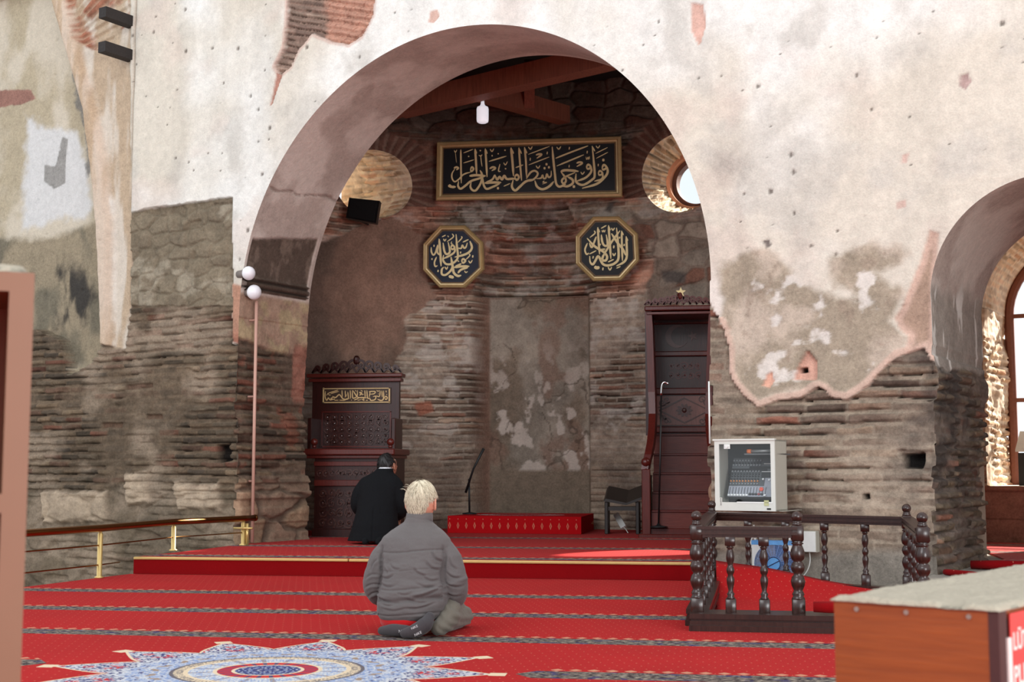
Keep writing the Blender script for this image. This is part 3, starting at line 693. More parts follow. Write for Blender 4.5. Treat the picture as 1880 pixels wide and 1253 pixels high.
tunnel(RWX, RWZ, RWR, math.radians(16), 0.70, 0.24, 640, TUNC, lin(242, 226, 204))
tunnel(SWX, SWZ, SWR, math.radians(38), 0.6, 0.0, 680, TUNC, lin(220, 200, 180))

M['glass'] = bpy.data.materials.new('window_glass'); M['glass'].use_nodes = True
_nt = M['glass'].node_tree; _nt.nodes.remove(_nt.nodes['Principled BSDF'])
_t = _nt.nodes.new('ShaderNodeBsdfTransparent'); _t.inputs[0].default_value = (0.93, 0.95, 0.96, 1)
_g = _nt.nodes.new('ShaderNodeBsdfGlossy'); _g.inputs['Roughness'].default_value = 0.05
_x = _nt.nodes.new('ShaderNodeMixShader'); _x.inputs[0].default_value = 0.06
_nt.links.new(_t.outputs[0], _x.inputs[1]); _nt.links.new(_g.outputs[0], _x.inputs[2]); _nt.links.new(_x.outputs[0], _nt.nodes['Material Output'].inputs[0])

def round_window(name, wx, wz, r, az, depth, rframe, mat):
    ax = np.array([math.sin(az), math.cos(az), 0.0]); rt = np.array([math.cos(az), -math.sin(az), 0.0]); c0 = np.array([wx, float(yback(wx)), wz])+ax*depth
    root = thing(name, None, None, c0); root['kind'] = 'structure'
    mb = MB(); n = 64; prof = [(r*1.0, -0.06), (rframe+0.0, -0.06), (rframe, 0.10), (r*1.0, 0.10)]
    vs = [c0+rt*(p*math.cos(2*math.pi*k/n))+np.array([0, 0, p*math.sin(2*math.pi*k/n)])+ax*d for p, d in prof for k in range(n)]
    fs = [(i*n+k, i*n+(k+1) % n, ((i+1) % 4)*n+(k+1) % n, ((i+1) % 4)*n+k) for i in range(4) for k in range(n)]
    mb.add(vs, fs).build('window_frame', mat, root)
    g = MB(); vs = [c0+rt*(rframe*math.cos(2*math.pi*k/n))+np.array([0, 0, rframe*math.sin(2*math.pi*k/n)])+ax*0.05 for k in range(n)]
    g.add(vs, [tuple(range(n))]).build('pane', M['glass'], root)
    return root
M['pinkrender'] = simple('pink_render', (214, 158, 128), 0.9, var=0.06)
M['framebrown'] = simple('brown_window_frame', (122, 84, 70), 0.7, var=0.06)
round_window('window_2', RWX, RWZ, RWR*0.80, math.radians(16), 0.68, RWR*0.66, M['pinkrender'])
round_window('window_3', RWX, RWZ, RWR*0.70, math.radians(16), 0.80, RWR*0.55, M['framebrown'])
round_window('window_4', LWX, LWZ, LWR*1.41, math.radians(-64), 1.55, LWR*1.32, M['pinkrender'])

# ---- chamber: roof planks, side walls, timber truss
M['plank'] = wood('dark_roof_planks', (26, 21, 19), (44, 36, 32), 0.8)
M['beam'] = wood('red_brown_timber', (112, 62, 46), (150, 88, 66), 0.7, 5)
M['shade_wall'] = simple('dim_rubble', (140, 120, 104), 0.95, var=0.2, scale=6, bmp=0.03)
def wall_slab(a, b, z0, z1, th, name, mat, side=1):
    a = np.array([a[0], a[1], 0.0]); b = np.array([b[0], b[1], 0.0]); d = b-a; n = np.array([-d[1], d[0], 0])/np.linalg.norm(d)*side
    return structure(MB().obox(a+np.array([0, 0, z0]), d, n*th, (0, 0, z1-z0)).build(name, mat))
CL = wall_pt(UC-RA-0.25, 0, TW); CR = wall_pt(UC+RA+0.10, 0, TW)
wall_slab(CL, (-6.6, float(yback(-6.6))), -0.2, 6.8, 0.4, 'wall_left', M['shade_wall'], 1)
wall_slab(CR, (2.74, float(yback(2.74))), -0.2, 6.8, 0.3, 'wall_right', M['shade_wall'], -1)
structure(MB().prism([tuple(wall_pt(u_, 0, 0.25)[:2]) for u_ in (-9.5, 2.2)]+[(3.3, 13.4), (3.4, 20.5), (-8.7, 20.5)], 6.62, 6.8).build('ceiling', M['plank']))
# inner face of the arch wall above the opening
mbi = MB(); N_ = 40
arc = [(UC+(RA+0.02)*math.cos(math.pi-math.pi*i/N_), ZC+(RA+0.02)*math.sin(math.pi*i/N_)) for i in range(N_+1)]
vs = [wall_pt(u, z, TW) for u, z in arc]+[wall_pt(u, 6.85, TW) for u, z in arc]
mbi.add(vs, [(i, i+1, N_+2+i, N_+1+i) for i in range(N_)]); mbi.build('inner_face', M['shade_wall'], wall_front)
def timber(name, a, b, w, hh): return structure(MB().beam(a, b, w, hh).build(name, M['beam']))
timber('trim_1', at_y(735, 196, 16.9), at_y(1150, 97, 15.4), 0.24, 0.27)
timber('trim_2', at_y(872, 165, 16.75), at_y(1036, 212, 18.4), 0.20, 0.24)
timber('trim_3', at_y(972, 196, 17.55), at_y(972, 112, 17.2), 0.14, 0.14)
timber('trim_4', at_y(600, 236, 17.2), at_y(760, 186, 16.85), 0.22, 0.25)

# ---- bay beyond the right arch: end wall with a tall brick-arched window
WV = 5.2                                     # distance of that wall behind the arch wall's face
def right_uz(px, py):
    q = at_plane(px, py, WP+WN*WV, WN); return float((q-WP)@WD), float(q[2])
GX0 = right_uz(1806, 700)[0]; GZ = right_uz(1850, 562)[1]; GR = 0.95; GXC = GX0+GR; GS = right_uz(1850, 893)[1]
def build_right_bay():
    u = np.arange(GX0-0.45, GX0+3.4, 0.022); z = np.arange(-0.1, 4.6, 0.016); U, Z = np.meshgrid(u, z)
    n1 = fbm(U*2.4, Z*2.4, 700, 5); n2 = fbm(U*9, Z*9, 701, 4)
    h, c = brick_layer(U, Z, [lin(150, 112, 94), lin(166, 128, 106), lin(136, 100, 86)], lin(168, 144, 126), 702)
    rr = np.hypot(U-GXC, Z-GZ); an = np.arctan2(Z-GZ, U-GXC); q = (an*GR/0.13) % 1; vm = sst(0.05, 0.12, q)*sst(0.55, 0.48, q); ring = sst(GR+0.42, GR+0.38, rr)*(Z > GZ-0.1)
    cv = mixc(lin(190, 152, 128)*(0.8+0.4*n2)[..., None], lin(134, 76, 60)*(0.8+0.4*n2)[..., None], vm); c = mixc(c, cv, ring); h = h*(1-ring)+0.01*vm*ring
    lo = sst(GS+0.01, GS-0.01, Z); cl = mixc(lin(150, 104, 92)+0*c, lin(122, 92, 82), sst(0.4, 0.6, n1))*(0.8+0.4*n2)[..., None]
    jn = sst(0.012, 0.004, np.abs(Z-GS*0.52)); cl = cl*(1-0.4*jn)[..., None]
    cap = sst(GS-0.07, GS-0.06, Z); cl = mixc(cl, lin(142, 92, 80), cap)
    c = mixc(c, cl, lo); h = h*(1-lo)+lo*(0.04*cap+0.01*(n1-0.5))
    s = np.where(Z > GZ, rr-GR, np.maximum(np.abs(U-GXC)-GR, GS-Z)); ins = s < 0
    keep = ~(ins[:-1, :-1] & ins[:-1, 1:] & ins[1:, 1:] & ins[1:, :-1])
    U2 = np.where(ins & (Z > GZ), GXC+GR*np.cos(an), U); Z2 = np.where(ins & (Z > GZ), GZ+GR*np.sin(an), Z)
    edge = ins & (Z <= GZ); side = np.abs(U-GXC) > GR-0.03; U2 = np.where(edge & side, GXC+np.sign(U-GXC)*GR, U2); Z2 = np.where(edge & ~side, GS, Z2)
    h = h*sst(0, 0.05, s)
    P = WP+U2[..., None]*WD+(WV-h)[..., None]*WN+np.stack([0*Z2, 0*Z2, Z2], -1)
    w = structure(grid_obj('wall_end', P, c, M['masonry'], keep))
    # splayed reveal with rough sunlit brick
    D = 1.25; zs = np.arange(GS, GZ, 0.018); aa = np.linspace(math.pi, 0, 120)
    b = np.concatenate([np.stack([np.full(zs.shape, GXC-GR), zs], 1), np.stack([GXC+GR*np.cos(aa), GZ+GR*np.sin(aa)], 1), np.stack([np.full(zs.shape, GXC+GR), zs[::-1]], 1)])
    v = np.arange(0, D+0.001, 0.02); SB, VV = np.meshgrid(np.arange(len(b)), v, indexing='ij'); u = b[SB, 0]; z = b[SB, 1]
    sp = 1-0.06*VV/D; u = GXC+(u-GXC)*sp; z = np.where(z > GZ, GZ+(z-GZ)*sp, z)
    n2 = fbm(VV*7, z*7, 720, 4); arc_len = np.where(z > GZ, np.arctan2(z-GZ, u-GXC), z)
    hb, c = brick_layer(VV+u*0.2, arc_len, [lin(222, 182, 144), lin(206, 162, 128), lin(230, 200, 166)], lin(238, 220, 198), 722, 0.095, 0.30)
    rough = (0.10*(fbm(VV*2.6, z*2.6, 724, 4)-0.5))*(z < GZ)+hb; rough = rough*sst(0, 0.05, VV)
    sg = np.sign(GXC-u); u = u+sg*rough*(z <= GZ)
    P = WP+u[..., None]*WD+(WV+VV)[..., None]*WN+np.stack([0*z, 0*z, z], -1)
    grid_obj('window_reveal', P, c, M['masonry'], None, w, flip=True)
    MB().obox(wall_pt(GXC-GR, GS-0.04, WV), WD*2*GR, WN*D, (0, 0, 0.04)).build('window_sill', simple('pale_stone_sill', (214, 200, 186), 0.7), w)
    # window frame
    root = thing('window_1', None, None, wall_pt(GXC, GS, WV+D)); root['kind'] = 'structure'
    fr = MB(); w0 = GR*0.90; pth = [(GXC-w0, GS)]+[(GXC-w0*math.cos(a), GZ+w0*math.sin(a)) for a in np.linspace(0, math.pi, 24)]+[(GXC+w0, GS)]
    fr.tube([wall_pt(a, b_, WV+D-0.05) for a, b_ in pth], 0.06, 8); fr.beam(wall_pt(GXC, GS, WV+D-0.05), wall_pt(GXC, GZ+w0, WV+D-0.05), 0.05, 0.05, WN)
    for zz in (GS+0.03, (GS+GZ)/2, GZ): fr.beam(wall_pt(GXC-w0, zz, WV+D-0.05), wall_pt(GXC+w0, zz, WV+D-0.05), 0.05, 0.05)
    fr.build('window_frame', simple('red_brown_frame', (132, 78, 60), 0.5), root)
    g = MB(); g.add([wall_pt(a, b_, WV+D-0.04) for a, b_ in pth], [tuple(range(len(pth)))]).build('pane', M['glass'], root)
    return w
wall_end = build_right_bay()
JR = wall_pt(UR-RR-0.02, 0, TR)
wall_slab(JR+WN*0.0, wall_pt(GX0-0.45, 0, WV), -0.2, 1.7, 0.3, 'wall_side', M['shade_wall'], 1)
wall_slab(wall_pt(UR+RR+1.3, 0, 0.9), wall_pt(UR+RR+1.3, 0, WV), -0.2, 4.6, 0.3, 'wall_far', M['shade_wall'], -1)
q = [wall_pt(UR-RR-0.2, 0, 0.6), wall_pt(UR+RR+2, 0, 0.6), wall_pt(UR+RR+2, 0, WV+0.4), wall_pt(GX0-0.45, 0, WV+0.4)]
structure(MB().prism([(p[0], p[1]) for p in q], 4.45, 4.6).build('ceiling', M['plank']))

# ---- floors
M['stone'] = simple('worn_stone_floor', (128, 118, 106), 0.85, var=0.18, scale=4, bmp=0.01)
RAILX = [(-7.8, 1.0), (-5.95, 10.2), (-5.62, 12.0), (-5.5, 13.0), (-5.28, 14.25)]      # the edge along which the brass rail stands
main_poly = [(-14, -12), (14, -12), (14, 26), (-5.28, 26)]+RAILX[::-1]+[(-14, 1.0)]
structure(MB().prism(main_poly, -0.25, -0.012).build('floor', M['stone']))
q = [wall_pt(UR-RR-0.05, 0, -0.30), wall_pt(UR+RR+1.2, 0, -0.42), wall_pt(UR+RR+1.2, 0, WV-0.01), wall_pt(GX0-0.4, 0, WV-0.01), wall_pt(UR-RR-0.05, 0, TR)]
structure(MB().prism([(p[0], p[1]) for p in q], -0.011, 0.125).build('floor', simple('grey_cement', (150, 142, 132), 0.9, var=0.12, scale=8)))
structure(MB().prism([(-16, 0.8), (-4.9, 0.8), (-4.9, 20), (-16, 20)], -0.8, -0.62).build('floor', M['stone']))
# ------------------------------------------------------------------ carpets
def carpet_material(name, stripes, medallion=None, interrupt=None, base=(174, 20, 23), dotx=0.062, doty=0.10, sheen=0.05):
    m, b = new_mat(name, 0.95, 0, 0.1); co = objco(); x, y, z = sep(co)
    big = vnoise(co, 1.3, 3); fine = vnoise(co, 160, 2); pile = vnoise(co, 420, 1)
    c0 = lin(*base); col = vmix(big, tuple(c0*0.82), tuple(c0*1.15)); col = vmix(fine*0.5, col, tuple(c0*0.55))
    row = (y/doty).floor(); fx = (x/dotx+row*0.5).frac()-0.5; fy = (y/doty).frac()-0.5
    dot = V.m('SQRT', (fx*dotx)*(fx*dotx)+(fy*doty*0.55)*(fy*doty*0.55)).lt(0.0042)
    col = vmix(dot*0.5, col, lin4(206, 130, 104))
    # woven bands
    pat = vnoise(co, 26, 3, 0.6, stretch=(1, 1.6, 1)); pat2 = vnoise(co, 11, 2, 0.5, stretch=(1, 1.3, 1))
    bandc = ramp(pat, (0.36, lin4(30, 30, 38)), (0.46, lin4(58, 56, 57)), (0.54, lin4(116, 108, 98)), (0.66, lin4(156, 146, 130)))
    bandc = vmix(pat2.gt(0.60)*0.75, bandc, lin4(40, 46, 96))
    mask = None; crown = None
    for i, yc in enumerate(stripes):
        d = (y-yc).abs(); k = d.lt(0.115)
        t = (y-(yc+0.16)).abs(); q = ((x/0.092).frac()-0.5).abs()
        cr = (q*0.092+t*0.9).lt(0.034)
        if interrupt and i == interrupt[0]:
            ok = V.m('MAXIMUM', (x+d*0.8).lt(interrupt[1]), (x-d*0.8).gt(interrupt[2])); k = k*ok; cr = cr*ok
        mask = k if mask is None else vmax(mask, k); crown = cr if crown is None else vmax(crown, cr)
    if mask is not None:
        col = vmix(mask, col, bandc); col = vmix(crown*0.5, col, lin4(214, 176, 140))
    if medallion:
        cx, cy, R = medallion; dx = x-cx; dy = y-cy
        r = V.m('SQRT', dx*dx+dy*dy)/R; th = V.m('ARCTAN2', dy, dx)
        def petals(n, ph=0.0): return (((th*(n/(2*math.pi))+ph).frac()-0.5).abs())*2.0        # 1 at the seams, 0 mid-petal
        t12 = petals(12, 0.45); t24 = petals(24); t16 = petals(16)
        s12 = 1.0-t12
        edge = 0.69+0.24*V.m('POWER', s12, 1.5)-0.05*V.m('POWER', t12, 6.0)
        fin = V.m('MULTIPLY', r.lt(1.0), (t12*r).lt(0.075)); fin2 = (r-0.965).abs().lt(0.035)*(t12*r).lt(0.15)
        cream = lin4(214, 194, 164); white = lin4(192, 194, 198); navy = lin4(44, 56, 108); blue = lin4(132, 152, 188); redm = lin4(190, 44, 46); tan = lin4(150, 130, 112)
        cmb = V.nt.nodes.new('ShaderNodeCombineXYZ'); V.nt.links.new((t12*r*0.32*R).k, cmb.inputs[0]); V.nt.links.new((r*R).k, cmb.inputs[1]); pv = V(cmb.outputs[0])
        pn = vnoise(pv, 17, 2, 0.5); pn2 = vnoise(pv, 30, 2, 0.5); pn3 = vnoise(pv, 10, 2, 0.5)
        arab = vmix((pn-0.5).abs().lt(0.045), white, navy); arab = vmix(pn2.gt(0.60), arab, navy); arab = vmix(pn3.gt(0.58)*(pn2.lt(0.52)), arab, redm)
        col = vmix(vmax(fin, fin2), col, cream)
        col = vmix(r.lt(edge+0.022), col, cream); col = vmix(r.lt(edge), col, arab)
        lob = 0.56+0.045*(1.0-t24)
        bl = vmix((pn-0.5).abs().lt(0.05), blue, white); bl = vmix(pn2.gt(0.62), bl, navy); bl = vmix(pn3.gt(0.60), bl, tan)
        col = vmix(r.lt(lob+0.012), col, white); col = vmix(r.lt(lob), col, bl)
        col = vmix(r.lt(0.40), col, lin4(96, 92, 98)); g2 = vmix((pn2-0.5).abs().lt(0.06), lin4(120, 114, 112), cream)
        col = vmix(r.lt(0.385), col, g2); col = vmix(r.lt(0.345), col, cream)
        pet = vmix((t16*0.9).gt(0.72), lin4(206, 206, 202), tan); pet = vmix((pn2-0.5).abs().lt(0.05), pet, blue)
        col = vmix(r.lt(0.325), col, pet); col = vmix(r.lt(0.225), col, cream)
        rd = vmix((t24).lt(0.35), redm, lin4(70, 60, 100)); col = vmix(r.lt(0.208), col, rd)
        col = vmix(r.lt(0.150), col, cream); ce = vmix((pn-0.5).abs().lt(0.08), blue, navy); col = vmix(r.lt(0.135), col, vmix(pn2.gt(0.56), ce, white))
    setc(b, col); bump(b, pile*0.6+fine*0.4, 0.006, 0.6)
    b.inputs['Sheen Weight'].default_value = sheen; b.inputs['Sheen Roughness'].default_value = 0.5; b.inputs['Sheen Tint'].default_value = (1, 0.55, 0.5, 1)
    return m
MAIN_ST = [10.55, 9.2, 7.88, 6.60, 5.35, 4.1, 2.85]
M['carpet'] = carpet_material('red_prayer_carpet', MAIN_ST, (-2.21, 6.54, 1.20), (3, -3.42, -0.97))
M['carpet_deck'] = carpet_material('red_platform_carpet', [12.56, 14.3, 16.3], sheen=0.07)
M['carpet_plain'] = carpet_material('red_dotted_carpet', [], None, None, (132, 6, 12), 0.10, 0.10)
M['brass'] = simple('polished_brass', (216, 186, 120), 0.3, 0.6, 0.05)
M['bronze'] = simple('aged_bronze_rail', (150, 104, 58), 0.28, 1.0, 0.08)
main_carpet = [(-7.75, -2.5), (5.5, -2.5), (5.2, 9.1), (3.2, 9.8), (1.78, 10.35), (1.5, 11.30), (0.06, 11.95), (0.0, 12.26), (-5.53, 12.26)]+[(x+0.03, y) for x, y in RAILX[::-1] if y < 12.2]
o = MB().prism(main_carpet, -0.012, 0.0).build('prayer_carpet', M['carpet'], None, loc=(0, 0, 0))
tag(o, 'wall-to-wall red prayer carpet with dark bands and blue-white medallion on lower floor', 'carpet')

# platform
pl = thing('carpeted_platform', 'low raised platform with red dotted riser and brass edge under the big arch', 'platform', (-2.8, 12.3, 0))
cl_ = [(float(CL[0])+0.03, float(CL[1])+0.02)]
back_curve = [(x, float(yback(x))+0.02) for x in np.linspace(-6.2, 2.5, 20)]
deck = [(-5.52, 12.30), (-0.0, 12.30), (0.10, 12.5), (float(CR[0])-0.06, float(CR[1]))]+back_curve[::-1]+cl_+[(-5.26, 14.5), (-5.38, 13.2)]
MB().prism(deck, -0.012, 0.148).build('deck', wood('platform_boards', (90, 62, 44), (120, 86, 60), 0.7), pl)
MB().box((-2.76, 12.292, 0.068), (5.5, 0.016, 0.136)).build('riser', M['carpet_plain'], pl)
MB().box((-4.45, 12.296, 0.149), (2.12, 0.05, 0.026), bev=0.006).build('edging', M['brass'], pl)
MB().box((-1.69, 12.293, 0.149), (3.38, 0.05, 0.026), bev=0.006).build('edging', M['brass'], pl)
deckc = [(-5.50, 12.325), (-0.02, 12.325), (0.08, 12.5), (float(CR[0])-0.10, float(CR[1]))]+[(x, y-0.05) for x, y in back_curve[::-1]]+cl_+[(-5.24, 14.5), (-5.36, 13.2)]
o = MB().prism(deckc, 0.148, 0.160).build('prayer_carpet', M['carpet_deck'], None, loc=(0, 0, 0.0))
tag(o, 'red striped prayer carpet covering the raised platform before the niche', 'carpet')
# carpet in the bay on the right, and rolled ends
q = [wall_pt(UR-RR+0.12, 0, 0.85), wall_pt(UR+RR+0.8, 0, 0.95), wall_pt(UR+RR+0.8, 0, WV-0.06), wall_pt(GX0-0.3, 0, WV-0.06), wall_pt(UR-RR+0.12, 0, 2.1)]
o = MB().prism([(p[0], p[1]) for p in q], 0.126, 0.142).build('prayer_carpet', carpet_material('bay_carpet', [13.2, 14.6, 16.0, 17.4], sheen=0.25), None, loc=(0, 0, 0))
tag(o, 'sunlit red carpet inside the bay beyond the right-hand arch', 'carpet')
def roll(name, a, b, r, label, mat, wig=0.0):
    a = np.array(a); b = np.array(b); d = b-a
    pts = [a+d*t+np.array([0, 0, r+wig*math.sin(t*7)]) for t in np.linspace(0, 1, 9)]
    o = MB().tube(pts, [r*0.9]+[r]*7+[r*0.85], 12).build(name, mat, None, True); return tag(o, label, 'rolled carpet')
roll('rolled_carpet', wall_pt(UR-RR+0.05, 0.126, 0.0), wall_pt(UR-RR+0.36, 0.126, -0.20), 0.026, 'thin dark red carpet roll on bare floor beside the right pier', M['carpet_plain'])
roll('rolled_carpet', wall_pt(UR-RR+0.09, 0.126, 0.79), wall_pt(UR+RR-0.1, 0.126, 0.88), 0.04, 'thicker bright red rolled carpet end at the right-hand bay entrance', M['carpet_plain'], 0.008)
# loose carpet inside the balustrade, its back corner turned up
def loose_rug():
    nx, ny = 40, 30; vs = []; x0, x1, y0, y1 = 0.02, 1.36, 9.1, 11.35
    for j in range(ny+1):
        for i in range(nx+1):
            s, t = i/nx, j/ny; x = x0+(x1-x0)*s; y = y0+(y1-y0)*t-0.75*s*t
            z = 0.012+0.24*(max(0, t-0.62)/0.38)**1.6*(1-s*0.75)+0.008*math.sin(9*s+5*t)*t; vs.append((x, y, z))
    fs = [(j*(nx+1)+i, j*(nx+1)+i+1, (j+1)*(nx+1)+i+1, (j+1)*(nx+1)+i) for j in range(ny) for i in range(nx)]
    n = len(vs); vs2 = [(x, y, z-0.011) for x, y, z in vs]; fs += [tuple(n+i for i in f[::-1]) for f in fs]
    bd = [i for i in range(nx+1)]+[(j*(nx+1)+nx) for j in range(1, ny+1)]+[(ny*(nx+1)+i) for i in range(nx-1, -1, -1)]+[j*(nx+1) for j in range(ny-1, 0, -1)]
    fs += [(bd[k], n+bd[k], n+bd[(k+1) % len(bd)], bd[(k+1) % len(bd)]) for k in range(len(bd))]
    o = link_mesh('prayer_rug', vs+vs2, fs, carpet_material('rug_red', [9.35], None, None, (186, 20, 24)), None, True, loc=(0, 0, 0))
    tag(o, 'loose red rug with turned-up back edge inside the dark wooden balustrade', 'rug')
loose_rug()
roll('rolled_carpet', (0.60, 8.47, 0.125), (1.30, 8.40, 0.125), 0.035, 'bright red rolled carpet edge over the balustrade plinth beside the orange cabinet', M['carpet_plain'])

# niche step
M['step'] = None
def step_material():
    m, b = new_mat('red_step_carpet', 0.95, 0, 0.1); co = objco(); x, y, z = sep(co); fine = vnoise(co, 160, 2)
    c0 = lin(176, 16, 22); col = vmix(fine, tuple(c0*0.75), tuple(c0*1.15))
    fx = ((x/0.113).frac()-0.5).abs()*0.113; fz = (z-0.26).abs()
    fl = (fx*1.5+fz*0.55).lt(0.026)*(fx+fz*0.2).gt(0.006); col = vmix(fl*0.7, col, lin4(206, 140, 112))
    dt = (fx+(z-0.345).abs()).lt(0.007); col = vmix(dt, col, lin4(206, 140, 112))
    dx = (x+2.58)/0.62; dy = (y-18.0)/0.34; r = V.m('SQRT', dx*dx+dy*dy); top = z.gt(0.379)
    pn = vnoise(co, 26, 2); ring = r.lt(0.98)*r.gt(0.60)*top; col = vmix(ring*(pn.gt(0.47)), col, lin4(188, 170, 170)); col = vmix(r.lt(0.6)*top*pn.gt(0.58), col, lin4(60, 54, 90))
    setc(b, col); bump(b, fine, 0.006, 0.5); return m
st = thing('prayer_niche_step', 'red carpeted step with a row of small motifs in front of the niche', 'step', (-2.58, 17.45, 0.16))
o = MB().prism([(-3.46, 17.50), (-1.70, 17.36), (-1.66, 18.72), (-3.22, 18.72)], 0.161, 0.378)
link_mesh('step_box', o.v, o.f, M['carpet_plain'], st)
M['stepc'] = step_material()
o = MB().prism([(-3.475, 17.488), (-1.688, 17.346), (-1.645, 18.70), (-3.23, 18.70)], 0.162, 0.386).build('carpet_cover', M['stepc'], st)
o.data.transform(Matrix.Translation(o.parent.location)); o.location = -Vector(o.parent.location)

# ------------------------------------------------------------------ brass rail on the left
hr = thing('handrail', 'low brass handrail on short posts along the left edge of the carpet', 'handrail', (-5.6, 11.8, 0))
p1, p2, p3 = at_z(182, 1062, 0), at_z(318, 1012, 0.16), at_z(446, 1002, 0.16)
p0 = np.array([-6.02, 9.7, 0.0])
zr = 0.455
e1 = p3+(p3-p2)*0.22; e1 = e1-np.array([0, 0.25, 0])*0
rl = [p0+(p0-p1)*2.0, p0, p1, p2, p3, p3+np.array([0.06, 0.20, 0])]
MB().tube([np.array([p[0], p[1], zr]) for p in rl], 0.034, 14).ball((rl[-1][0], rl[-1][1], zr), 0.038).build('top_rail', M['bronze'], hr, True)
for zz in (0.30, 0.12):
    MB().tube([np.array([p[0], p[1], zz]) for p in (rl[:5] if zz > 0.2 else rl[:3]+[p1+(p2-p1)*0.25])], 0.007, 8).build('thin_rod', M['bronze'], hr, True)
for p, h0 in ((p0, 0), (p1, 0), (p2, 0.16), (p3, 0.16)):
    MB().lathe([(0.042, h0), (0.042, h0+0.012), (0.024, h0+0.02), (0.024, zr-0.05), (0.016, zr-0.045), (0.016, zr)], (p[0], p[1], 0), 16).build('post', M['brass'], hr, True)
br = MB().tube([p3+np.array([-0.10, -0.03, 0.19]), p3+np.array([0.12, -0.03, 0.19])], 0.012, 8); br.lathe([(0.020, 0.16), (0.020, 0.40)], (p3[0]+0.035, p3[1]+0.03, 0), 12)
br.build('cross_bracket', M['brass'], hr, True)

# ------------------------------------------------------------------ dark carved woodwork
M['mahogany'] = wood('dark_mahogany', (36, 12, 10), (66, 25, 20), 0.32)
M['mahogany2'] = wood('red_mahogany', (72, 24, 19), (106, 38, 30), 0.30)
M['mahogany_step'] = wood('mahogany_step_board', (88, 34, 27), (118, 52, 41), 0.34, stretch=(0.7, 8, 8))
M['carved'] = wood('carved_mahogany', (58, 30, 26), (88, 52, 45), 0.25)  # same wood made lighter: the light caught by the relief is in the colour
M['gold'] = simple('gold_leaf', (222, 188, 132), 0.5, 0.1, 0.06)
M['goldtext'] = simple('gold_lettering', (246, 226, 168), 0.5, 0.0, 0.03)
EX, EY, EZ = np.array([1., 0, 0]), np.array([0, 1., 0]), np.array([0, 0, 1.])
def fbox(mb, px0, py0, px1, py1, Y, depth, bev=0.0):
    """box whose front face (toward the viewer) stands at Y"""
    a = at_y(px0, py0, Y); b = at_y(px1, py1, Y); x0, x1 = min(a[0], b[0]), max(a[0], b[0]); z0, z1 = min(a[2], b[2]), max(a[2], b[2])
    mb.box(((x0+x1)/2, Y+depth/2, (z0+z1)/2), (x1-x0, depth, z1-z0), 0, bev); return x0, x1, z0, z1
def spiral(cx, cz, r, turns=1.4, start=0.0, sgn=1, n=16):
    return [(cx+r*(1-0.85*i/n)*math.cos(start+sgn*2*math.pi*turns*i/n), cz+r*(1-0.85*i/n)*math.sin(start+sgn*2*math.pi*turns*i/n)) for i in range(n+1)]
def scrollwork(mb, x0, x1, z0, z1, Y, t, nx, nz, w, seed):
    """shallow carved scrolls filling a panel, symmetric left to right"""
    rn = random.Random(seed); cw = (x1-x0)/nx; ch = (z1-z0)/nz
    for i in range((nx+1)//2):
        for j in range(nz):
            cx = x0+(i+0.5)*cw; cz = z0+(j+0.5)*ch; r = 0.56*min(cw, ch)*rn.uniform(0.8, 1.15); s = rn.uniform(0, 6.3); sg = rn.choice((-1, 1))
            tail = [(cx+cw*0.5*math.cos(s+2.4), cz+ch*0.5*math.sin(s+2.4))]
            pts = tail+spiral(cx, cz, r, 1.25, s, sg)
            for mir in ((1,) if abs(cx-(x0+x1)/2) < 1e-4 else (1, -1)):
                pp = [(((x0+x1)/2+(a-(x0+x1)/2)*mir), b) for a, b in pts]
                mb.stroke(pp, w, (0, Y, 0), EX, EZ, -EY, t, 0.4, 2)
                ca = (x0+x1)/2+(cx-(x0+x1)/2)*mir; mb.ball((ca, Y-t*0.4, cz), (w*0.9, t, w*0.9), 8, 5)
def crest(mb, x0, x1, z0, hmax, Y, t, w, n=9):
    """pierced crest of interlaced scrolls, highest in the middle"""
    xm = (x0+x1)/2
    for i in range(n):
        s = (i+0.5)/n; cx = x0+(x1-x0)*s; hh = hmax*(0.42+0.58*(1-abs(2*s-1))**0.8); mir = 1 if cx <= xm else -1
        mb.stroke([(cx-mir*0.055*(x1-x0), z0), (cx-mir*0.03*(x1-x0), z0+hh*0.45)]+spiral(cx+mir*0.012*(x1-x0), z0+hh*0.62, hh*0.34, 1.1, math.pi if mir > 0 else 0, -mir, 12), w, (0, Y, 0), EX, EZ, EY, t, 0.6, 3)
        mb.stroke([(cx+mir*0.05*(x1-x0), z0), (cx+mir*0.01*(x1-x0), z0+hh*0.35), (cx-mir*0.03*(x1-x0), z0+hh*0.25), (cx-mir*0.05*(x1-x0), z0+hh*0.02)], w*0.8, (0, Y, 0), EX, EZ, EY, t, 0.6, 4)
    mb.ball((xm, Y+t/2, z0+hmax*0.86), (w*1.6, t, w*2.2), 10, 6)
def px_strokes(mb, strokes, o2p, p0, n, ax, ay, t, tip=0.4):
    """lettering measured off the panel: o2p turns the drawing's units into photo pixels"""
    p0 = np.asarray(p0, float); nrm = -np.asarray(n, float); k = 0
    for pts, w in strokes:
        L = []
        for a, b in pts:
            q = at_plane(*o2p(a, b), p0, n)-p0; L.append((float(q@ax), float(q@ay)))
        ww = w*UNIT; k += 1
        mb.stroke(L, ww, p0+nrm*(0.0002*(k % 7)), ax, ay, nrm, t, tip, 6)

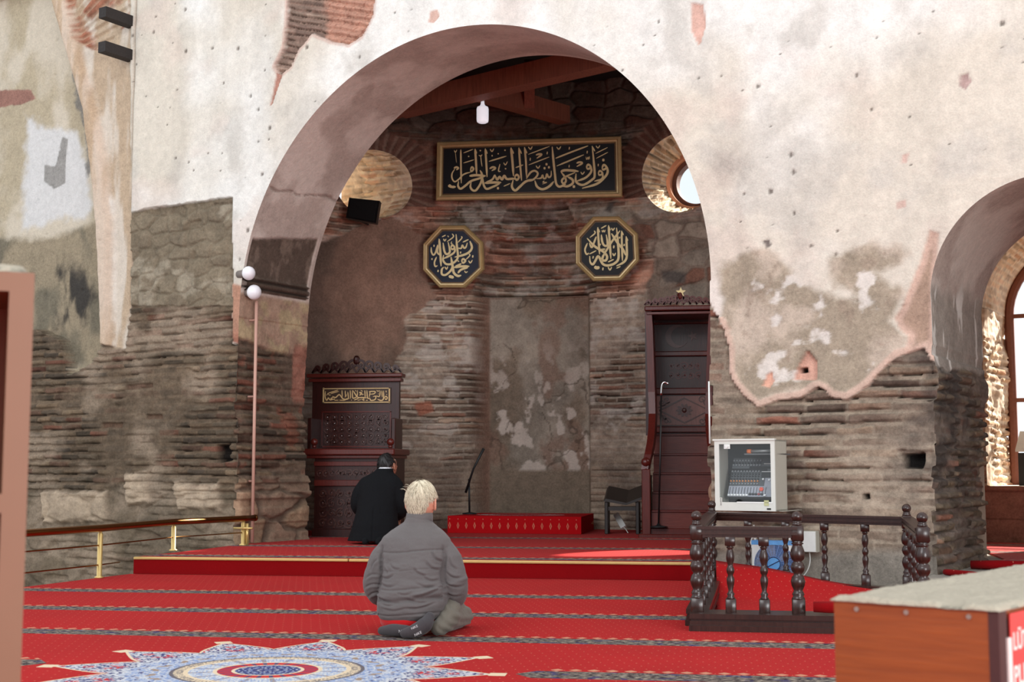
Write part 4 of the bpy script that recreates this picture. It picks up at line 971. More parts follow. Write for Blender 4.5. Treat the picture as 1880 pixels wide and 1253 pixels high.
# ---- preacher's seat on the left
ks = thing('preaching_seat', 'tall dark carved wooden preaching seat with gold inscription beside the left pier', 'preaching seat', at_y(650, 985, 16.7))
KY = 16.30
mb = MB(); x0, x1, z0, z1 = fbox(mb, 576, 986, 719, 838, KY+0.04, 0.72)
kx0, kx1 = x0, x1
mb.build('seat_body', M['mahogany'], ks)
mb = MB(); fbox(mb, 572, 987, 721, 972, KY, 0.78, 0.01); mb.build('plinth', M['mahogany'], ks)
mb = MB(); fbox(mb, 556, 836, 724, 824, KY-0.10, 0.86, 0.012); fbox(mb, 560, 842, 721, 836, KY-0.04, 0.8, 0.006); mb.build('cornice', M['mahogany2'], ks)
mb = MB(); fbox(mb, 576, 893, 720, 882, KY+0.005, 0.05, 0.006); fbox(mb, 576, 856, 720, 848, KY+0.01, 0.05, 0.004); mb.build('moulding', M['mahogany2'], ks)
mb = MB(); a = at_y(584, 970, KY+0.04); b = at_y(714, 897, KY+0.04); scrollwork(mb, a[0], b[0], a[2], b[2], KY+0.04, 0.012, 8, 4, 0.016, 4)
mb.build('carving', M['carved'], ks); mb = MB(); a = at_y(582, 878, KY+0.04); b = at_y(714, 860, KY+0.04); scrollwork(mb, a[0], b[0], a[2], b[2], KY+0.04, 0.010, 12, 1, 0.014, 5)
mb.build('carving', M['carved'], ks)
BY = 17.05
mb = MB(); bx0, bx1, bz0, bz1 = fbox(mb, 572, 830, 733, 700, BY, 0.08); mb.build('backrest', M['mahogany'], ks)
mb = MB(); fbox(mb, 566, 702, 736, 694, BY-0.06, 0.16, 0.006); fbox(mb, 562, 694, 738, 685, BY-0.10, 0.22, 0.01); mb.build('top_cornice', M['mahogany2'], ks)
mb = MB(); a = at_y(574, 685, BY); b = at_y(736, 660, BY); crest(mb, a[0], b[0], a[2]-0.005, (b[2]-a[2])*1.15, BY-0.02, 0.04, 0.030, 10); mb.build('crest', M['mahogany'], ks)
mb = MB(); a = at_y(594, 818, BY); b = at_y(715, 760, BY); scrollwork(mb, a[0], b[0], a[2], b[2], BY, 0.012, 9, 5, 0.014, 6); mb.build('carving', M['carved'], ks)
mb = MB()
for q in ((590, 822, 592, 756), (715, 822, 718, 756), (590, 758, 718, 755), (590, 822, 718, 819)): fbox(mb, *q, BY-0.012, 0.02)
mb.build('panel_frame', M['mahogany2'], ks)
for px in (577, 717):
    c = at_y(px, 812, KY+0.05); MB().ball((c[0], c[1], c[2]), 0.048).lathe([(0.025, -0.075), (0.03, -0.05), (0.018, -0.04)], (c[0], c[1], c[2]), 12).build('knob', M['mahogany2'], ks, True)
for px in (568, 722):
    mb = MB(); fbox(mb, px-4, 826, px+4, 768, KY+0.35, 0.4, 0.008); mb.build('arm', M['mahogany'], ks)
# gold inscription plaque
PY = BY-0.016
mb = MB(); fbox(mb, 591, 742, 718, 711.5, PY, 0.016); pq = mb.build('plaque', simple('brown_plaque', (58, 36, 20), 0.5), ks)
mb = MB()
for q in ((592.5, 715, 716, 712.4), (592.5, 740.4, 716, 737.8), (592.5, 740.4, 595, 712.4), (713.5, 740.4, 716, 712.4)): fbox(mb, *q, PY-0.006, 0.007)
mb.build('gold_border', M['gold'], pq)
PLQ = [([(170, 180), (160, 320), (200, 410), (240, 350), (290, 400), (400, 370)], 24), ([(220, 240), (480, 155)], 20), ([(300, 245), (500, 185)], 20), ([(190, 290), (235, 250), (270, 285), (300, 270)], 14),
 ([(340, 310), (420, 340), (500, 270), (545, 300), (600, 370), (690, 385), (760, 360)], 28), ([(390, 320), (300, 370), (400, 390)], 22), ([(510, 405), (640, 405), (720, 350)], 22), ([(575, 160), (585, 330)], 22), ([(655, 170), (665, 330)], 22),
 ([(720, 200), (740, 370)], 24), ([(780, 160), (790, 370)], 24), ([(690, 300), (650, 330), (700, 260)], 16), ([(835, 160), (840, 340), (890, 350), (950, 300), (960, 160)], 26), ([(850, 170), (960, 330), (1080, 340), (1200, 350)], 28),
 ([(1000, 215), (1060, 230), (1010, 290)], 34), ([(900, 160), (930, 190)], 16), ([(1040, 160), (1090, 190)], 16), ([(1140, 160), (1150, 340)], 24), ([(1190, 160), (1210, 350), (1270, 350)], 26), ([(1240, 200), (1300, 190), (1395, 195), (1370, 245), (1260, 262)], 24), ([(1060, 270), (1110, 260)], 22),
 ([(1265, 360), (1290, 410), (1390, 390), (1410, 310), (1340, 320)], 26), ([(1270, 200), (1250, 330)], 20), ([(1420, 300), (1500, 310), (1520, 170)], 24), ([(1430, 160), (1470, 190), (1500, 160)], 16), ([(1455, 385), (1540, 412), (1600, 370), (1605, 170)], 28), ([(1560, 170), (1570, 330)], 22),
 ([(1625, 350), (1660, 310), (1695, 350), (1660, 388), (1625, 350)], 24), ([(1662, 170), (1670, 215)], 22), ([(1670, 262), (1690, 268)], 16), ([(875, 405), (985, 360)], 24), ([(1100, 340), (1120, 410), (1060, 375)], 22), ([(1165, 408), (1215, 408)], 18), ([(805, 400), (820, 408)], 20), ([(1470, 250), (1482, 255)], 20), ([(390, 408), (490, 405)], 18), ([(960, 410), (1050, 390)], 16)]
UNIT = 17.2/2450/13.43
mb = MB(); px_strokes(mb, PLQ, lambda a, b: (585+a/13.43, 705+b/13.43), (at_y(654, 726, PY-0.001)), EY, EX, EZ, 0.004); mb.build('inscription', M['gold'], pq)

# ---- minbar (stepped pulpit) on the right
mn = thing('stepped_pulpit', 'tall red-brown wooden pulpit with carved crest and steps beside the right pier', 'pulpit', at_y(1245, 985, 17.2))
MY = 16.72
mb = MB(); fbox(mb, 1172, 990, 1318, 982, MY-0.10, 1.7, 0.01); fbox(mb, 1180, 984, 1312, 971, MY-0.02, 1.55, 0.008); mb.build('plinth', M['mahogany2'], mn)
xa = at_y(1196, 950, MY)[0]; xb = at_y(1311, 950, MY)[0]; zt = 0.27
sy = [937, 903, 868, 833, 797]
for i, y in enumerate(sy):
    Y = MY+0.02+0.25*i; z1 = at_y(1240, y, Y)[2]
    mb = MB(); mb.box(((xa+xb)/2, (Y+18.0)/2, (zt+z1-0.03)/2), (xb-xa, 18.0-Y, z1-0.03-zt)); s_ = mb.build('step', M['mahogany_step'], mn)
    MB().box(((xa+xb)/2, (Y-0.02+18.0)/2, z1-0.015), (xb-xa, 18.02-Y, 0.03), bev=0.006).build('tread', M['mahogany2'], s_)
    zt = z1
RY = 17.98
mb = MB(); fbox(mb, 1186, 800, 1318, 572, RY, 0.05); mb.build('back_board', M['mahogany'], mn)
for ya, yb in ((795, 783), (725, 712), (655, 644), (596, 590)):
    mb = MB(); fbox(mb, 1198, ya, 1314, yb, RY-0.05, 0.05, 0.012); mb.build('rail', M['mahogany2'], mn)
mb = MB(); fbox(mb, 1201, 781, 1312, 727, RY-0.012, 0.012); M['carved2'] = wood('pale_carved_wood', (104, 62, 54), (140, 94, 84), 0.28); cp = mb.build('carved_panel', M['carved2'], mn)  # panel wood in a paler tone than the carving on it
mb = MB(); a = at_y(1203, 779, RY-0.012); b = at_y(1310, 729, RY-0.012); xm, zm = (a[0]+b[0])/2, (a[2]+b[2])/2; hx, hz = (b[0]-a[0])/2, (b[2]-a[2])/2
mb.stroke([(xm-hx*0.86, zm), (xm, zm+hz*0.92), (xm+hx*0.86, zm), (xm, zm-hz*0.92), (xm-hx*0.86, zm)], 0.02, (0, RY-0.012, 0), EX, EZ, -EY, 0.012, 1, 1, True)
for k in range(10):
    an = 2*math.pi*k/10; mb.stroke([(xm+0.035*math.cos(an), zm+0.035*math.sin(an)), (xm+0.11*math.cos(an), zm+0.09*math.sin(an))], 0.035, (0, RY-0.012, 0), EX, EZ, -EY, 0.012, 0.3, 4)
mb.ball((xm, RY-0.018, zm), (0.032, 0.012, 0.032), 10, 6)
for sx in (-1, 1):
    for sz in (-1, 1):
        for f in (0.30, 0.58):
            mb.stroke([(xm+sx*hx*0.98*(1-f*0.2), zm+sz*hz*0.2)]+spiral(xm+sx*hx*(0.92-f*0.55), zm+sz*hz*(0.35+f*0.75), 0.05, 1.2, 0.5*sx, sx*sz, 10), 0.016, (0, RY-0.012, 0), EX, EZ, -EY, 0.010, 0.4, 2)
mb.build('carving', M['carved'], cp)
# crescent and star carved in the upper panel
mb = MB(); c = at_y(1243, 618, RY); rr = 0.155
NA = 32
ou = [(c[0]+rr*math.cos(a), c[2]+rr*math.sin(a)) for a in np.linspace(0.55, 2*math.pi-0.55, 32)]; inn = [(c[0]+0.045+rr*0.80*math.cos(a), c[2]+rr*0.80*math.sin(a)) for a in np.linspace(2*math.pi-0.62, 0.62, 32)]
inn = inn[::-1]; L = [(x, RY-d, z) for d in (0, 0.010) for q in (ou, inn) for x, z in q]
mb.add(L, [f for i in range(NA-1) for f in ((64+i, 64+i+1, 96+i+1, 96+i), (i, 64+i, 64+i+1, i+1), (32+i, 32+i+1, 96+i+1, 96+i))])
sc = (c[0]+0.21, c[2]); sp = [(sc[0]+(0.075 if k % 2 == 0 else 0.030)*math.cos(math.pi+math.pi*k/5), sc[1]+(0.075 if k % 2 == 0 else 0.030)*math.sin(math.pi+math.pi*k/5)) for k in range(10)]
mb.slab(sp[::-1], (0, RY, 0), EX, EZ, -EY, 0.010); mb.build('crescent_and_star', wood('worn_mahogany', (74, 36, 30), (98, 52, 44), 0.3), mn)
mb = MB(); a = at_y(1206, 703, RY); b = at_y(1308, 659, RY); scrollwork(mb, a[0]+0.15, b[0]-0.15, a[2]+0.03, b[2]-0.03, RY, 0.006, 5, 2, 0.012, 9); mb.build('carving', M['mahogany2'], mn)
# door frame: flanking boards that sweep outward at the foot
FY = 17.15
def side_board(name, s):
    prof = [(0.0, 300), (0.0, 200), (0.0, 120), (0.01, 60), (0.03, 0)]
    ys = [572, 600, 660, 720, 760, 790, 815, 835, 850, 862]
    pxl = [1184, 1186, 1188, 1190, 1191, 1190, 1187, 1183, 1179, 1177]
    L = []; 
    for y, px in zip(ys, pxl):
        Y = FY-0.5*sst(740, 862, np.array(float(y))); q = at_y(px if s < 0 else 2498-px, y, float(Y)); L.append((q[0], float(Y), q[2]))
    vs = []
    for x, Y, z in L:
        w = 0.085*(-s)
        vs += [(x, Y, z), (x+w, Y, z), (x+w, Y+0.62, z), (x, Y+0.62, z)]
    fs = []
    for i in range(len(L)-1):
        for k in range(4): fs.append((i*4+k, i*4+(k+1) % 4, i*4+4+(k+1) % 4, i*4+4+k))
    fs += [(0, 1, 2, 3), tuple((len(L)-1)*4+k for k in (3, 2, 1, 0))]
    if s < 0: fs = [f[::-1] for f in fs]
    return link_mesh(name, vs, fs, M['mahogany2'], mn)
side_board('side_board', -1); side_board('side_board', 1)
for s in (-1, 1):
    x = xa-0.06 if s < 0 else xb+0.06
    zb = at_y(1178, 862, MY)[2]
    MB().box((x, MY+0.02+0.55, (0.27+zb-0.1)/2+0.02), (0.05, 1.0, zb-0.36)).build('balustrade_panel', M['mahogany'], mn)
    n_ = MB(); n_.box((x, MY-0.03, (0.16+zb)/2), (0.105, 0.105, zb-0.16), bev=0.008); ne = n_.build('newel_post', M['mahogany2'], mn)
    MB().lathe([(0.045, 0), (0.030, 0.02), (0.035, 0.03)], (x, MY-0.03, zb), 14).ball((x, MY-0.03, zb+0.085), 0.062).build('ball_finial', M['mahogany2'], ne, True)
mb = MB(); fbox(mb, 1183, 571, 1316, 560, FY-0.06, 0.72, 0.012); fbox(mb, 1187, 578, 1313, 571, FY-0.02, 0.64, 0.004); mb.build('cornice', M['mahogany2'], mn)
mb = MB(); a = at_y(1184, 560, FY-0.03); b = at_y(1314, 541, FY-0.03); crest(mb, a[0], b[0], a[2]-0.004, (b[2]-a[2])*1.15, FY-0.03, 0.04, 0.026, 11); mb.build('crest', M['mahogany2'], mn)
c = at_y(1250, 537, FY-0.02); sp = [(c[0]+(0.068 if k % 2 == 0 else 0.028)*math.cos(math.pi/2+math.pi*k/5), c[2]+(0.068 if k % 2 == 0 else 0.028)*math.sin(math.pi/2+math.pi*k/5)) for k in range(10)]
MB().slab(sp[::-1], (0, FY-0.02, 0), EX, EZ, -EY, 0.015).build('star_finial', M['goldtext'], mn)

# microphone stand on the pulpit's first step
M['chrome'] = simple('chrome', (206, 206, 206), 0.12, 1.0, 0.02); M['black'] = simple('matt_black', (22, 22, 24), 0.5, var=0.05); M['blackgloss'] = simple('black_metal', (26, 25, 26), 0.3, var=0.05)
MSY = 16.68
ms = thing('microphone_stand', 'slim chrome-necked microphone stand on the wooden pulpit steps', 'microphone stand', at_y(1210, 968, MSY))
b0 = at_y(1209, 969, MSY); MB().lathe([(0.11, 0.0), (0.11, 0.012), (0.03, 0.025), (0.012, 0.05)], (b0[0], b0[1], b0[2]), 20).build('base', M['black'], ms, True)
MB().tube([b0+[0, 0, 0.02], at_y(1212, 850, MSY), at_y(1214, 722, MSY)], 0.011, 10).build('pole', M['blackgloss'], ms, True)
MB().tube(catmull([at_y(1214, 726, MSY), at_y(1215, 710, MSY), at_y(1218, 703, MSY), at_y(1223, 702.5, MSY), at_y(1226, 706, MSY)], 4), 0.016, 10).build('neck', M['chrome'], ms, True)
# dark boom stand in the niche
ms = thing('microphone_stand', 'black boom microphone stand at the left side of the niche', 'microphone stand', at_y(862, 938, 18.1))
b0 = at_y(862, 939, 18.1); b0[2] = 0.386; MB().lathe([(0.10, 0.0), (0.10, 0.015), (0.02, 0.03)], b0, 18).build('base', M['black'], ms, True)
MB().tube([b0+[0, 0, 0.02], at_y(861, 880, 18.1)], 0.014, 8).build('pole', M['black'], ms, True)
MB().tube([at_y(855, 905, 18.1), at_y(869, 862, 18.05), at_y(888, 824, 18.0)], [0.018, 0.014, 0.02], 8).build('boom', M['black'], ms, True)

# folding book stand and power strip beside the pulpit
rb = thing('book_stand', 'low black V-topped book stand against the wall beside the wooden pulpit', 'book stand', at_y(1140, 972, 17.55))
RYY = 17.45
M['darkwood'] = wood('black_wood', (30, 26, 24), (48, 40, 36), 0.45)
def pxslab(mb, pts, Y, t): 
    L = [at_y(a, b, Y) for a, b in pts]; mb.slab([(q[0], q[2]) for q in L][::-1], (0, Y, 0), EX, EZ, EY, t)
z_ = at_y(1140, 925, RYY)[2]
for pts, nm in (([(1108, 921), (1150, 928), (1150, 924), (1112, 916)], 'left_leaf'), ([(1150, 928), (1178, 918), (1178, 913), (1150, 924)], 'right_leaf')):
    L = [at_y(a, b, RYY) for a, b in pts]; hi = 0.16
    v = [(q[0], RYY, q[2]) for q in L]+[(q[0]+0.01, RYY+0.45, q[2]+hi) for q in L]
    link_mesh(nm, v, [(0, 1, 2, 3), (7, 6, 5, 4), (0, 4, 5, 1), (1, 5, 6, 2), (2, 6, 7, 3), (3, 7, 4, 0)], M['darkwood'], rb)
for px in (1113, 1170):
    q = at_y(px, 922, RYY+0.04); mb = MB(); mb.box((q[0], RYY+0.2, (0.161+q[2])/2), (0.045, 0.34, q[2]-0.161), bev=0.006); mb.build('leg', M['darkwood'], rb)
a = at_y(1113, 930, RYY+0.1); b = at_y(1170, 938, RYY+0.1); MB().box(((a[0]+b[0])/2, RYY+0.2, a[2]-0.03), (b[0]-a[0], 0.3, 0.05)).build('apron', M['darkwood'], rb)
M['white'] = simple('white_plastic', (222, 222, 218), 0.4, var=0.03)
ps = thing('power_strip', 'small white power strip leaning under the black book stand', 'power strip', at_y(1140, 972, 17.8))
a = at_y(1131, 945, 17.9); b = at_y(1145, 969, 17.75); MB().beam(a, b, 0.075, 0.035, (0, 1, 0)).build('strip_body', M['white'], ps)
c3 = at_y(1153, 980, 17.6); c3[2] = 0.172; MB().tube(catmull([b, b+[0.03, -0.06, -0.02], c3], 5), 0.006, 6).build('cord', M['white'], ps, True)

# ------------------------------------------------------------------ framed calligraphy
M['panel_black'] = simple('black_panel', (15, 18, 23), 0.45, var=0.06, spec=0.3); M['panel_navy'] = simple('dark_navy_panel', (30, 38, 56), 0.5, var=0.06, spec=0.3)
M['frame_gold'] = simple('antique_gold_frame', (190, 164, 116), 0.35, 0.25, 0.10, 14); M['frame_dark'] = simple('dark_gold_rebate', (92, 66, 42), 0.4, 0.4, 0.1)
RECT_L = [([(512, 300), (515, 600), (520, 920)], 32), ([(690, 660), (720, 620), (745, 660), (705, 700), (690, 655)], 34), ([(690, 715), (600, 740), (540, 775), (470, 850), (400, 890), (352, 830), (352, 740), (400, 660)], 28), ([(385, 645), (430, 622), (465, 640), (430, 675)], 36),
 ([(960, 785), (850, 830), (700, 880), (600, 960), (510, 1020), (462, 970), (472, 880)], 40), ([(670, 785), (800, 770), (970, 785)], 46), ([(775, 285), (790, 500), (802, 745)], 40), ([(778, 300), (806, 372)], 24), ([(962, 280), (978, 500), (995, 805)], 38), ([(964, 290), (1000, 375)], 24),
 ([(866, 680), (900, 760), (885, 900), (800, 1040), (735, 1050), (690, 990), (702, 890)], 40), ([(1140, 760), (1090, 850), (960, 912)], 36), ([(950, 915), (1100, 905), (1255, 905)], 46), ([(1230, 925), (1100, 985), (985, 1022), (930, 940), (918, 820)], 40),
 ([(1140, 765), (1180, 850), (1225, 800), (1270, 850), (1312, 780), (1360, 840), (1480, 835), (1555, 850)], 42), ([(1500, 800), (1545, 760), (1580, 810), (1540, 860), (1500, 800)], 38), ([(1435, 262), (1460, 500), (1482, 790)], 44), ([(1440, 280), (1485, 375)], 26), ([(1580, 262), (1602, 560), (1630, 870)], 36), ([(1584, 280), (1630, 375)], 24), ([(1685, 255), (1708, 500), (1722, 810)], 36), ([(1688, 272), (1730, 370)], 24),
 ([(1820, 845), (1700, 892), (1600, 980), (1512, 1052), (1452, 980), (1475, 860)], 44), ([(560, 362), (740, 292)], 16), ([(560, 547), (752, 487)], 18), ([(1030, 517), (1352, 420)], 26), ([(1520, 632), (1660, 580)], 24), ([(1298, 976), (1420, 922)], 20), ([(1040, 652), (1100, 622), (1148, 642), (1080, 690)], 36),
 ([(1232, 565), (1205, 690), (1245, 700)], 22), ([(1050, 290), (1085, 335), (1120, 280)], 20), ([(1300, 540), (1332, 582), (1372, 518)], 20), ([(390, 310), (412, 350), (440, 305)], 14), ([(412, 350), (432, 540)], 8), ([(1175, 1010), (1215, 1010)], 46), ([(1075, 412), (1100, 412)], 26), ([(1188, 376), (1212, 376)], 24), ([(1322, 652), (1350, 652)], 24), ([(645, 425), (668, 425)], 24), ([(858, 318), (884, 318)], 26), ([(1312, 312), (1338, 312)], 26),
 ([(878, 400), (884, 480), (902, 610)], 16), ([(842, 402), (880, 420), (905, 388)], 16), ([(280, 960), (340, 985), (420, 985)], 46), ([(300, 940), (380, 1010)], 26)]
RECT_R = [([(15, 835), (90, 722), (170, 690), (225, 740), (180, 820), (100, 868), (-20, 880)], 36), ([(200, 835), (285, 822), (312, 770), (332, 830), (372, 820), (392, 750), (424, 810), (468, 780), (472, 690)], 32), ([(366, 570), (404, 570)], 44), ([(330, 642), (368, 642)], 44), ([(412, 626), (448, 626)], 44),
 ([(490, 245), (512, 500), (540, 750), (562, 920), (620, 982), (700, 955), (740, 935)], 42), ([(520, 885), (430, 980), (310, 1030), (212, 980), (170, 870)], 44), ([(645, 705), (720, 680), (850, 685), (975, 700)], 46), ([(650, 710), (720, 800), (742, 880), (695, 925), (668, 865), (745, 795), (910, 722)], 38), ([(770, 800), (860, 850), (866, 920), (780, 972), (690, 978)], 44),
 ([(1115, 625), (1155, 575), (1200, 625), (1150, 655), (1115, 620)], 40), ([(1212, 630), (1200, 720), (1100, 820), (930, 885)], 40), ([(928, 740), (925, 880), (1000, 942), (1090, 940), (1220, 855), (1270, 780), (1252, 500), (1225, 232)], 42), ([(1228, 245), (1276, 332)], 24), ([(1405, 640), (1440, 580), (1490, 630), (1430, 668), (1405, 635)], 40), ([(1505, 620), (1505, 730), (1430, 835), (1300, 935), (1040, 1012)], 44),
 ([(1335, 730), (1372, 690), (1415, 740), (1360, 768), (1335, 728)], 36), ([(1425, 750), (1400, 840), (1265, 882)], 32), ([(1408, 492), (1452, 492)], 48), ([(865, 980), (912, 980)], 50), ([(552, 460), (850, 342), (1150, 230)], 30), ([(572, 602), (1072, 394)], 28), ([(50, 388), (440, 240)], 18), ([(55, 582), (435, 435)], 20), ([(1285, 372), (1510, 260)], 16), ([(1298, 462), (1515, 348)], 16),
 ([(190, 400), (250, 382), (295, 392), (205, 462)], 34), ([(935, 550), (1000, 530), (1040, 552), (940, 612)], 34), ([(50, 250), (90, 292), (125, 240)], 22), ([(570, 250), (610, 292), (650, 240)], 22), ([(1295, 230), (1332, 270), (1368, 220)], 20), ([(190, 595), (230, 640), (268, 590)], 22), ([(1015, 710), (1045, 752), (1086, 705)], 22), ([(1110, 430), (1122, 482), (1145, 440), (1152, 482), (1172, 430), (1176, 480)], 14), ([(345, 872), (318, 902), (388, 902), (308, 935)], 18),
 ([(808, 250), (800, 300)], 20), ([(1136, 320), (1130, 372)], 20), ([(402, 338), (394, 388)], 20), ([(88, 450), (82, 505)], 20), ([(1338, 560), (1334, 608)], 18), ([(804, 580), (798, 630)], 20)]
OCT1 = [([(650, 245), (665, 450), (682, 640), (640, 722), (560, 772), (470, 770), (420, 700), (430, 610)], 38), ([(895, 365), (930, 480), (880, 562), (780, 612), (625, 650)], 40), ([(680, 490), (740, 492), (762, 440), (792, 490), (825, 470), (850, 395)], 30), ([(350, 325), (370, 550), (385, 812)], 42), ([(420, 395), (440, 530), (470, 592), (512, 590), (540, 540), (510, 385)], 38), ([(555, 480), (585, 438), (625, 480), (585, 512), (555, 475)], 34), ([(632, 490), (620, 560), (540, 622), (415, 682)], 36), ([(325, 430), (290, 560), (250, 612), (215, 560), (210, 475)], 30), ([(330, 440), (318, 560), (372, 622)], 32),
 ([(745, 720), (775, 682), (815, 715), (775, 752), (745, 716)], 36), ([(745, 765), (630, 822)], 34), ([(615, 832), (740, 815), (885, 812)], 42), ([(862, 832), (740, 872), (680, 935)], 38), ([(560, 645), (590, 820), (612, 930), (680, 982), (742, 972)], 44), ([(590, 790), (560, 882), (470, 962), (400, 952), (398, 870), (432, 825)], 38), ([(305, 645), (268, 740), (280, 812), (322, 800)], 28), ([(450, 820), (480, 862), (505, 815)], 24), ([(870, 710), (902, 752), (940, 700)], 22), ([(768, 386), (870, 338)], 24), ([(400, 292), (466, 260)], 20), ([(580, 235), (602, 290), (490, 378)], 22), ([(742, 280), (752, 312), (680, 392)], 22), ([(880, 590), (892, 622), (825, 692)], 22), ([(425, 325), (448, 362), (475, 325)], 22), ([(520, 985), (610, 1012)], 54), ([(500, 270), (520, 295)], 18), ([(262, 430), (258, 468)], 24), ([(225, 668), (222, 700)], 24), ([(334, 875), (328, 915)], 24), ([(948, 615), (942, 660)], 26), ([(732, 550), (728, 588)], 24), ([(676, 712), (704, 730)], 22), ([(800, 890), (820, 922), (855, 905)], 20), ([(575, 370), (562, 410), (590, 412)], 16)]
OCT2 = [([(458, 265), (472, 500), (490, 745)], 38), ([(462, 285), (492, 355)], 24), ([(648, 232), (668, 500), (690, 825)], 40), ([(652, 250), (682, 320)], 24), ([(790, 275), (812, 500), (826, 800), (760, 902), (640, 942), (545, 912), (470, 780), (420, 852), (372, 922), (325, 882), (315, 775)], 42), ([(880, 325), (886, 600), (895, 862)], 34), ([(884, 340), (912, 405)], 22), ([(960, 425), (970, 600), (970, 790), (920, 882), (788, 952)], 40), ([(964, 440), (992, 505)], 22), ([(700, 375), (800, 530), (900, 652), (952, 765)], 40), ([(852, 325), (700, 530), (600, 692), (570, 722)], 36), ([(268, 458), (400, 600), (560, 702), (622, 782), (600, 852), (538, 842), (560, 762), (602, 718)], 42),
 ([(520, 395), (540, 530), (580, 592), (632, 570), (608, 395)], 38), ([(512, 560), (466, 602)], 30), ([(432, 430), (390, 540), (350, 622), (308, 545)], 34), ([(275, 545), (232, 660), (258, 742), (302, 722)], 30), ([(308, 742), (432, 678)], 22), ([(514, 287), (612, 233)], 22), ([(638, 882), (742, 833)], 24), ([(788, 992), (862, 958)], 22), ([(395, 325), (408, 372), (318, 448)], 24), ([(530, 318), (545, 348), (560, 320), (575, 348), (592, 310)], 20), ([(528, 642), (545, 668), (558, 645), (572, 668), (588, 632)], 18), ([(700, 278), (725, 318), (757, 273)], 24), ([(720, 722), (745, 768), (776, 718)], 24), ([(640, 968), (672, 1022), (706, 968)], 24), ([(380, 775), (370, 822)], 24), ([(552, 978), (545, 1030)], 26), ([(744, 585), (738, 640)], 28), ([(846, 432), (842, 468)], 24), ([(928, 560), (922, 600)], 24), ([(400, 960), (440, 985), (490, 972)], 58)]
def frame_loop(mb, poly, p0, ax, ay, nrm, prof):
    """mitred frame: prof is a list of (inset, height) steps around a convex outline given in plane units"""
    n = len(poly); P = np.array(poly, float); cen = P.mean(0); vs = []
    for ins, hh in prof:
        for i in range(n):
            a, b, c = P[i-1], P[i], P[(i+1) % n]
            d1 = (b-a)/np.linalg.norm(b-a); d2 = (c-b)/np.linalg.norm(c-b); n1 = np.array([-d1[1], d1[0]]); n2 = np.array([-d2[1], d2[0]])
            if n1@(cen-b) < 0: n1 = -n1
            if n2@(cen-b) < 0: n2 = -n2
            m = (n1+n2); m = m/(m@n1); q = b+m*ins
            vs.append(p0+ax*q[0]+ay*q[1]+nrm*hh)
    fs = [(i*n+k, i*n+(k+1) % n, (i+1)*n+(k+1) % n, (i+1)*n+k) for i in range(len(prof)-1) for k in range(n)]
    mb.add(vs, fs); return mb
def calligraphy(name, label, cat, corners, drawings, fprof, pmat, Yc, tilt, group=None):
    ay = np.array([0, -math.sin(tilt), math.cos(tilt)]); n = np.array([0, math.cos(tilt), math.sin(tilt)]); ax = EX
    cx = np.mean([c[0] for c in corners]); cy = np.mean([c[1] for c in corners]); p0 = at_y(cx, cy, Yc)
    root = thing(name, label, cat, p0, group)
    out = []
    for c in corners:
        q = at_plane(*c, p0, n)-p0; out.append((float(q@ax), float(q@ay)))
    nrm = -n
    frame_loop(MB(), out, p0, ax, ay, nrm, [(0, -0.03)]+fprof).build('frame', M['frame_gold'], root)
    ins = fprof[-1][0]-0.004; inner = MB(); tmp = MB(); frame_loop(tmp, out, p0, ax, ay, nrm, [(ins, 0.004), (ins, -0.028)]); k = len(out)
    inner.add(tmp.v, tmp.f+[tuple(range(k)), tuple(range(2*k-1, k-1, -1))]); pn = inner.build('panel', pmat, root)
    frame_loop(MB(), out, p0, ax, ay, nrm, [(fprof[-1][0]-0.002, 0.005), (fprof[-1][0]-0.002, 0.010), (fprof[-1][0]+0.012, 0.010), (fprof[-1][0]+0.012, 0.004)]).build('inner_slip', M['frame_dark'], root)
    mb = MB(); global UNIT
    for strokes, f, unit in drawings:
        UNIT = unit; px_strokes(mb, strokes, f, p0+nrm*0.0045, n, ax, ay, 0.006)
    mb.build('lettering', M['goldtext'], pn); return root
S = 10.02; U1 = 18.7/2450/S
calligraphy('framed_calligraphy', 'wide black rectangular panel with gold calligraphy in a gold frame above the niche', 'framed calligraphy',
    [(801, 369), (1142.5, 362.5), (1140.5, 250.5), (803, 261.5)],
    [(RECT_L, lambda a, b: (795+a/S, 245+b/S), U1), (RECT_R, lambda a, b: (965+a/S, 245+b/S), U1)],
    [(0, 0.03), (0.012, 0.05), (0.045, 0.055), (0.055, 0.038), (0.075, 0.035), (0.088, 0.012)], M['panel_black'], 18.55, 0.10)
S9 = 9.64; U2 = 18.5/2450/S9
o1 = [(360, 1193), (812, 1193), (1152, 872), (1132, 388), (818, 88), (372, 90), (72, 420), (68, 880)]
calligraphy('framed_calligraphy', 'octagonal navy panel with gold calligraphy hanging left of the niche head', 'framed calligraphy',
    [(770+a/S9, 405+b/S9) for a, b in o1], [(OCT1, lambda a, b: (770+a/S9, 405+b/S9), U2)],
    [(0, 0.025), (0.012, 0.045), (0.030, 0.035), (0.040, 0.048), (0.060, 0.045), (0.070, 0.012)], M['panel_navy'], 18.45, 0.10, 'octagonal calligraphy panels')
o2 = [(375, 1222), (872, 1212), (1192, 858), (1168, 382), (835, 72), (375, 78), (66, 422), (68, 915)]
calligraphy('framed_calligraphy', 'octagonal black panel with gold calligraphy hanging right of the niche head', 'framed calligraphy',
    [(1050+a/S9, 390+b/S9) for a, b in o2], [(OCT2, lambda a, b: (1050+a/S9, 390+b/S9), U2)],
    [(0, 0.025), (0.012, 0.045), (0.030, 0.035), (0.040, 0.048), (0.060, 0.045), (0.070, 0.012)], M['panel_black'], 18.45, 0.10, 'octagonal calligraphy panels')

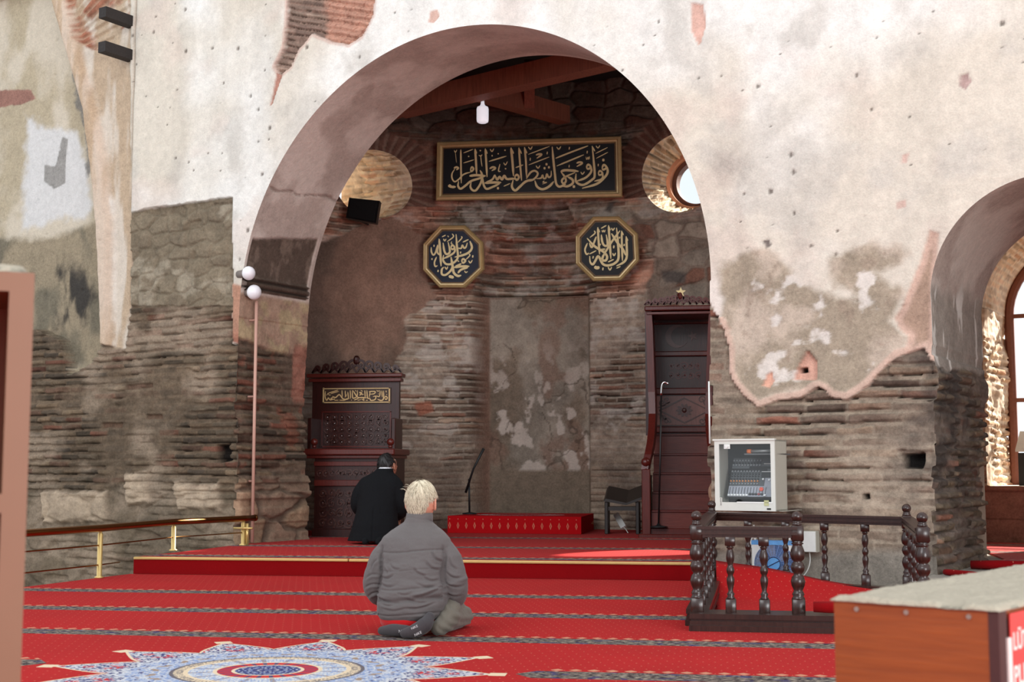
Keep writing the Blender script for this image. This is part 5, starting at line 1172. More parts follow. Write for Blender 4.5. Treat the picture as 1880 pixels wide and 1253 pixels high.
# ------------------------------------------------------------------ lamps, cables, speaker
M['opal'] = simple('opal_white', (236, 234, 238), 0.35, var=0.02)
M['lit'] = simple('lit_bulb', (236, 234, 240), 0.35, var=0.02); _b = M['lit'].node_tree.nodes['Principled BSDF']; _b.inputs['Emission Color'].default_value = (0.94, 0.92, 1, 1); _b.inputs['Emission Strength'].default_value = 0.45
pd = thing('pendant_lamp', 'white pendant bulb hanging from the timber truss above the black panel', 'pendant lamp', at_y(886, 165, 16.55))
def pxlathe(px, prof, Y): 
    s = Y*1.0/2450/ray(px, 626)[1]*1.0; s = np.linalg.norm(at_y(px, 300, Y)-at_y(px+1, 300, Y))
    c = at_y(px, prof[0][1], Y); return [(r*s, at_y(px, y, Y)[2]-c[2]) for r, y in prof], c
pr, c = pxlathe(886, [(3, 190), (3.2, 183), (2.4, 182), (1.7, 172), (3, 168), (7, 164.5), (7, 163)], 16.55); MB().lathe(pr, c, 16).build('holder', M['opal'], pd, True)
pr, c = pxlathe(886, [(7, 226), (10.2, 224), (11, 220), (11, 201), (10, 197), (5, 194.5), (3.5, 191), (3, 186)], 16.55); MB().lathe(pr, c, 20).build('bulb', M['lit'], pd, True)
for (px, py, r, lb) in ((456.5, 502, 12.0, 'upper of two round white lamps on the left pier corner'), (466.5, 537, 13.0, 'lower of two round white lamps, at the top of the pink pipe')):
    v_ = 0.10 if py < 520 else 0.20
    n_ = WD; q = at_plane(px, py, wall_pt(UC-RA+0.14, 0, 0), WD); s = np.linalg.norm(q-EYEP)/2450
    t = thing('wall_lamp', lb, 'lamp', q, 'round lamps on the pier')
    MB().ball(q, (r*s, r*s, r*s*1.05), 24, 16).build('globe', M['opal'], t, True)
    MB().tube([q, q-WD*0.17+WN*0.02], [0.05, 0.045], 14).build('bracket', simple('grey_lamp_bracket', (120, 110, 104), 0.6), t, True)
q1 = at_plane(471, 553, wall_pt(UC-RA+0.11, 0, 0), WD); q0 = at_plane(466.5, 996, wall_pt(UC-RA+0.11, 0, 0), WD); q0 = np.array([q1[0], q1[1], max(0.17, q0[2])])
cp = thing('conduit_pipe', 'thin pink vertical conduit pipe on the left pier corner', 'pipe', q0)
MB().tube([q0, q1], 0.019, 12).build('pipe', simple('pink_paint', (196, 152, 136), 0.5, var=0.04), cp, True)
for f in (0.25, 0.6, 0.92):
    MB().tube([q0+(q1-q0)*f, q0+(q1-q0)*f-WD*0.10], 0.012, 8).build('clip', simple('pink_clip', (176, 134, 120), 0.5), cp)
lp = thing('loudspeaker', 'black loudspeaker in the mouth of the left round window', 'loudspeaker', at_y(668, 405, 17.7))
a = at_y(641, 363, 17.85); b = at_y(697, 369, 17.65); c = at_y(690, 410, 17.62); d = at_y(635, 400, 17.85)
dv = np.array([-0.05, 0.30, 0.03])
lm = link_mesh('cabinet', [a, b, c, d, a+dv, b+dv, c+dv, d+dv], [(3, 2, 1, 0), (4, 5, 6, 7), (0, 1, 5, 4), (1, 2, 6, 5), (2, 3, 7, 6), (3, 0, 4, 7)], M['black'], lp)
fdir = np.cross(b-a, d-a); fdir = fdir/np.linalg.norm(fdir); fdir = fdir if fdir[1] < 0 else -fdir; g = [a+(c-a)*0.06, b+(d-b)*0.06, c+(a-c)*0.06, d+(b-d)*0.06]
link_mesh('grille', [p+fdir*0.002 for p in g]+[p+fdir*0.012 for p in g], [(3, 2, 1, 0), (4, 5, 6, 7), (0, 1, 5, 4), (1, 2, 6, 5), (2, 3, 7, 6), (3, 0, 4, 7)], simple('speaker_cloth', (16, 16, 17), 0.9), lp)
a = d+dv*0.8; w_ = np.array([a[0], float(yback(a[0]))-0.02, a[2]-0.05]); MB().tube([a+(c-d)*0.4+[0, 0, 0.02], w_+[0.25, 0.02, 0.0]], 0.02, 8).build('wall_bracket', M['blackgloss'], lp)
def wire(name, pts, r, mat, label):
    o = MB().tube(pts, r, 6).build(name, mat, None, True); return tag(o, label, 'cable')
xx = at_y(629, 500, 17.8); yy = float(yback(xx[0]))-0.03
wire('hanging_cable', [at_y(629, 408, yy), at_y(629, 690, yy)], 0.004, simple('grey_cable', (150, 140, 132), 0.6), 'thin grey cable hanging below the black loudspeaker')
k0 = wall_pt(UC+RA-0.02, 0, -0.035)
wire('white_cable', [np.array([k0[0], k0[1], at_plane(1322, 700, k0, WN)[2]]), np.array([k0[0], k0[1], at_plane(1322, 815, k0, WN)[2]])], 0.009, M['white'], 'short white vertical cable on the edge of the right pier')
# beam stubs high on the left
M['stub'] = simple('blackened_timber', (40, 34, 32), 0.8, bmp=0.01)
for px, py, lb in ((238, 46, 'upper of two blackened beam stubs projecting from the left wall'), (237, 108, 'lower of two blackened beam stubs projecting from the left wall')):
    u, z = wall_uz(px, py-6); a = wall_pt(u, z, 0.1); b = wall_pt(u-0.02, z, -0.42)
    o = MB().beam(a, b, 0.13, 0.13).build('beam_stub', M['stub']); tag(o, lb, 'beam')
# ------------------------------------------------------------------ dark wooden balustrade
M['balu'] = wood('dark_turned_wood', (32, 18, 15), (58, 34, 28), 0.28)
bl = thing('balustrade', 'dark turned-wood balustrade enclosure in front of the right pier', 'balustrade', (0.6, 9.6, 0))
PA, PBp, PC, PD, PE = (-0.105, 8.62), (0.520, 8.62), (-0.01, 11.45), (1.455, 10.55), (float(at_y(1693, 952, 8.55)[0]), 8.55)
ZT = 0.60
POST = [(0.050, 0.190), (0.050, 0.200), (0.040, 0.208), (0.048, 0.222), (0.040, 0.236), (0.034, 0.245), (0.050, 0.275), (0.056, 0.300), (0.046, 0.330), (0.030, 0.345), (0.048, 0.368), (0.055, 0.390), (0.046, 0.412), (0.032, 0.425), (0.050, 0.440), (0.058, 0.465), (0.052, 0.495), (0.040, 0.520), (0.036, 0.528), (0.050, 0.536), (0.036, 0.544), (0.050, 0.552)]
def post(p, zb=0.08):
    m = MB(); m.box((p[0], p[1], (zb+0.195)/2), (0.080, 0.080, 0.195-zb), bev=0.006); m.lathe([(r*0.80, q) for r, q in POST], (p[0], p[1], 0), 18)
    m.box((p[0], p[1], 0.60), (0.078, 0.078, 0.10), bev=0.010); m.lathe([(0.032, 0.648), (0.030, 0.660), (0.024, 0.668), (0.030, 0.675)], (p[0], p[1], 0), 14); m.ball((p[0], p[1], 0.703), 0.035)
    m.build('post', M['balu'], bl, True)
BAL = [(0.030, 0.185), (0.034, 0.195), (0.024, 0.205), (0.032, 0.218), (0.022, 0.230), (0.018, 0.24), (0.030, 0.285), (0.032, 0.310), (0.020, 0.335), (0.030, 0.352), (0.033, 0.370), (0.022, 0.392), (0.020, 0.40), (0.032, 0.43), (0.034, 0.455), (0.024, 0.49), (0.020, 0.50), (0.032, 0.508), (0.022, 0.516), (0.030, 0.522)]
def baluster(p, zb=0.08):
    m = MB(); m.box((p[0], p[1], (zb+0.188)/2), (0.066, 0.066, 0.188-zb), bev=0.004); m.lathe([(r*0.78, q) for r, q in BAL], (p[0], p[1], 0), 14); m.box((p[0], p[1], 0.548), (0.064, 0.064, 0.06), bev=0.004)
    m.build('baluster', M['balu'], bl, True)
def top_rail(a, b):
    a = np.array(a+(0,)); b = np.array(b+(0,)); d = (b-a)/np.linalg.norm(b-a); m = MB()
    for w, z0, z1 in ((0.062, 0.572, 0.590), (0.085, 0.590, 0.604), (0.070, 0.604, 0.622), (0.092, 0.622, 0.640)):
        n_ = np.array([-d[1], d[0], 0]); m.obox(a-n_*w/2+[0, 0, z0], b-a, n_*w, (0, 0, z1-z0))
    m.build('top_rail', M['balu'], bl)
def plinth(a, b, w=0.30, steps=((1.0, 0.0, 0.035), (0.90, 0.035, 0.062), (0.80, 0.062, 0.075), (0.92, 0.075, 0.105))):
    a = np.array(a+(0,)); b = np.array(b+(0,)); d = (b-a)/np.linalg.norm(b-a); n_ = np.array([-d[1], d[0], 0]); m = MB()
    for k, z0, z1 in steps: m.obox(a-d*0.05*k-n_*w*k/2+[0, 0, z0+0.001], b-a+d*0.10*k, n_*w*k, (0, 0, z1-z0))
    m.build('plinth', M['balu'], bl)
for p in (PA, PBp, PC, PD, PE): post(p)
def between(a, b, n, lo=0.0, hi=1.0): return [(a[0]+(b[0]-a[0])*(lo+(hi-lo)*(i+1)/(n+1)), a[1]+(b[1]-a[1])*(lo+(hi-lo)*(i+1)/(n+1))) for i in range(n)]
for p in between(PA, PBp, 2): baluster(p)
for p in between(PA, PC, 5): baluster(p)
for p in between(PC, PD, 4): baluster(p)
for p in between(PD, PE, 3): baluster(p)
for a, b in ((PA, PBp), (PA, PC), (PC, PD), (PD, PE)): top_rail(a, b)
plinth(PA, (PE[0], 8.60)); plinth((PA[0], 8.8), PC, 0.16); plinth(PC, PD, 0.12); plinth(PD, (PE[0], 8.78), 0.14)

# ---- equipment cabinet with its mixing desk
rkq = at_plane(1368, 947, WP+WN*(-0.55), WN); RU = float((rkq-WP)@WD); RZ0 = 0.645
sc = np.linalg.norm(rkq-EYEP)/2450
RWid, RHt, RDp = 0.545, 0.605, 0.30
rk = thing('equipment_cabinet', 'light grey wall cabinet with glass door holding a mixing desk, on the balustrade rail', 'cabinet', rkq)
FV = -0.55
def rp(u, z, v): return wall_pt(RU-RWid/2+u, RZ0+z, FV+v)
def rbox(mb, u0, u1, z0, z1, v0, v1): return mb.obox(rp(u0, z0, v0), WD*(u1-u0), WN*(v1-v0), (0, 0, z1-z0))
M['cabgrey'] = simple('light_grey_enamel', (206, 206, 198), 0.45, var=0.02); M['cabside'] = simple('grey_beige_enamel', (176, 172, 160), 0.5, var=0.02)
m = MB(); rbox(m, 0, 0.012, 0, RHt, 0.02, RDp); rbox(m, RWid-0.012, RWid, 0, RHt, 0.02, RDp); rbox(m, 0, RWid, 0, 0.012, 0.02, RDp); rbox(m, 0, RWid, RHt-0.012, RHt, 0.02, RDp); rbox(m, 0, RWid, 0, RHt, RDp-0.01, RDp); m.build('case', M['cabside'], rk)
m = MB(); rbox(m, 0, 0.042, 0.0, RHt, 0, 0.02); rbox(m, RWid-0.036, RWid, 0, RHt, 0, 0.02); rbox(m, 0.042, RWid-0.036, 0, 0.072, 0, 0.02); rbox(m, 0.042, RWid-0.036, RHt-0.034, RHt, 0, 0.02); rbox(m, -0.012, RWid+0.006, RHt-0.004, RHt+0.010, -0.012, 0.03); dr = m.build('door_frame', M['cabgrey'], rk)
g = MB(); g.add([rp(0.04, 0.07, 0.008), rp(RWid-0.034, 0.07, 0.008), rp(RWid-0.034, RHt-0.032, 0.008), rp(0.04, RHt-0.032, 0.008)], [(0, 1, 2, 3)]); g.build('glass_pane', M['glass'], dr)
m = MB(); rbox(m, 0.09, 0.145, RHt-0.075, RHt-0.036, -0.004, 0.004); m.tube([rp(0.118, RHt-0.055, -0.004), rp(0.118, RHt-0.055, -0.016)], 0.014, 12); m.build('lock', M['white'], dr)
m = MB(); rbox(m, RWid-0.075, RWid-0.040, 0.012, 0.026, -0.004, 0.001); m.build('catch', M['black'], dr)
m = MB(); rbox(m, 0.20, 0.52, 0.066, 0.078, -0.003, 0.002); m.build('lower_strip', M['white'], dr)
m = MB(); rbox(m, RWid-0.10, RWid-0.058, 0.045, 0.092, -0.003, 0.0015); m.build('paper_note', simple('yellowed_note', (186, 186, 140), 0.8), dr)
m = MB(); rbox(m, 0.044, 0.066, 0.04, 0.11, -0.002, 0.0015)
m.build('vent_plate', M['cabgrey'], dr)
m = MB()
for i in range(5): rbox(m, 0.051, 0.059, 0.046+0.013*i, 0.053+0.013*i, -0.003, 0.0)
m.build('vent_slots', M['black'], dr)
m = MB(); rbox(m, 0.014, RWid-0.014, 0.014, RHt-0.014, RDp-0.02, RDp-0.011); m.build('back_lining', simple('dark_lining', (40, 44, 46), 0.6), rk)
# mixing desk: panel tilted back inside the cabinet
md = thing('mixing_desk', 'grey mixing desk with rows of knobs and faders behind the cabinet glass', 'mixing desk', rp(RWid/2, 0.10, 0.12))
T0 = rp(0.075, 0.118, 0.10); TX = WD*(RWid-0.145); TY = np.array([0, 0, 0.335])+WN*0.16; TL = np.linalg.norm(TY); TN = np.cross(TX, TY); TN = TN/np.linalg.norm(TN); TN = TN if TN@WN < 0 else -TN
def dp(a, b, h=0.0): return T0+TX*a+TY*b+TN*h
def dbox(mb, a0, a1, b0, b1, h0, h1): return mb.obox(dp(a0, b0, h0), TX*(a1-a0), TY*(b1-b0), TN*(h1-h0))
m = MB(); dbox(m, 0, 1, 0, 1, -0.05, 0); m.build('desk_body', simple('desk_dark_grey', (78, 82, 84), 0.5), md)
m = MB(); dbox(m, 0, 1, 0, 0.27, 0.0, 0.003); dbox(m, 0.80, 1, 0.27, 0.48, 0.0, 0.003); m.build('fader_panel', simple('desk_light_grey', (150, 152, 160), 0.5), md)
m = MB(); dbox(m, 0, 0.82, 0.66, 0.72, 0, 0.002); dbox(m, 0.40, 1, 0.72, 0.78, 0, 0.003); dbox(m, 0.70, 0.98, 0.49, 0.63, 0, 0.004); m.build('dark_strip', M['black'], md)
m = MB(); dbox(m, 0.70, 1.0, 0.63, 0.645, 0, 0.004); m.build('trim_line', M['white'], md); m = MB(); dbox(m, 0.72, 0.98, 0.84, 0.855, 0, 0.003); m.build('trim_line', M['white'], md)
KM = [simple('knob_dark', (44, 46, 48), 0.5), simple('knob_orange', (196, 128, 70), 0.5), simple('knob_grey', (128, 132, 134), 0.5)]
for i in range(10):
    for j, (b, k) in enumerate(((0.32, 2), (0.39, 1), (0.45, 0), (0.52, 0), (0.58, 0), (0.64, 2), (0.80, 2), (0.86, 0), (0.92, 2))):
        a = 0.03+i*0.068; MB().tube([dp(a, b, 0), dp(a, b, 0.012)], 0.0075, 8).build('knob', KM[k], md)
fm = simple('fader_cap_white', (226, 226, 224), 0.4); sm = simple('slot_black', (24, 24, 26), 0.6)
for i in range(13):
    a = 0.035+i*0.068; m = MB(); dbox(m, a-0.006, a+0.006, 0.03, 0.24, 0.003, 0.004); m.build('fader_slot', sm, md)
    m = MB(); b = 0.02 if i < 7 or i > 11 else 0.05; dbox(m, a-0.024, a+0.024, b-0.012, b+0.028, 0.004, 0.016); m.build('fader_cap', fm if (i < 7 or i > 11) else simple('fader_cap_red', (150, 60, 66), 0.5) if i == 10 else KM[0], md)
m = MB().tube([dp(0.755, 0.185, 0.003), dp(0.755, 0.185, 0.012)], 0.018, 14); m.build('red_knob', simple('orange_red', (226, 84, 60), 0.5), md)
for a, b in ((0.76, 0.44), (0.90, 0.42)): MB().tube([dp(a, b, 0), dp(a, b, 0.012)], 0.009, 10).build('white_knob', fm, md)
mc = thing('microphone', 'handheld microphone with an orange band lying along the top of the cabinet', 'microphone', rp(0.40, 0.50, 0.10))
MB().tube([rp(0.30, 0.508, 0.10), rp(0.49, 0.512, 0.10)], 0.015, 14).build('handle', simple('mic_grey', (150, 152, 150), 0.35, 0.5), mc, True)
MB().tube([rp(0.265, 0.507, 0.10), rp(0.30, 0.508, 0.10)], [0.021, 0.019], 14).build('orange_head', simple('mic_orange', (214, 110, 50), 0.6), mc, True)
MB().tube([rp(0.49, 0.512, 0.10), rp(0.53, 0.513, 0.10)], [0.014, 0.011], 12).build('tail', M['black'], mc, True)
m = MB(); rbox(m, 0.25, 0.545, 0.478, 0.490, 0.06, 0.40); m.build('shelf', simple('shelf_grey', (90, 92, 92), 0.5), rk)
# bracket carrying the cabinet from the pier
m = MB(); rbox(m, 0.02, 0.06, -0.004, 0.0, 0.1, 0.57); rbox(m, 0.54, 0.58, -0.004, 0.0, 0.1, 0.57); m.build('bracket', M['cabside'], rk)

# ---- box fan behind the balustrade
fq = at_y(1420, 1074, 11.55)
FC = at_y(1424, 1042, 11.52); fn = thing('box_fan', 'blue and white box fan on the floor behind the balustrade', 'fan', (FC[0], 11.55, 0.02))
TH = -0.22; fx = np.array([math.cos(TH), math.sin(TH), 0]); fy = np.array([-math.sin(TH), math.cos(TH), 0]); fs_ = 0.185
FC = np.array([FC[0], 11.52, 0.02+fs_*1.05])
def fbx(mb, u0, u1, v0, v1, w0, w1): return mb.obox(FC+fx*u0+fy*v0+EZ*w0, fx*(u1-u0), fy*(v1-v0), EZ*(w1-w0))
m = MB(); n = 40; R = 0.168
sq = []; 
for k in range(n):
    a = 2*math.pi*k/n; c_, s_ = math.cos(a), math.sin(a); q = fs_/max(abs(c_), abs(s_)); sq.append((q*c_, q*s_))
ci = [(R*math.cos(2*math.pi*k/n), R*math.sin(2*math.pi*k/n)) for k in range(n)]
vs = [FC+fx*a+EZ*b+fy*v for v in (-0.06, 0.06) for L in (sq, ci) for a, b in L]
fcs = []
for k in range(n):
    k2 = (k+1) % n
    fcs += [(k, k2, n+k2, n+k), (2*n+k, 3*n+k, 3*n+k2, 2*n+k2), (k, 2*n+k, 2*n+k2, k2), (n+k, n+k2, 3*n+k2, 3*n+k)]
m.add(vs, fcs).build('housing', M['white'], fn)
fb_ = simple('fan_blue', (92, 150, 206), 0.4); fd = simple('fan_dark_blue', (58, 76, 118), 0.4)
m = MB(); fbx(m, -fs_-0.004, fs_+0.004, -0.063, 0.063, fs_-0.030, fs_+0.004); m.build('top_band', fb_, fn)
m = MB()
for r in np.linspace(0.045, 0.165, 15): m.tube([FC+fx*r*math.cos(a)+EZ*r*math.sin(a)-fy*(0.058+0.012*(1-r/0.165)) for a in np.linspace(0, 2*math.pi, 37)], 0.0022, 5, False)
for k in range(24): a = 2*math.pi*k/24; m.tube([FC+(fx*math.cos(a)+EZ*math.sin(a))*0.05-fy*0.07, FC+(fx*math.cos(a)+EZ*math.sin(a))*0.167-fy*0.057], 0.002, 5)
m.build('grille', simple('fan_grille_blue', (112, 140, 190), 0.4), fn)
MB().tube([FC-fy*0.055, FC-fy*0.092], [0.060, 0.052], 24).build('centre_cap', fb_, fn)
m = MB(); m.tube([FC-fy*0.089+(fx*math.cos(a)+EZ*math.sin(a))*0.055 for a in np.linspace(0, 2*math.pi, 25)], 0.005, 6, False)
m.tube([FC-fy*0.094+fx*-0.05+EZ*-0.025, FC-fy*0.094+fx*0.05+EZ*0.028], 0.004, 6); m.build('cap_ring', simple('navy_line', (30, 44, 84), 0.5), fn)
for k in range(5):
    m = MB(); a0 = 2*math.pi*k/5; L = []
    for t, w, tw in ((0.05, 0.30, 0.02), (0.10, 0.42, 0.03), (0.155, 0.40, 0.02)):
        for s in (-1, 1): a = a0+s*w*0.9; L.append(FC+(fx*math.cos(a)+EZ*math.sin(a))*t+fy*(s*tw))
    m.add(L, [(0, 1, 3, 2), (2, 3, 5, 4)]).build('blade', fd, fn, True)
m = MB(); fbx(m, -0.15, -0.09, -0.05, 0.05, -fs_-0.012, -fs_); fbx(m, 0.09, 0.15, -0.05, 0.05, -fs_-0.012, -fs_); m.build('foot', fd, fn)

# white junction box on the pier and its cable
jb = thing('junction_box', 'square white junction box on the pier behind the balustrade', 'junction box', at_plane(1472, 1014, WP-WN*0.07, WN))
a = at_plane(1441, 1013, WP-WN*0.06, WN); b = at_plane(1498, 976, WP-WN*0.06, WN); du = (b-a)@WD
MB().obox(a, WD*du, WN*0.09, (0, 0, b[2]-a[2])).build('box_body', M['cabside'], jb)
MB().obox(a-WN*0.008+WD*0.004+EZ*0.004, WD*(du-0.008), WN*0.01, (0, 0, b[2]-a[2]-0.008)).build('cover', M['white'], jb)
c0 = a+WD*du*0.72+WN*0.05; wire('white_cable', catmull([c0+EZ*0.01, c0-EZ*0.08+WD*0.005, c0-EZ*0.16-WD*0.02, c0-EZ*0.22-WD*0.07, np.array([c0[0]-0.1, c0[1]+0.02, 0.06])], 5), 0.005, M['white'], 'thin white cable looping down from the white junction box')
k = at_plane(1384, 985, WP-WN*0.05, WN); wire('white_cable', catmull([k+EZ*0.10, k+EZ*0.02+WD*0.02, k-EZ*0.06+WD*0.01, k-EZ*0.10-WD*0.02, k-EZ*0.05-WD*0.03, k-EZ*0.01, k-EZ*0.12+WD*0.03, k-EZ*0.2+WD*0.03], 5), 0.006, M['white'], 'knotted white cable hanging on the pier above the blue fan')

# ------------------------------------------------------------------ foreground furniture
M['orangewood'] = wood('orange_veneer', (122, 54, 12), (146, 70, 20), 0.5, 7, (0.7, 0.7, 9))
M['edge'] = simple('dark_edge_band', (62, 30, 28), 0.5); M['felt'] = simple('pale_carpet_pile', (158, 149, 132), 0.98, var=0.10, scale=60, bmp=0.012)
c1 = at_z(1531, 1104, 0.70); c2 = at_z(1833, 1124, 0.70); DF = c2-c1; LF = np.linalg.norm(DF); DF = DF/LF; DB = np.array([-DF[1], DF[0], 0.0]); LB = 1.5
cb = thing('shoe_cabinet', 'orange wood-veneer cabinet with a red and white sign on its side, right foreground', 'cabinet', (c1[0], c1[1], 0.001))
g0 = np.array([c1[0], c1[1], 0.001])
MB().obox(g0, DF*(LF-0.022), DB*0.018, (0, 0, 0.699)).build('end_panel', M['orangewood'], cb)
MB().obox(g0+DB*(LB-0.018), DF*LF, DB*0.018, (0, 0, 0.699)).build('end_panel', M['orangewood'], cb)
MB().obox(g0+DF*(LF-0.022)-DB*0.001, DF*0.022, DB*0.05, (0, 0, 0.699)).build('edge_strip', M['edge'], cb)
MB().obox(g0+DB*0.018+EZ*0.68, DF*(LF-0.004), DB*(LB-0.036), (0, 0, 0.018)).build('top_board', M['orangewood'], cb)
MB().obox(g0+DB*0.018, DF*0.01, DB*(LB-0.036), (0, 0, 0.68)).build('back_panel', M['orangewood'], cb)
MB().obox(g0+DF*(LF-0.03)+DB*0.05, DF*0.018, DB*(LB-0.07), (0, 0, 0.68)).build('front_panel', M['orangewood'], cb)
for px, py in ((1573, 1119), (1664, 1125), (1779, 1133)):
    q = at_plane(px, py, g0, DB); s_ = MB().tube([q+DB*0.002, q-DB*0.003], 0.0055, 12); s_.build('screw', simple('screw_grey', (150, 140, 130), 0.4, 0.6), cb)
# sign on the long side
SO = g0+DF*(LF+0.0)+DB*0.062
M['signred'] = simple('sign_red', (206, 66, 62), 0.5, var=0.02); M['signwhite'] = simple('sign_white', (226, 214, 208), 0.5, var=0.02)
MB().obox(SO+EZ*0.22, DF*0.003, DB*0.80, (0, 0, 0.47)).build('sign_board', M['signred'], cb); sg = COL.objects['sign_board']
MB().obox(g0+DF*(LF-0.008)+DB*0.042+EZ*0.44, DF*0.0125, DB*0.022, (0, 0, 0.20)).build('tape', M['signwhite'], cb)
MB().obox(g0+DF*(LF-0.008)+DB*0.045+EZ*0.22, DF*0.0120, DB*0.022, (0, 0, 0.219)).build('metal_strip', simple('grey_strip', (150, 140, 130), 0.5), cb)
def text_mesh(name, body, size, origin, ax, ay, nrm, mat, parent, bold=0.0):
    cu = bpy.data.curves.new('t', 'FONT'); cu.body = body; cu.size = size; cu.offset = bold; cu.extrude = 0.0006
    o = bpy.data.objects.new('t', cu); COL.objects.link(o); dg = bpy.context.evaluated_depsgraph_get(); dg.update()
    me = bpy.data.meshes.new_from_object(o.evaluated_get(dg)); vs = [(v.co.x, v.co.y, v.co.z) for v in me.vertices]; fs = [tuple(p.vertices) for p in me.polygons]
    bpy.data.objects.remove(o); bpy.data.curves.remove(cu); bpy.data.meshes.remove(me)
    return link_mesh(name, [np.asarray(origin)+np.asarray(ax)*x+np.asarray(ay)*y+np.asarray(nrm)*z for x, y, z in vs], fs, mat, parent)
text_mesh('sign_text', 'LÜTFEN', 0.052, SO+DF*0.0036+DB*0.012+EZ*0.612, DB, EZ, DF, M['signwhite'], sg, 0.001)
text_mesh('sign_text', 'PLEASE', 0.060, SO+DF*0.0036+DB*0.010+EZ*0.536, DB, EZ, DF, M['signwhite'], sg, 0.001)
# fleece-like carpet piece over its top
def fleece(name, o, ax, La, ay, Lb, z, th, label, over, seed):
    na, nb = int(La/0.008), int(Lb/0.012); A, B = np.meshgrid(np.linspace(-over, La+over, na), np.linspace(-over, Lb+over, nb), indexing='ij')
    ed = np.minimum(np.minimum(A+over, La+over-A), np.minimum(B+over, Lb+over-B)); wig = 0.010*(fbm(A*30, B*30, seed, 3)-0.5)
    top = z+th*sst(-0.002, 0.014, ed)+0.010*(fbm(A*22, B*14, seed+1, 4)-0.5)+0.006*(fbm(A*90, B*90, seed+2, 2)-0.5)
    P = o[None, None, :]*np.array([1, 1, 0])+ax*(A+np.where((ed < 0.004), wig, 0))[..., None]+ay*(B+np.where(ed < 0.004, wig, 0))[..., None]+EZ*top[..., None]
    Q = P.copy(); Q[..., 2] = z+0.0005; v = np.concatenate([P.reshape(-1, 3), Q.reshape(-1, 3)]); n = na*nb; idx = np.arange(n).reshape(na, nb)
    q = np.stack([idx[:-1, :-1], idx[1:, :-1], idx[1:, 1:], idx[:-1, 1:]], -1).reshape(-1, 4); fs = q.tolist()+(q[:, ::-1]+n).tolist()
    bd = idx[:, 0].tolist()+idx[-1, 1:].tolist()+idx[-2::-1, -1].tolist()+idx[0, -2:0:-1].tolist(); fs += [(bd[(k+1) % len(bd)], bd[k], n+bd[k], n+bd[(k+1) % len(bd)]) for k in range(len(bd))]
    ob = link_mesh(name, v, fs, M['felt'], None, True); return tag(ob, label, 'carpet piece')
fleece('carpet_offcut', g0, DF, LF, DB, LB, 0.700, 0.012, 'cream carpet piece covering the top of the orange cabinet', 0.006, 800)
# near left: pale laminated shelf unit
M['lam'] = simple('pink_beech_laminate', (122, 84, 60), 0.5, var=0.04, scale=5); M['lamin'] = simple('red_brown_laminate', (120, 62, 40), 0.6, var=0.05)
sr = at_plane(51.5, 860, EYEP+np.array([-math.sin(math.radians(28)), math.cos(math.radians(28)), 0])*2.9, np.array([-math.sin(math.radians(28)), math.cos(math.radians(28)), 0]))
SXa = np.array([math.cos(math.radians(30)), math.sin(math.radians(30)), 0]); SYa = np.array([-SXa[1], SXa[0], 0])
sz = float(at_plane(30, 500, sr, SYa)[2])
sh = thing('shelf_unit', 'pale wooden shelf unit, near left edge foreground', 'shelf', (sr[0], sr[1], 0.001))
def sbx(u0, u1, v0, v1, z0, z1, nm, mat): return MB().obox(np.array([sr[0], sr[1], z0])+SXa*u0+SYa*v0, SXa*(u1-u0), SYa*(v1-v0), (0, 0, z1-z0)).build(nm, mat, sh)
sbx(-0.048, 0, 0, 0.36, 0.001, sz, 'side_panel', M['lam']); sbx(-0.90, -0.862, 0, 0.36, 0.001, sz, 'side_panel', M['lam'])
sbx(-0.862, -0.048, 0, 0.36, sz-0.040, sz, 'top_board', M['lam'])
zb_ = float(at_plane(5, 925, sr, SYa)[2])
for z in (zb_, zb_-0.36, zb_-0.72): sbx(-0.862, -0.048, 0.0, 0.34, max(0.02, z-0.019), max(0.058, z+0.019), 'shelf_board', M['lam'])
sbx(-0.862, -0.048, 0.34, 0.36, 0.001, sz-0.04, 'back_panel', M['lamin'])
fleece('carpet_offcut', np.array([sr[0], sr[1], 0])-SXa*0.90, SXa, 0.89, SYa, 0.35, sz+0.0005, 0.018, 'cream carpet piece lying on top of the pale shelf unit', -0.004, 840)

# ---- small dark stand with pale sloping top on the far window sill
WVs = WV+0.28
ls = thing('lectern', 'small dark lectern with pale sloping top on the far-right window sill', 'lectern', at_plane(1880, 893, wall_pt(0, 0, WVs), WN))
def lp_(px, py, dv=0.0): return at_plane(px, py, wall_pt(0, 0, WVs+dv), WN)
zz = GS+0.001
a = lp_(1871, 893); b = lp_(1892, 893)
m = MB(); m.obox(np.array([a[0], a[1], zz]), b-a, WN*0.25, (0, 0, lp_(1871, 832)[2]-zz)); m.build('body', M['black'], ls)
a = lp_(1864, 830); b = lp_(1900, 830); hi = lp_(1880, 814)[2]-lp_(1880, 830)[2]
m = MB(); P_ = [a, b, b+WN*0.34+EZ*hi*2.2, a+WN*0.34+EZ*hi*2.2]; m.add([*P_, *[p+EZ*0.025 for p in P_]], [(3, 2, 1, 0), (4, 5, 6, 7), (0, 1, 5, 4), (1, 2, 6, 5), (2, 3, 7, 6), (3, 0, 4, 7)]); m.build('sloping_top', M['white'], ls)
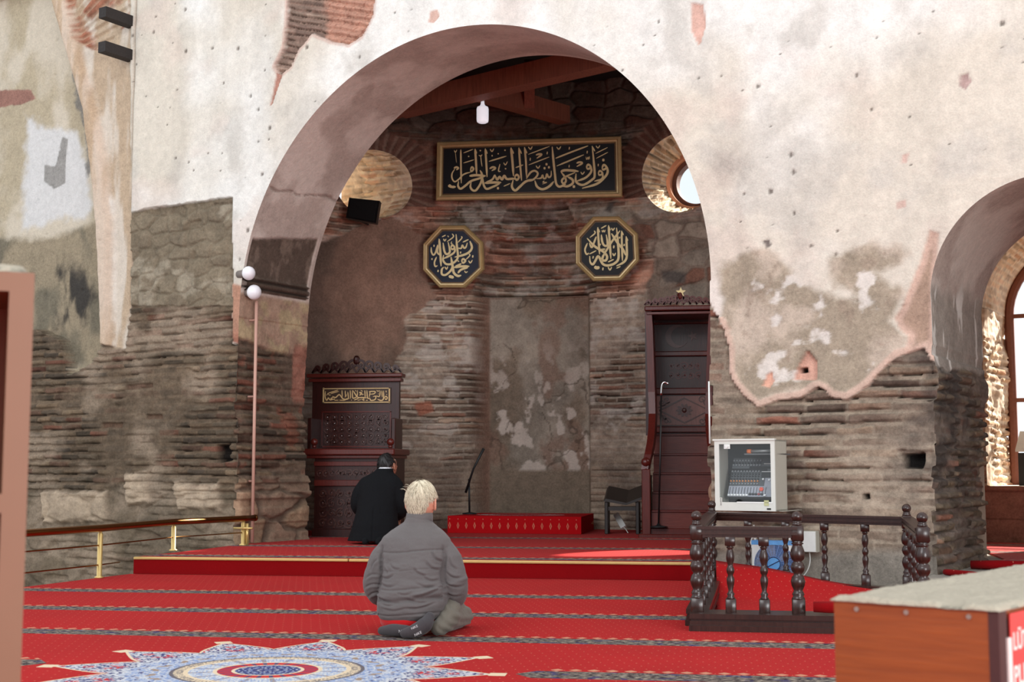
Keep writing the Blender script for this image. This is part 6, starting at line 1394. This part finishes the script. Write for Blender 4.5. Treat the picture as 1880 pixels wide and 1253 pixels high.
# ------------------------------------------------------------------ people
M['skin'] = simple('skin', (206, 142, 118), 0.55, var=0.06, scale=18); M['skin2'] = simple('skin_olive', (176, 120, 96), 0.55, var=0.06, scale=18)
def fabric(name, rgb, rough=0.85, scale=240, var=0.14):
    m, b = new_mat(name, rough, 0, 0.25); co = objco(); n = vnoise(co, scale, 2); k = vnoise(co, 14, 3); c = lin(*rgb)
    setc(b, vmix(n*0.6+k*0.4, tuple(c*(1-var*1.5)), tuple(np.minimum(1, c*(1+var*1.5))))); bump(b, n+k*2.0, 0.004, 0.4)
    b.inputs['Sheen Weight'].default_value = 0.15; return m
M['jacket'] = fabric('grey_jacket', (92, 87, 86)); M['trouser'] = fabric('olive_grey_trousers', (100, 94, 84)); M['redshirt'] = fabric('red_shirt', (186, 16, 20)); M['sock'] = fabric('charcoal_sock', (62, 58, 60), 0.95)
M['coat'] = fabric('black_wool_coat', (15, 16, 19), 0.95); M['coat'].node_tree.nodes['Principled BSDF'].inputs['Sheen Weight'].default_value = 0.0; M['sockwhite'] = simple('sock_print', (186, 184, 184), 0.8)
M['hairwhite'] = simple('white_hair', (204, 192, 168), 0.6, var=0.16, scale=90); M['hairblack'] = simple('black_hair', (24, 20, 19), 0.5, var=0.1, scale=60)
def chain(mb, pts, rad, n=14, sub=5):
    """a tapering limb through joints"""
    c = catmull(pts, sub); r = np.interp(np.linspace(0, 1, len(c)), np.linspace(0, 1, len(rad)), rad); mb.tube(c, list(r), n)
    mb.ball(c[0], r[0], 12, 8); mb.ball(c[-1], r[-1], 12, 8); return mb
def head_into(mb, c, yaw, pitch, s=1.0):
    """skull, jaw, nose, brow, lips, ears; face towards +Y before turning"""
    R_ = Matrix.Rotation(yaw, 3, 'Z') @ Matrix.Rotation(-pitch, 3, 'X')
    def T(p): v = R_ @ Vector([q*s for q in p]); return (c[0]+v.x, c[1]+v.y, c[2]+v.z)
    n, m = 28, 20; b = len(mb.v); 
    for i in range(m+1):
        th = math.pi*i/m
        for k in range(n):
            a = 2*math.pi*k/n; x = math.sin(th)*math.cos(a); y = math.sin(th)*math.sin(a); z = -math.cos(th)
            w = 0.076; d = 0.094; hh = 0.116
            if z < 0: w *= 1-0.28*(-z)**1.3; d *= 1-0.10*(-z)
            yy = y*d; 
            if y < -0.0 and z < -0.2: yy *= 1-0.45*(-z-0.2)
            if y > 0: yy += 0.006*math.exp(-((z-0.32)/0.12)**2)*y - 0.008*math.exp(-((z-0.08)/0.10)**2)*y*(1 if abs(x) > 0.15 else 0.2) + 0.010*math.exp(-((z+0.85)/0.2)**2)*y
            mb.v.append(T((x*w, yy, z*hh)))
    for i in range(m):
        for k in range(n): mb.f.append((b+i*n+k, b+i*n+(k+1) % n, b+(i+1)*n+(k+1) % n, b+(i+1)*n+k))
    mb.tube([T((0, 0.086, 0.02)), T((0, 0.100, -0.012)), T((0, 0.112, -0.030))], [0.010*s, 0.012*s, 0.016*s], 10); mb.ball(T((0, 0.108, -0.030)), 0.0155*s, 10, 7)
    for sx in (-1, 1): mb.ball(T((sx*0.012, 0.100, -0.034)), 0.009*s, 8, 6)
    mb.tube([T((-0.022, 0.088, -0.062)), T((0, 0.098, -0.060)), T((0.022, 0.088, -0.062))], [0.006*s, 0.009*s, 0.006*s], 8); mb.tube([T((-0.018, 0.086, -0.070)), T((0, 0.095, -0.071)), T((0.018, 0.086, -0.070))], [0.006*s, 0.009*s, 0.006*s], 8)
    for sx in (-1, 1):
        for k in range(9):
            a = -1.2+2.9*k/8; mb.ball(T((sx*(0.085+0.006*math.sin(k*0.4)), -0.006-0.016*math.cos(a+0.4), 0.002+0.031*math.sin(a))), 0.0085*s, 8, 6)
        mb.ball(T((sx*0.078, 0.0, 0.0)), (0.013*s, 0.016*s, 0.024*s), 10, 8); mb.ball(T((sx*0.078, 0.006, -0.028)), 0.009*s, 8, 6)
    return T
def hand_into(mb, wrist, d, palm_n, side, curl=0.5, s=1.0):
    """palm, four fingers and a thumb leaving the side of the palm"""
    d = np.asarray(d, float); d = d/np.linalg.norm(d); n = np.asarray(palm_n, float); n = n-d*(n@d); n = n/np.linalg.norm(n); w = np.cross(d, n)*side; wr = np.asarray(wrist, float)
    for t in np.linspace(-0.028, 0.028, 5): mb.tube([wr+w*t*0.7*s, wr+d*0.045*s+w*t*s, wr+d*0.088*s+w*t*1.1*s], [0.014*s, 0.015*s, 0.012*s], 8)
    for i, (off, ln) in enumerate(((0.031, 0.072), (0.011, 0.082), (-0.010, 0.077), (-0.029, 0.060))):
        p = wr+d*0.085*s+w*off*s; pts = [p]; a = 0.15
        for k, f in enumerate((0.45, 0.32, 0.23)):
            a += curl*0.55; p = p+(d*math.cos(a)+n*math.sin(a))*ln*f*s+w*off*0.06*s; pts.append(p)
        mb.tube(pts, [0.0095*s, 0.009*s, 0.0082*s, 0.007*s], 8); mb.ball(pts[-1], 0.0072*s, 8, 6)
    p = wr+d*0.025*s+w*0.030*s; q = p+(d*0.55+w*0.75+n*0.2)*0.036*s; r = q+(d*0.85+w*0.35+n*0.35)*0.030*s; e = r+(d*0.9+w*0.1+n*0.4)*0.024*s
    mb.tube([p, q, r, e], [0.016*s, 0.0125*s, 0.0105*s, 0.008*s], 8); mb.ball(e, 0.008*s, 8, 6)
def hair_shell(T, pts_fn, mat, name, parent, strands, length, seed, s=1.0, front=0.035, low=-0.055, thick=0.012):
    rn = random.Random(seed); mb = MB(); n, m = 40, 26; b = len(mb.v); G = {}
    def surf(a, th, t):
        x = math.sin(th)*math.cos(a); y = math.sin(th)*math.sin(a); z = -math.cos(th)
        w = 0.079; d = 0.098; hh = 0.119
        if z < 0: w *= 1-0.22*(-z)**1.3; d *= 1-0.06*(-z)
        yy = y*d
        if y < 0 and z < -0.2: yy *= 1-0.40*(-z-0.2)
        k = 1+t/0.09; return (x*w*k, yy*k, z*hh*k)
    def covered(p): 
        lim = low+(0.09*max(0, p[1]+0.004)/0.05 if p[1] > -0.004 else 0)
        lim = max(lim, low+0.075*min(1, (abs(p[0])/0.075)**3))
        if abs(p[0]) > 0.050 and p[1] > -0.052: lim = max(lim, 0.020+0.4*max(0, -0.03-p[1])*-1)
        return p[2] > lim and p[1] < front+0.25*max(0, p[2]-0.05)
    for i in range(m+1):
        for k in range(n):
            a = 2*math.pi*k/n; th = math.pi*i/m; t = thick*(0.55+0.9*vn(np.array(a*6), np.array(th*2.5), seed)); G[i, k] = surf(a, th, float(t))
    V_ = [T(G[i, k]) for i in range(m+1) for k in range(n)]; F = []
    for i in range(m):
        for k in range(n):
            q = [(i, k), (i, (k+1) % n), (i+1, (k+1) % n), (i+1, k)]
            if all(covered(G[x]) for x in q): F.append(tuple(x[0]*n+x[1] for x in q))
    V2 = V_+[T(tuple(c*0.90 for c in G[i, k])) for i in range(m+1) for k in range(n)]; F2 = list(F); N_ = len(V_)
    ed = {}
    for f in F:
        for e in range(4): ed[(f[e], f[(e+1) % 4])] = 1
    for (p, q) in ed:
        if (q, p) not in ed: F2.append((q, p, p+N_, q+N_))
    mb.add(V2, F2)
    for _ in range(strands):
        a = rn.uniform(0, 2*math.pi); th = math.acos(max(-1, min(1, -rn.uniform(-0.35, 0.98)))); p = surf(a, th, thick*0.5)
        if not covered(p): continue
        j = rn.uniform(-0.10, 0.10); st = rn.uniform(0.07, 0.12)*length/0.034; pts = []; lift = rn.uniform(0.75, 1.35)
        for k in range(6):
            q = surf(a+j*k*0.6+0.03*math.sin(k+a*9), max(0.3, th-st*k), thick*(lift+0.07*k))
            pts.append(T(q))
            if not covered(q): break
        if len(pts) < 2: continue
        mb.tube(pts, [0.0021*s*(1-0.8*i/(len(pts)-1))+0.0003 for i in range(len(pts))], 4, False)
    return mb.build(name, mat, parent, True)

# ---- elderly man kneeling in a grey jacket
B = at_z(748, 1172, 0.0); HB = np.array([B[0], B[1]+0.16, 0.0])
def W(x, y, z): return (HB[0]+x, HB[1]+y, z)
man = thing('person', 'kneeling person with white hair in a grey jacket on the red carpet', 'person', (HB[0], HB[1], 0))
bd = MB()
bd.loft([(HB[0], HB[1], 0.10, 0.15, 0.12), (HB[0], HB[1], 0.22, 0.165, 0.12), (HB[0], HB[1]+0.02, 0.36, 0.15, 0.11), (HB[0], HB[1]+0.04, 0.50, 0.165, 0.10), (HB[0], HB[1]+0.05, 0.57, 0.14, 0.085), (HB[0], HB[1]+0.06, 0.63, 0.07, 0.06)], 24)
chain(bd, [W(0, 0.06, 0.60), W(0.008, 0.085, 0.68), W(0.015, 0.10, 0.75)], [0.062, 0.056, 0.055])
HC = W(0.020, 0.120, 0.785)
Tm = head_into(bd, HC, -0.14, -0.30, 1.07)
for sx in (-1, 1):
    sh_, el, wr_ = W(sx*0.160, 0.050, 0.505), W(sx*0.248, 0.05, 0.30), W(sx*0.185, 0.27, 0.185)
    chain(bd, [sh_, el, wr_], [0.044, 0.040, 0.028]); hand_into(bd, wr_, (-sx*0.25, 0.9, -0.22), (0, -0.2, -1), sx, 0.35)
    chain(bd, [W(sx*0.09, 0.03, 0.16), W(sx*0.13, 0.25, 0.15), W(sx*0.16, 0.46, 0.085)], [0.085, 0.078, 0.055])
    chain(bd, [W(sx*0.16, 0.46, 0.06), W(sx*0.12, 0.15, 0.055), W(sx*0.07, -0.10, 0.045)], [0.052, 0.05, 0.035])
v, f = remesh(bd, 0.0055, 3); body = link_mesh('body', v, f, M['skin'], man, True)
for sx in (-1, 1):
    e = MB().ball(Tm((sx*0.030, 0.082, 0.012)), 0.0105, 12, 8).build('eye', simple('eye_white', (226, 220, 212), 0.3), body, True)
hair_shell(Tm, None, M['hairwhite'], 'hair', man, 1500, 0.034, 3, 1.07, 0.045, -0.040, 0.014)
m = MB(); rn = random.Random(5)
for k in range(7):
    p = Vector((-0.066+rn.uniform(-0.012, 0.02), -0.02+rn.uniform(-0.03, 0.03), 0.085+rn.uniform(-0.02, 0.02))); pts = [Tm(tuple(p))]
    for i in range(3): p = p+Vector((-0.013+rn.uniform(-0.006, 0.010), rn.uniform(-0.006, 0.004), 0.010-0.006*i+rn.uniform(-0.004, 0.006))); pts.append(Tm(tuple(p)))
    m.tube(pts, [0.0016, 0.0014, 0.001, 0.0003], 5, False)
m.build('loose_hair', M['hairwhite'], man, True)
# jacket
jk = MB()
jk.loft([W(-0.025, 0.0, 0.095)+(0.175, 0.155), W(-0.02, 0.0, 0.13)+(0.205, 0.175), W(-0.005, 0.005, 0.19)+(0.218, 0.185), W(0.0, 0.01, 0.26)+(0.215, 0.18), W(0.0, 0.02, 0.34)+(0.200, 0.165), W(0, 0.035, 0.44)+(0.208, 0.155), W(0, 0.05, 0.50)+(0.228, 0.150), W(0, 0.055, 0.545)+(0.226, 0.140), W(0, 0.06, 0.585)+(0.205, 0.128), W(0.003, 0.068, 0.622)+(0.165, 0.112), W(0.005, 0.076, 0.652)+(0.120, 0.097), W(0.008, 0.082, 0.675)+(0.088, 0.088), W(0.010, 0.085, 0.70)+(0.077, 0.083)], 40, 2.25)
for sx in (-1, 1):
    chain(jk, [W(sx*0.160, 0.055, 0.510), W(sx*0.205, 0.05, 0.44), W(sx*0.250, 0.045, 0.31), W(sx*0.240, 0.10, 0.230), W(sx*0.195, 0.245, 0.190)], [0.080, 0.086, 0.078, 0.070, 0.056], 18)
jk.loft([W(0.008, 0.083, 0.63)+(0.084, 0.086), W(0.011, 0.087, 0.695)+(0.079, 0.084), W(0.013, 0.089, 0.722)+(0.076, 0.080)], 30)
CREASES = [(0.03, 0.40, 0.10, 0.365, 0.009), (0.10, 0.44, 0.17, 0.395, 0.010), (0.09, 0.355, 0.165, 0.335, 0.008), (0.04, 0.24, 0.175, 0.285, 0.012), (0.0, 0.225, 0.13, 0.213, 0.010), (-0.17, 0.345, -0.10, 0.365, 0.008), (-0.185, 0.31, -0.09, 0.30, 0.008),
           (-0.20, 0.225, -0.04, 0.205, 0.011), (-0.18, 0.198, -0.08, 0.194, 0.008), (0.13, 0.50, 0.178, 0.445, 0.010), (-0.182, 0.46, -0.150, 0.38, 0.010), (0.0, 0.172, 0.15, 0.200, 0.008), (-0.15, 0.165, -0.02, 0.170, 0.006), (0.05, 0.32, 0.15, 0.30, 0.006), (-0.12, 0.42, -0.06, 0.40, 0.006), (-0.06, 0.26, 0.02, 0.262, 0.005),
           (0.225, 0.46, 0.262, 0.40, 0.008), (0.215, 0.37, 0.290, 0.345, 0.009), (0.21, 0.31, 0.300, 0.295, 0.009), (0.205, 0.25, 0.285, 0.235, 0.009), (-0.225, 0.45, -0.262, 0.39, 0.008), (-0.215, 0.36, -0.290, 0.34, 0.009), (-0.21, 0.30, -0.300, 0.28, 0.009), (-0.205, 0.25, -0.285, 0.225, 0.009)]
def jdisp(co, nr):
    x = co[:, 0]-HB[0]; y = co[:, 1]-HB[1]; z = co[:, 2]; back = sst(0.3, -0.3, nr[:, 1]); t = np.abs(x) < 0.20
    sl = sst(0.19, 0.23, np.abs(x)); rg_ = np.abs(fbm(x*7+z*3, z*13-x*4, 905, 3)-0.5); d = 0.020*(1-0.6*sl)*(fbm(x*5+3, z*15, 901, 4)-0.5)*sst(0.62, 0.48, z)+0.004*(fbm(x*22, z*30, 902, 3)-0.5)
    for zs, w, k in ((0.505+0.06*x*x, 0.005, 0.005), (0.285, 0.006, 0.005), (0.222, 0.012, 0.012), (0.135, 0.006, 0.005), (0.395, 0.004, 0.0025)):
        d = d-1.5*k*np.exp(-((z-zs-0.010*np.sin(x*11))/w)**2)*back*t
    ax_ = np.abs(np.abs(x)-0.195-0.03*np.sin(z*30)*0.2); d = d-0.016*np.exp(-(ax_/0.009)**2)*back*sst(0.22, 0.30, z)*sst(0.56, 0.50, z)
    for (xa_, za, xb_, zb2, am) in CREASES:
        ex, ez = xb_-xa_, zb2-za; L2 = ex*ex+ez*ez; t_ = ((x-xa_)*ex+(z-za)*ez)/L2; dd_ = ((x-xa_)*(-ez)+(z-za)*ex)/math.sqrt(L2)+0.010*np.sin(t_*3.1)
        en = sst(-0.25, 0.25, t_)*sst(1.25, 0.70, t_); d = d-am*np.exp(-(dd_/0.0065)**2)*en*(nr[:, 1] < 0.35)+am*0.7*np.exp(-((dd_-0.014)/0.010)**2)*en*(nr[:, 1] < 0.35)
    fold = np.exp(-((z-0.245-0.35*(x-0.05))/0.014)**2)*(x > 0.02)*back; d = d+0.008*fold
    return d
v, f = remesh(jk, 0.0052, 3, jdisp); jacket = link_mesh('jacket', v, f, M['jacket'], man, True)
m = MB(); m.loft([W(0.011, 0.087, 0.676)+(0.085, 0.089), W(0.013, 0.090, 0.700)+(0.084, 0.088), W(0.014, 0.092, 0.728)+(0.081, 0.086), W(0.014, 0.092, 0.732)+(0.074, 0.078), W(0.013, 0.090, 0.70)+(0.072, 0.076)], 36); m.build('collar', M['jacket'], jacket, True)
m = MB(); m.loft([W(-0.03, 0.0, 0.045)+(0.150, 0.130), W(-0.028, 0.0, 0.065)+(0.172, 0.150), W(-0.026, 0.0, 0.10)+(0.182, 0.160), W(-0.02, 0.0, 0.16)+(0.18, 0.15)], 36); m.build('red_shirt', M['redshirt'], man, True)
tr = MB()
tr.loft([W(-0.02, 0.03, 0.02)+(0.13, 0.12), W(-0.02, 0.02, 0.05)+(0.165, 0.145), W(-0.01, 0.03, 0.12)+(0.175, 0.15), W(0, 0.04, 0.20)+(0.16, 0.12)], 30)
for sx in (-1, 1):
    chain(tr, [W(sx*0.10, 0.03, 0.15), W(sx*0.15, 0.25, 0.15), W(sx*0.18, 0.46, 0.095)], [0.098, 0.092, 0.068], 18)
    k = 1.25 if sx > 0 else 1.0
    chain(tr, [W(sx*0.18*k, 0.44, 0.07), W(sx*0.15*k, 0.18, 0.075), W(sx*0.115*k, 0.0, 0.075)], [0.066, 0.068, 0.060], 16)
chain(tr, [W(0.16, 0.10, 0.17), W(0.215, 0.02, 0.12), W(0.205, -0.06, 0.075)], [0.085, 0.082, 0.058], 16)
chain(tr, [W(0.205, -0.05, 0.075), W(0.175, -0.10, 0.055)], [0.056, 0.050], 14)
def tdisp(co, nr):
    x = co[:, 0]-HB[0]; z = co[:, 2]; y = co[:, 1]-HB[1]; return 0.010*(fbm(x*9+y*6, z*16+y*5, 911, 4)-0.5)+0.004*np.sin((z*1.3+x)*90)*sst(0.15, 0.2, x)
v, f = remesh(tr, 0.0075, 3, tdisp); v[:, 2] = np.maximum(v[:, 2], 0.004); link_mesh('trousers', v, f, M['trouser'], man, True)
for pts, rr in (([W(-0.165, -0.125, 0.035), W(-0.09, -0.155, 0.045), W(0.0, -0.175, 0.042), W(0.075, -0.185, 0.034)], [0.026, 0.036, 0.034, 0.022]), ([W(-0.005, -0.215, 0.034), W(0.06, -0.215, 0.050), W(0.115, -0.195, 0.085), W(0.135, -0.165, 0.125)], [0.028, 0.042, 0.046, 0.030])):
    m = MB(); chain(m, pts, rr, 16); v, f = remesh(m, 0.005, 2); v[:, 2] = np.maximum(v[:, 2], 0.003); so = link_mesh('sock', v, f, M['sock'], man, True)
    c = np.array(pts[1]) if rr[0] < 0.027 else np.array(pts[1])
    if rr[0] < 0.027: text_mesh('sock_print', 'NIKE', 0.024, np.array(pts[1])+[0.045, -0.046, -0.010], (1, -0.15, 0), EZ, (0, -1, 0), M['sockwhite'], so)
    else:
        text_mesh('sock_print', 'NIKE', 0.022, np.array(pts[1])+[0.008, -0.0475, -0.028], (0.85, 0.2, 0.40), (-0.40, 0, 0.9), (0, -1, 0), M['sockwhite'], so)
        text_mesh('sock_print', 'NIKE', 0.020, np.array(pts[1])+[-0.012, -0.046, 0.010], (0.85, 0.2, 0.40), (-0.40, 0, 0.9), (0, -1, 0), M['sockwhite'], so)

# ---- man in the black coat, kneeling before the preaching seat
B2 = at_z(684, 1001, 0.16); K = 1.07
def X(x, y, z): return (B2[0]+x*K, B2[1]+0.20+y*K, 0.16+z*K)
m2 = thing('person', 'kneeling person with black hair in a black coat on the raised platform', 'person', (B2[0], B2[1]+0.2, 0.16))
bd = MB()
def rg(x, y, z, a, b): return X(x, y, z)+(a*K, b*K)
bd.loft([rg(0, 0, 0.10, 0.15, 0.12), rg(0, 0.0, 0.25, 0.16, 0.12), rg(0.0, 0.03, 0.45, 0.15, 0.11), rg(0.01, 0.06, 0.60, 0.17, 0.10), rg(0.02, 0.09, 0.70, 0.14, 0.085), rg(0.03, 0.11, 0.76, 0.07, 0.06)], 24)
chain(bd, [X(0.03, 0.11, 0.71), X(0.045, 0.16, 0.76), X(0.055, 0.20, 0.80)], [0.062*K, 0.055*K, 0.054*K])
Tc = head_into(bd, X(0.060, 0.215, 0.815), -0.45, -0.62, K*1.14)
for sx in (-1, 1):
    chain(bd, [X(sx*0.155, 0.08, 0.60), X(sx*0.225, 0.09, 0.42), X(sx*0.14, 0.32, 0.27)], [0.042, 0.040, 0.03]); hand_into(bd, X(sx*0.14, 0.32, 0.27), (-sx*0.2, 0.9, -0.2), (0, -0.2, -1), sx, 0.35, K)
    chain(bd, [X(sx*0.10, 0.03, 0.17), X(sx*0.13, 0.28, 0.16), X(sx*0.15, 0.50, 0.085)], [0.085, 0.08, 0.056]); chain(bd, [X(sx*0.15, 0.50, 0.06), X(sx*0.12, 0.15, 0.055), X(sx*0.08, -0.12, 0.045)], [0.052, 0.05, 0.035])
v, f = remesh(bd, 0.0065, 3); v[:, 2] = np.maximum(v[:, 2], 0.164); b2 = link_mesh('body', v, f, M['skin2'], m2, True)
for sx in (-1, 1): MB().ball(Tc((sx*0.030, 0.082, 0.012)), 0.0105, 12, 8).build('eye', simple('eye_white', (226, 220, 212), 0.3), b2, True)
hair_shell(Tc, None, M['hairblack'], 'hair', m2, 420, 0.03, 8, K*1.14, 0.045, -0.055, 0.010)
ct = MB()
ct.loft([rg(-0.035, -0.01, 0.035, 0.275, 0.21), rg(-0.03, 0.0, 0.07, 0.268, 0.215), rg(-0.02, 0.01, 0.20, 0.245, 0.21), rg(-0.01, 0.02, 0.36, 0.215, 0.18), rg(0.0, 0.05, 0.50, 0.215, 0.16), rg(0.01, 0.075, 0.60, 0.230, 0.15), rg(0.015, 0.085, 0.65, 0.222, 0.14), rg(0.018, 0.10, 0.69, 0.195, 0.125), rg(0.022, 0.115, 0.725, 0.150, 0.11), rg(0.03, 0.13, 0.755, 0.105, 0.096), rg(0.038, 0.14, 0.785, 0.080, 0.084)], 40, 2.2)
for sx in (-1, 1): chain(ct, [X(sx*0.155+0.01, 0.08, 0.615), X(sx*0.20, 0.07, 0.53), X(sx*0.235, 0.08, 0.42), X(sx*0.22, 0.16, 0.34), X(sx*0.15, 0.30, 0.285)], [0.09*K, 0.086*K, 0.078*K, 0.072*K, 0.058*K], 18)
def cdisp(co, nr):
    x = co[:, 0]-B2[0]; z = co[:, 2]-0.16; return 0.016*(fbm(x*9, z*3.0, 921, 4)-0.5)+0.006*(fbm(x*12, z*18, 922, 3)-0.5)-0.012*np.exp(-(x/0.008)**2)*sst(0.45, 0.35, z)*(nr[:, 1] < 0)
v, f = remesh(ct, 0.009, 3, cdisp); v[:, 2] = np.maximum(v[:, 2], 0.166); coat = link_mesh('coat', v, f, M['coat'], m2, True)
m = MB(); m.loft([rg(0.030, 0.130, 0.742, 0.112, 0.10), rg(0.036, 0.142, 0.770, 0.096, 0.094), rg(0.042, 0.152, 0.790, 0.088, 0.088), rg(0.042, 0.152, 0.792, 0.078, 0.078), rg(0.04, 0.15, 0.76, 0.07, 0.074)], 30); m.build('coat_collar', M['coat'], coat, True)
m = MB(); m.loft([rg(0.041, 0.150, 0.775, 0.077, 0.079), rg(0.045, 0.158, 0.804, 0.072, 0.074), rg(0.045, 0.158, 0.806, 0.066, 0.068)], 28); m.build('white_collar', simple('white_cotton', (222, 222, 226), 0.8), m2, True)
for sx in (-1, 1):
    m = MB(); chain(m, [X(sx*0.08, -0.16, 0.05), X(sx*0.07, -0.24, 0.035)], [0.045, 0.032], 14); v, f = remesh(m, 0.006, 2); v[:, 2] = np.maximum(v[:, 2], 0.163); link_mesh('sock', v, f, M['coat'], m2, True)
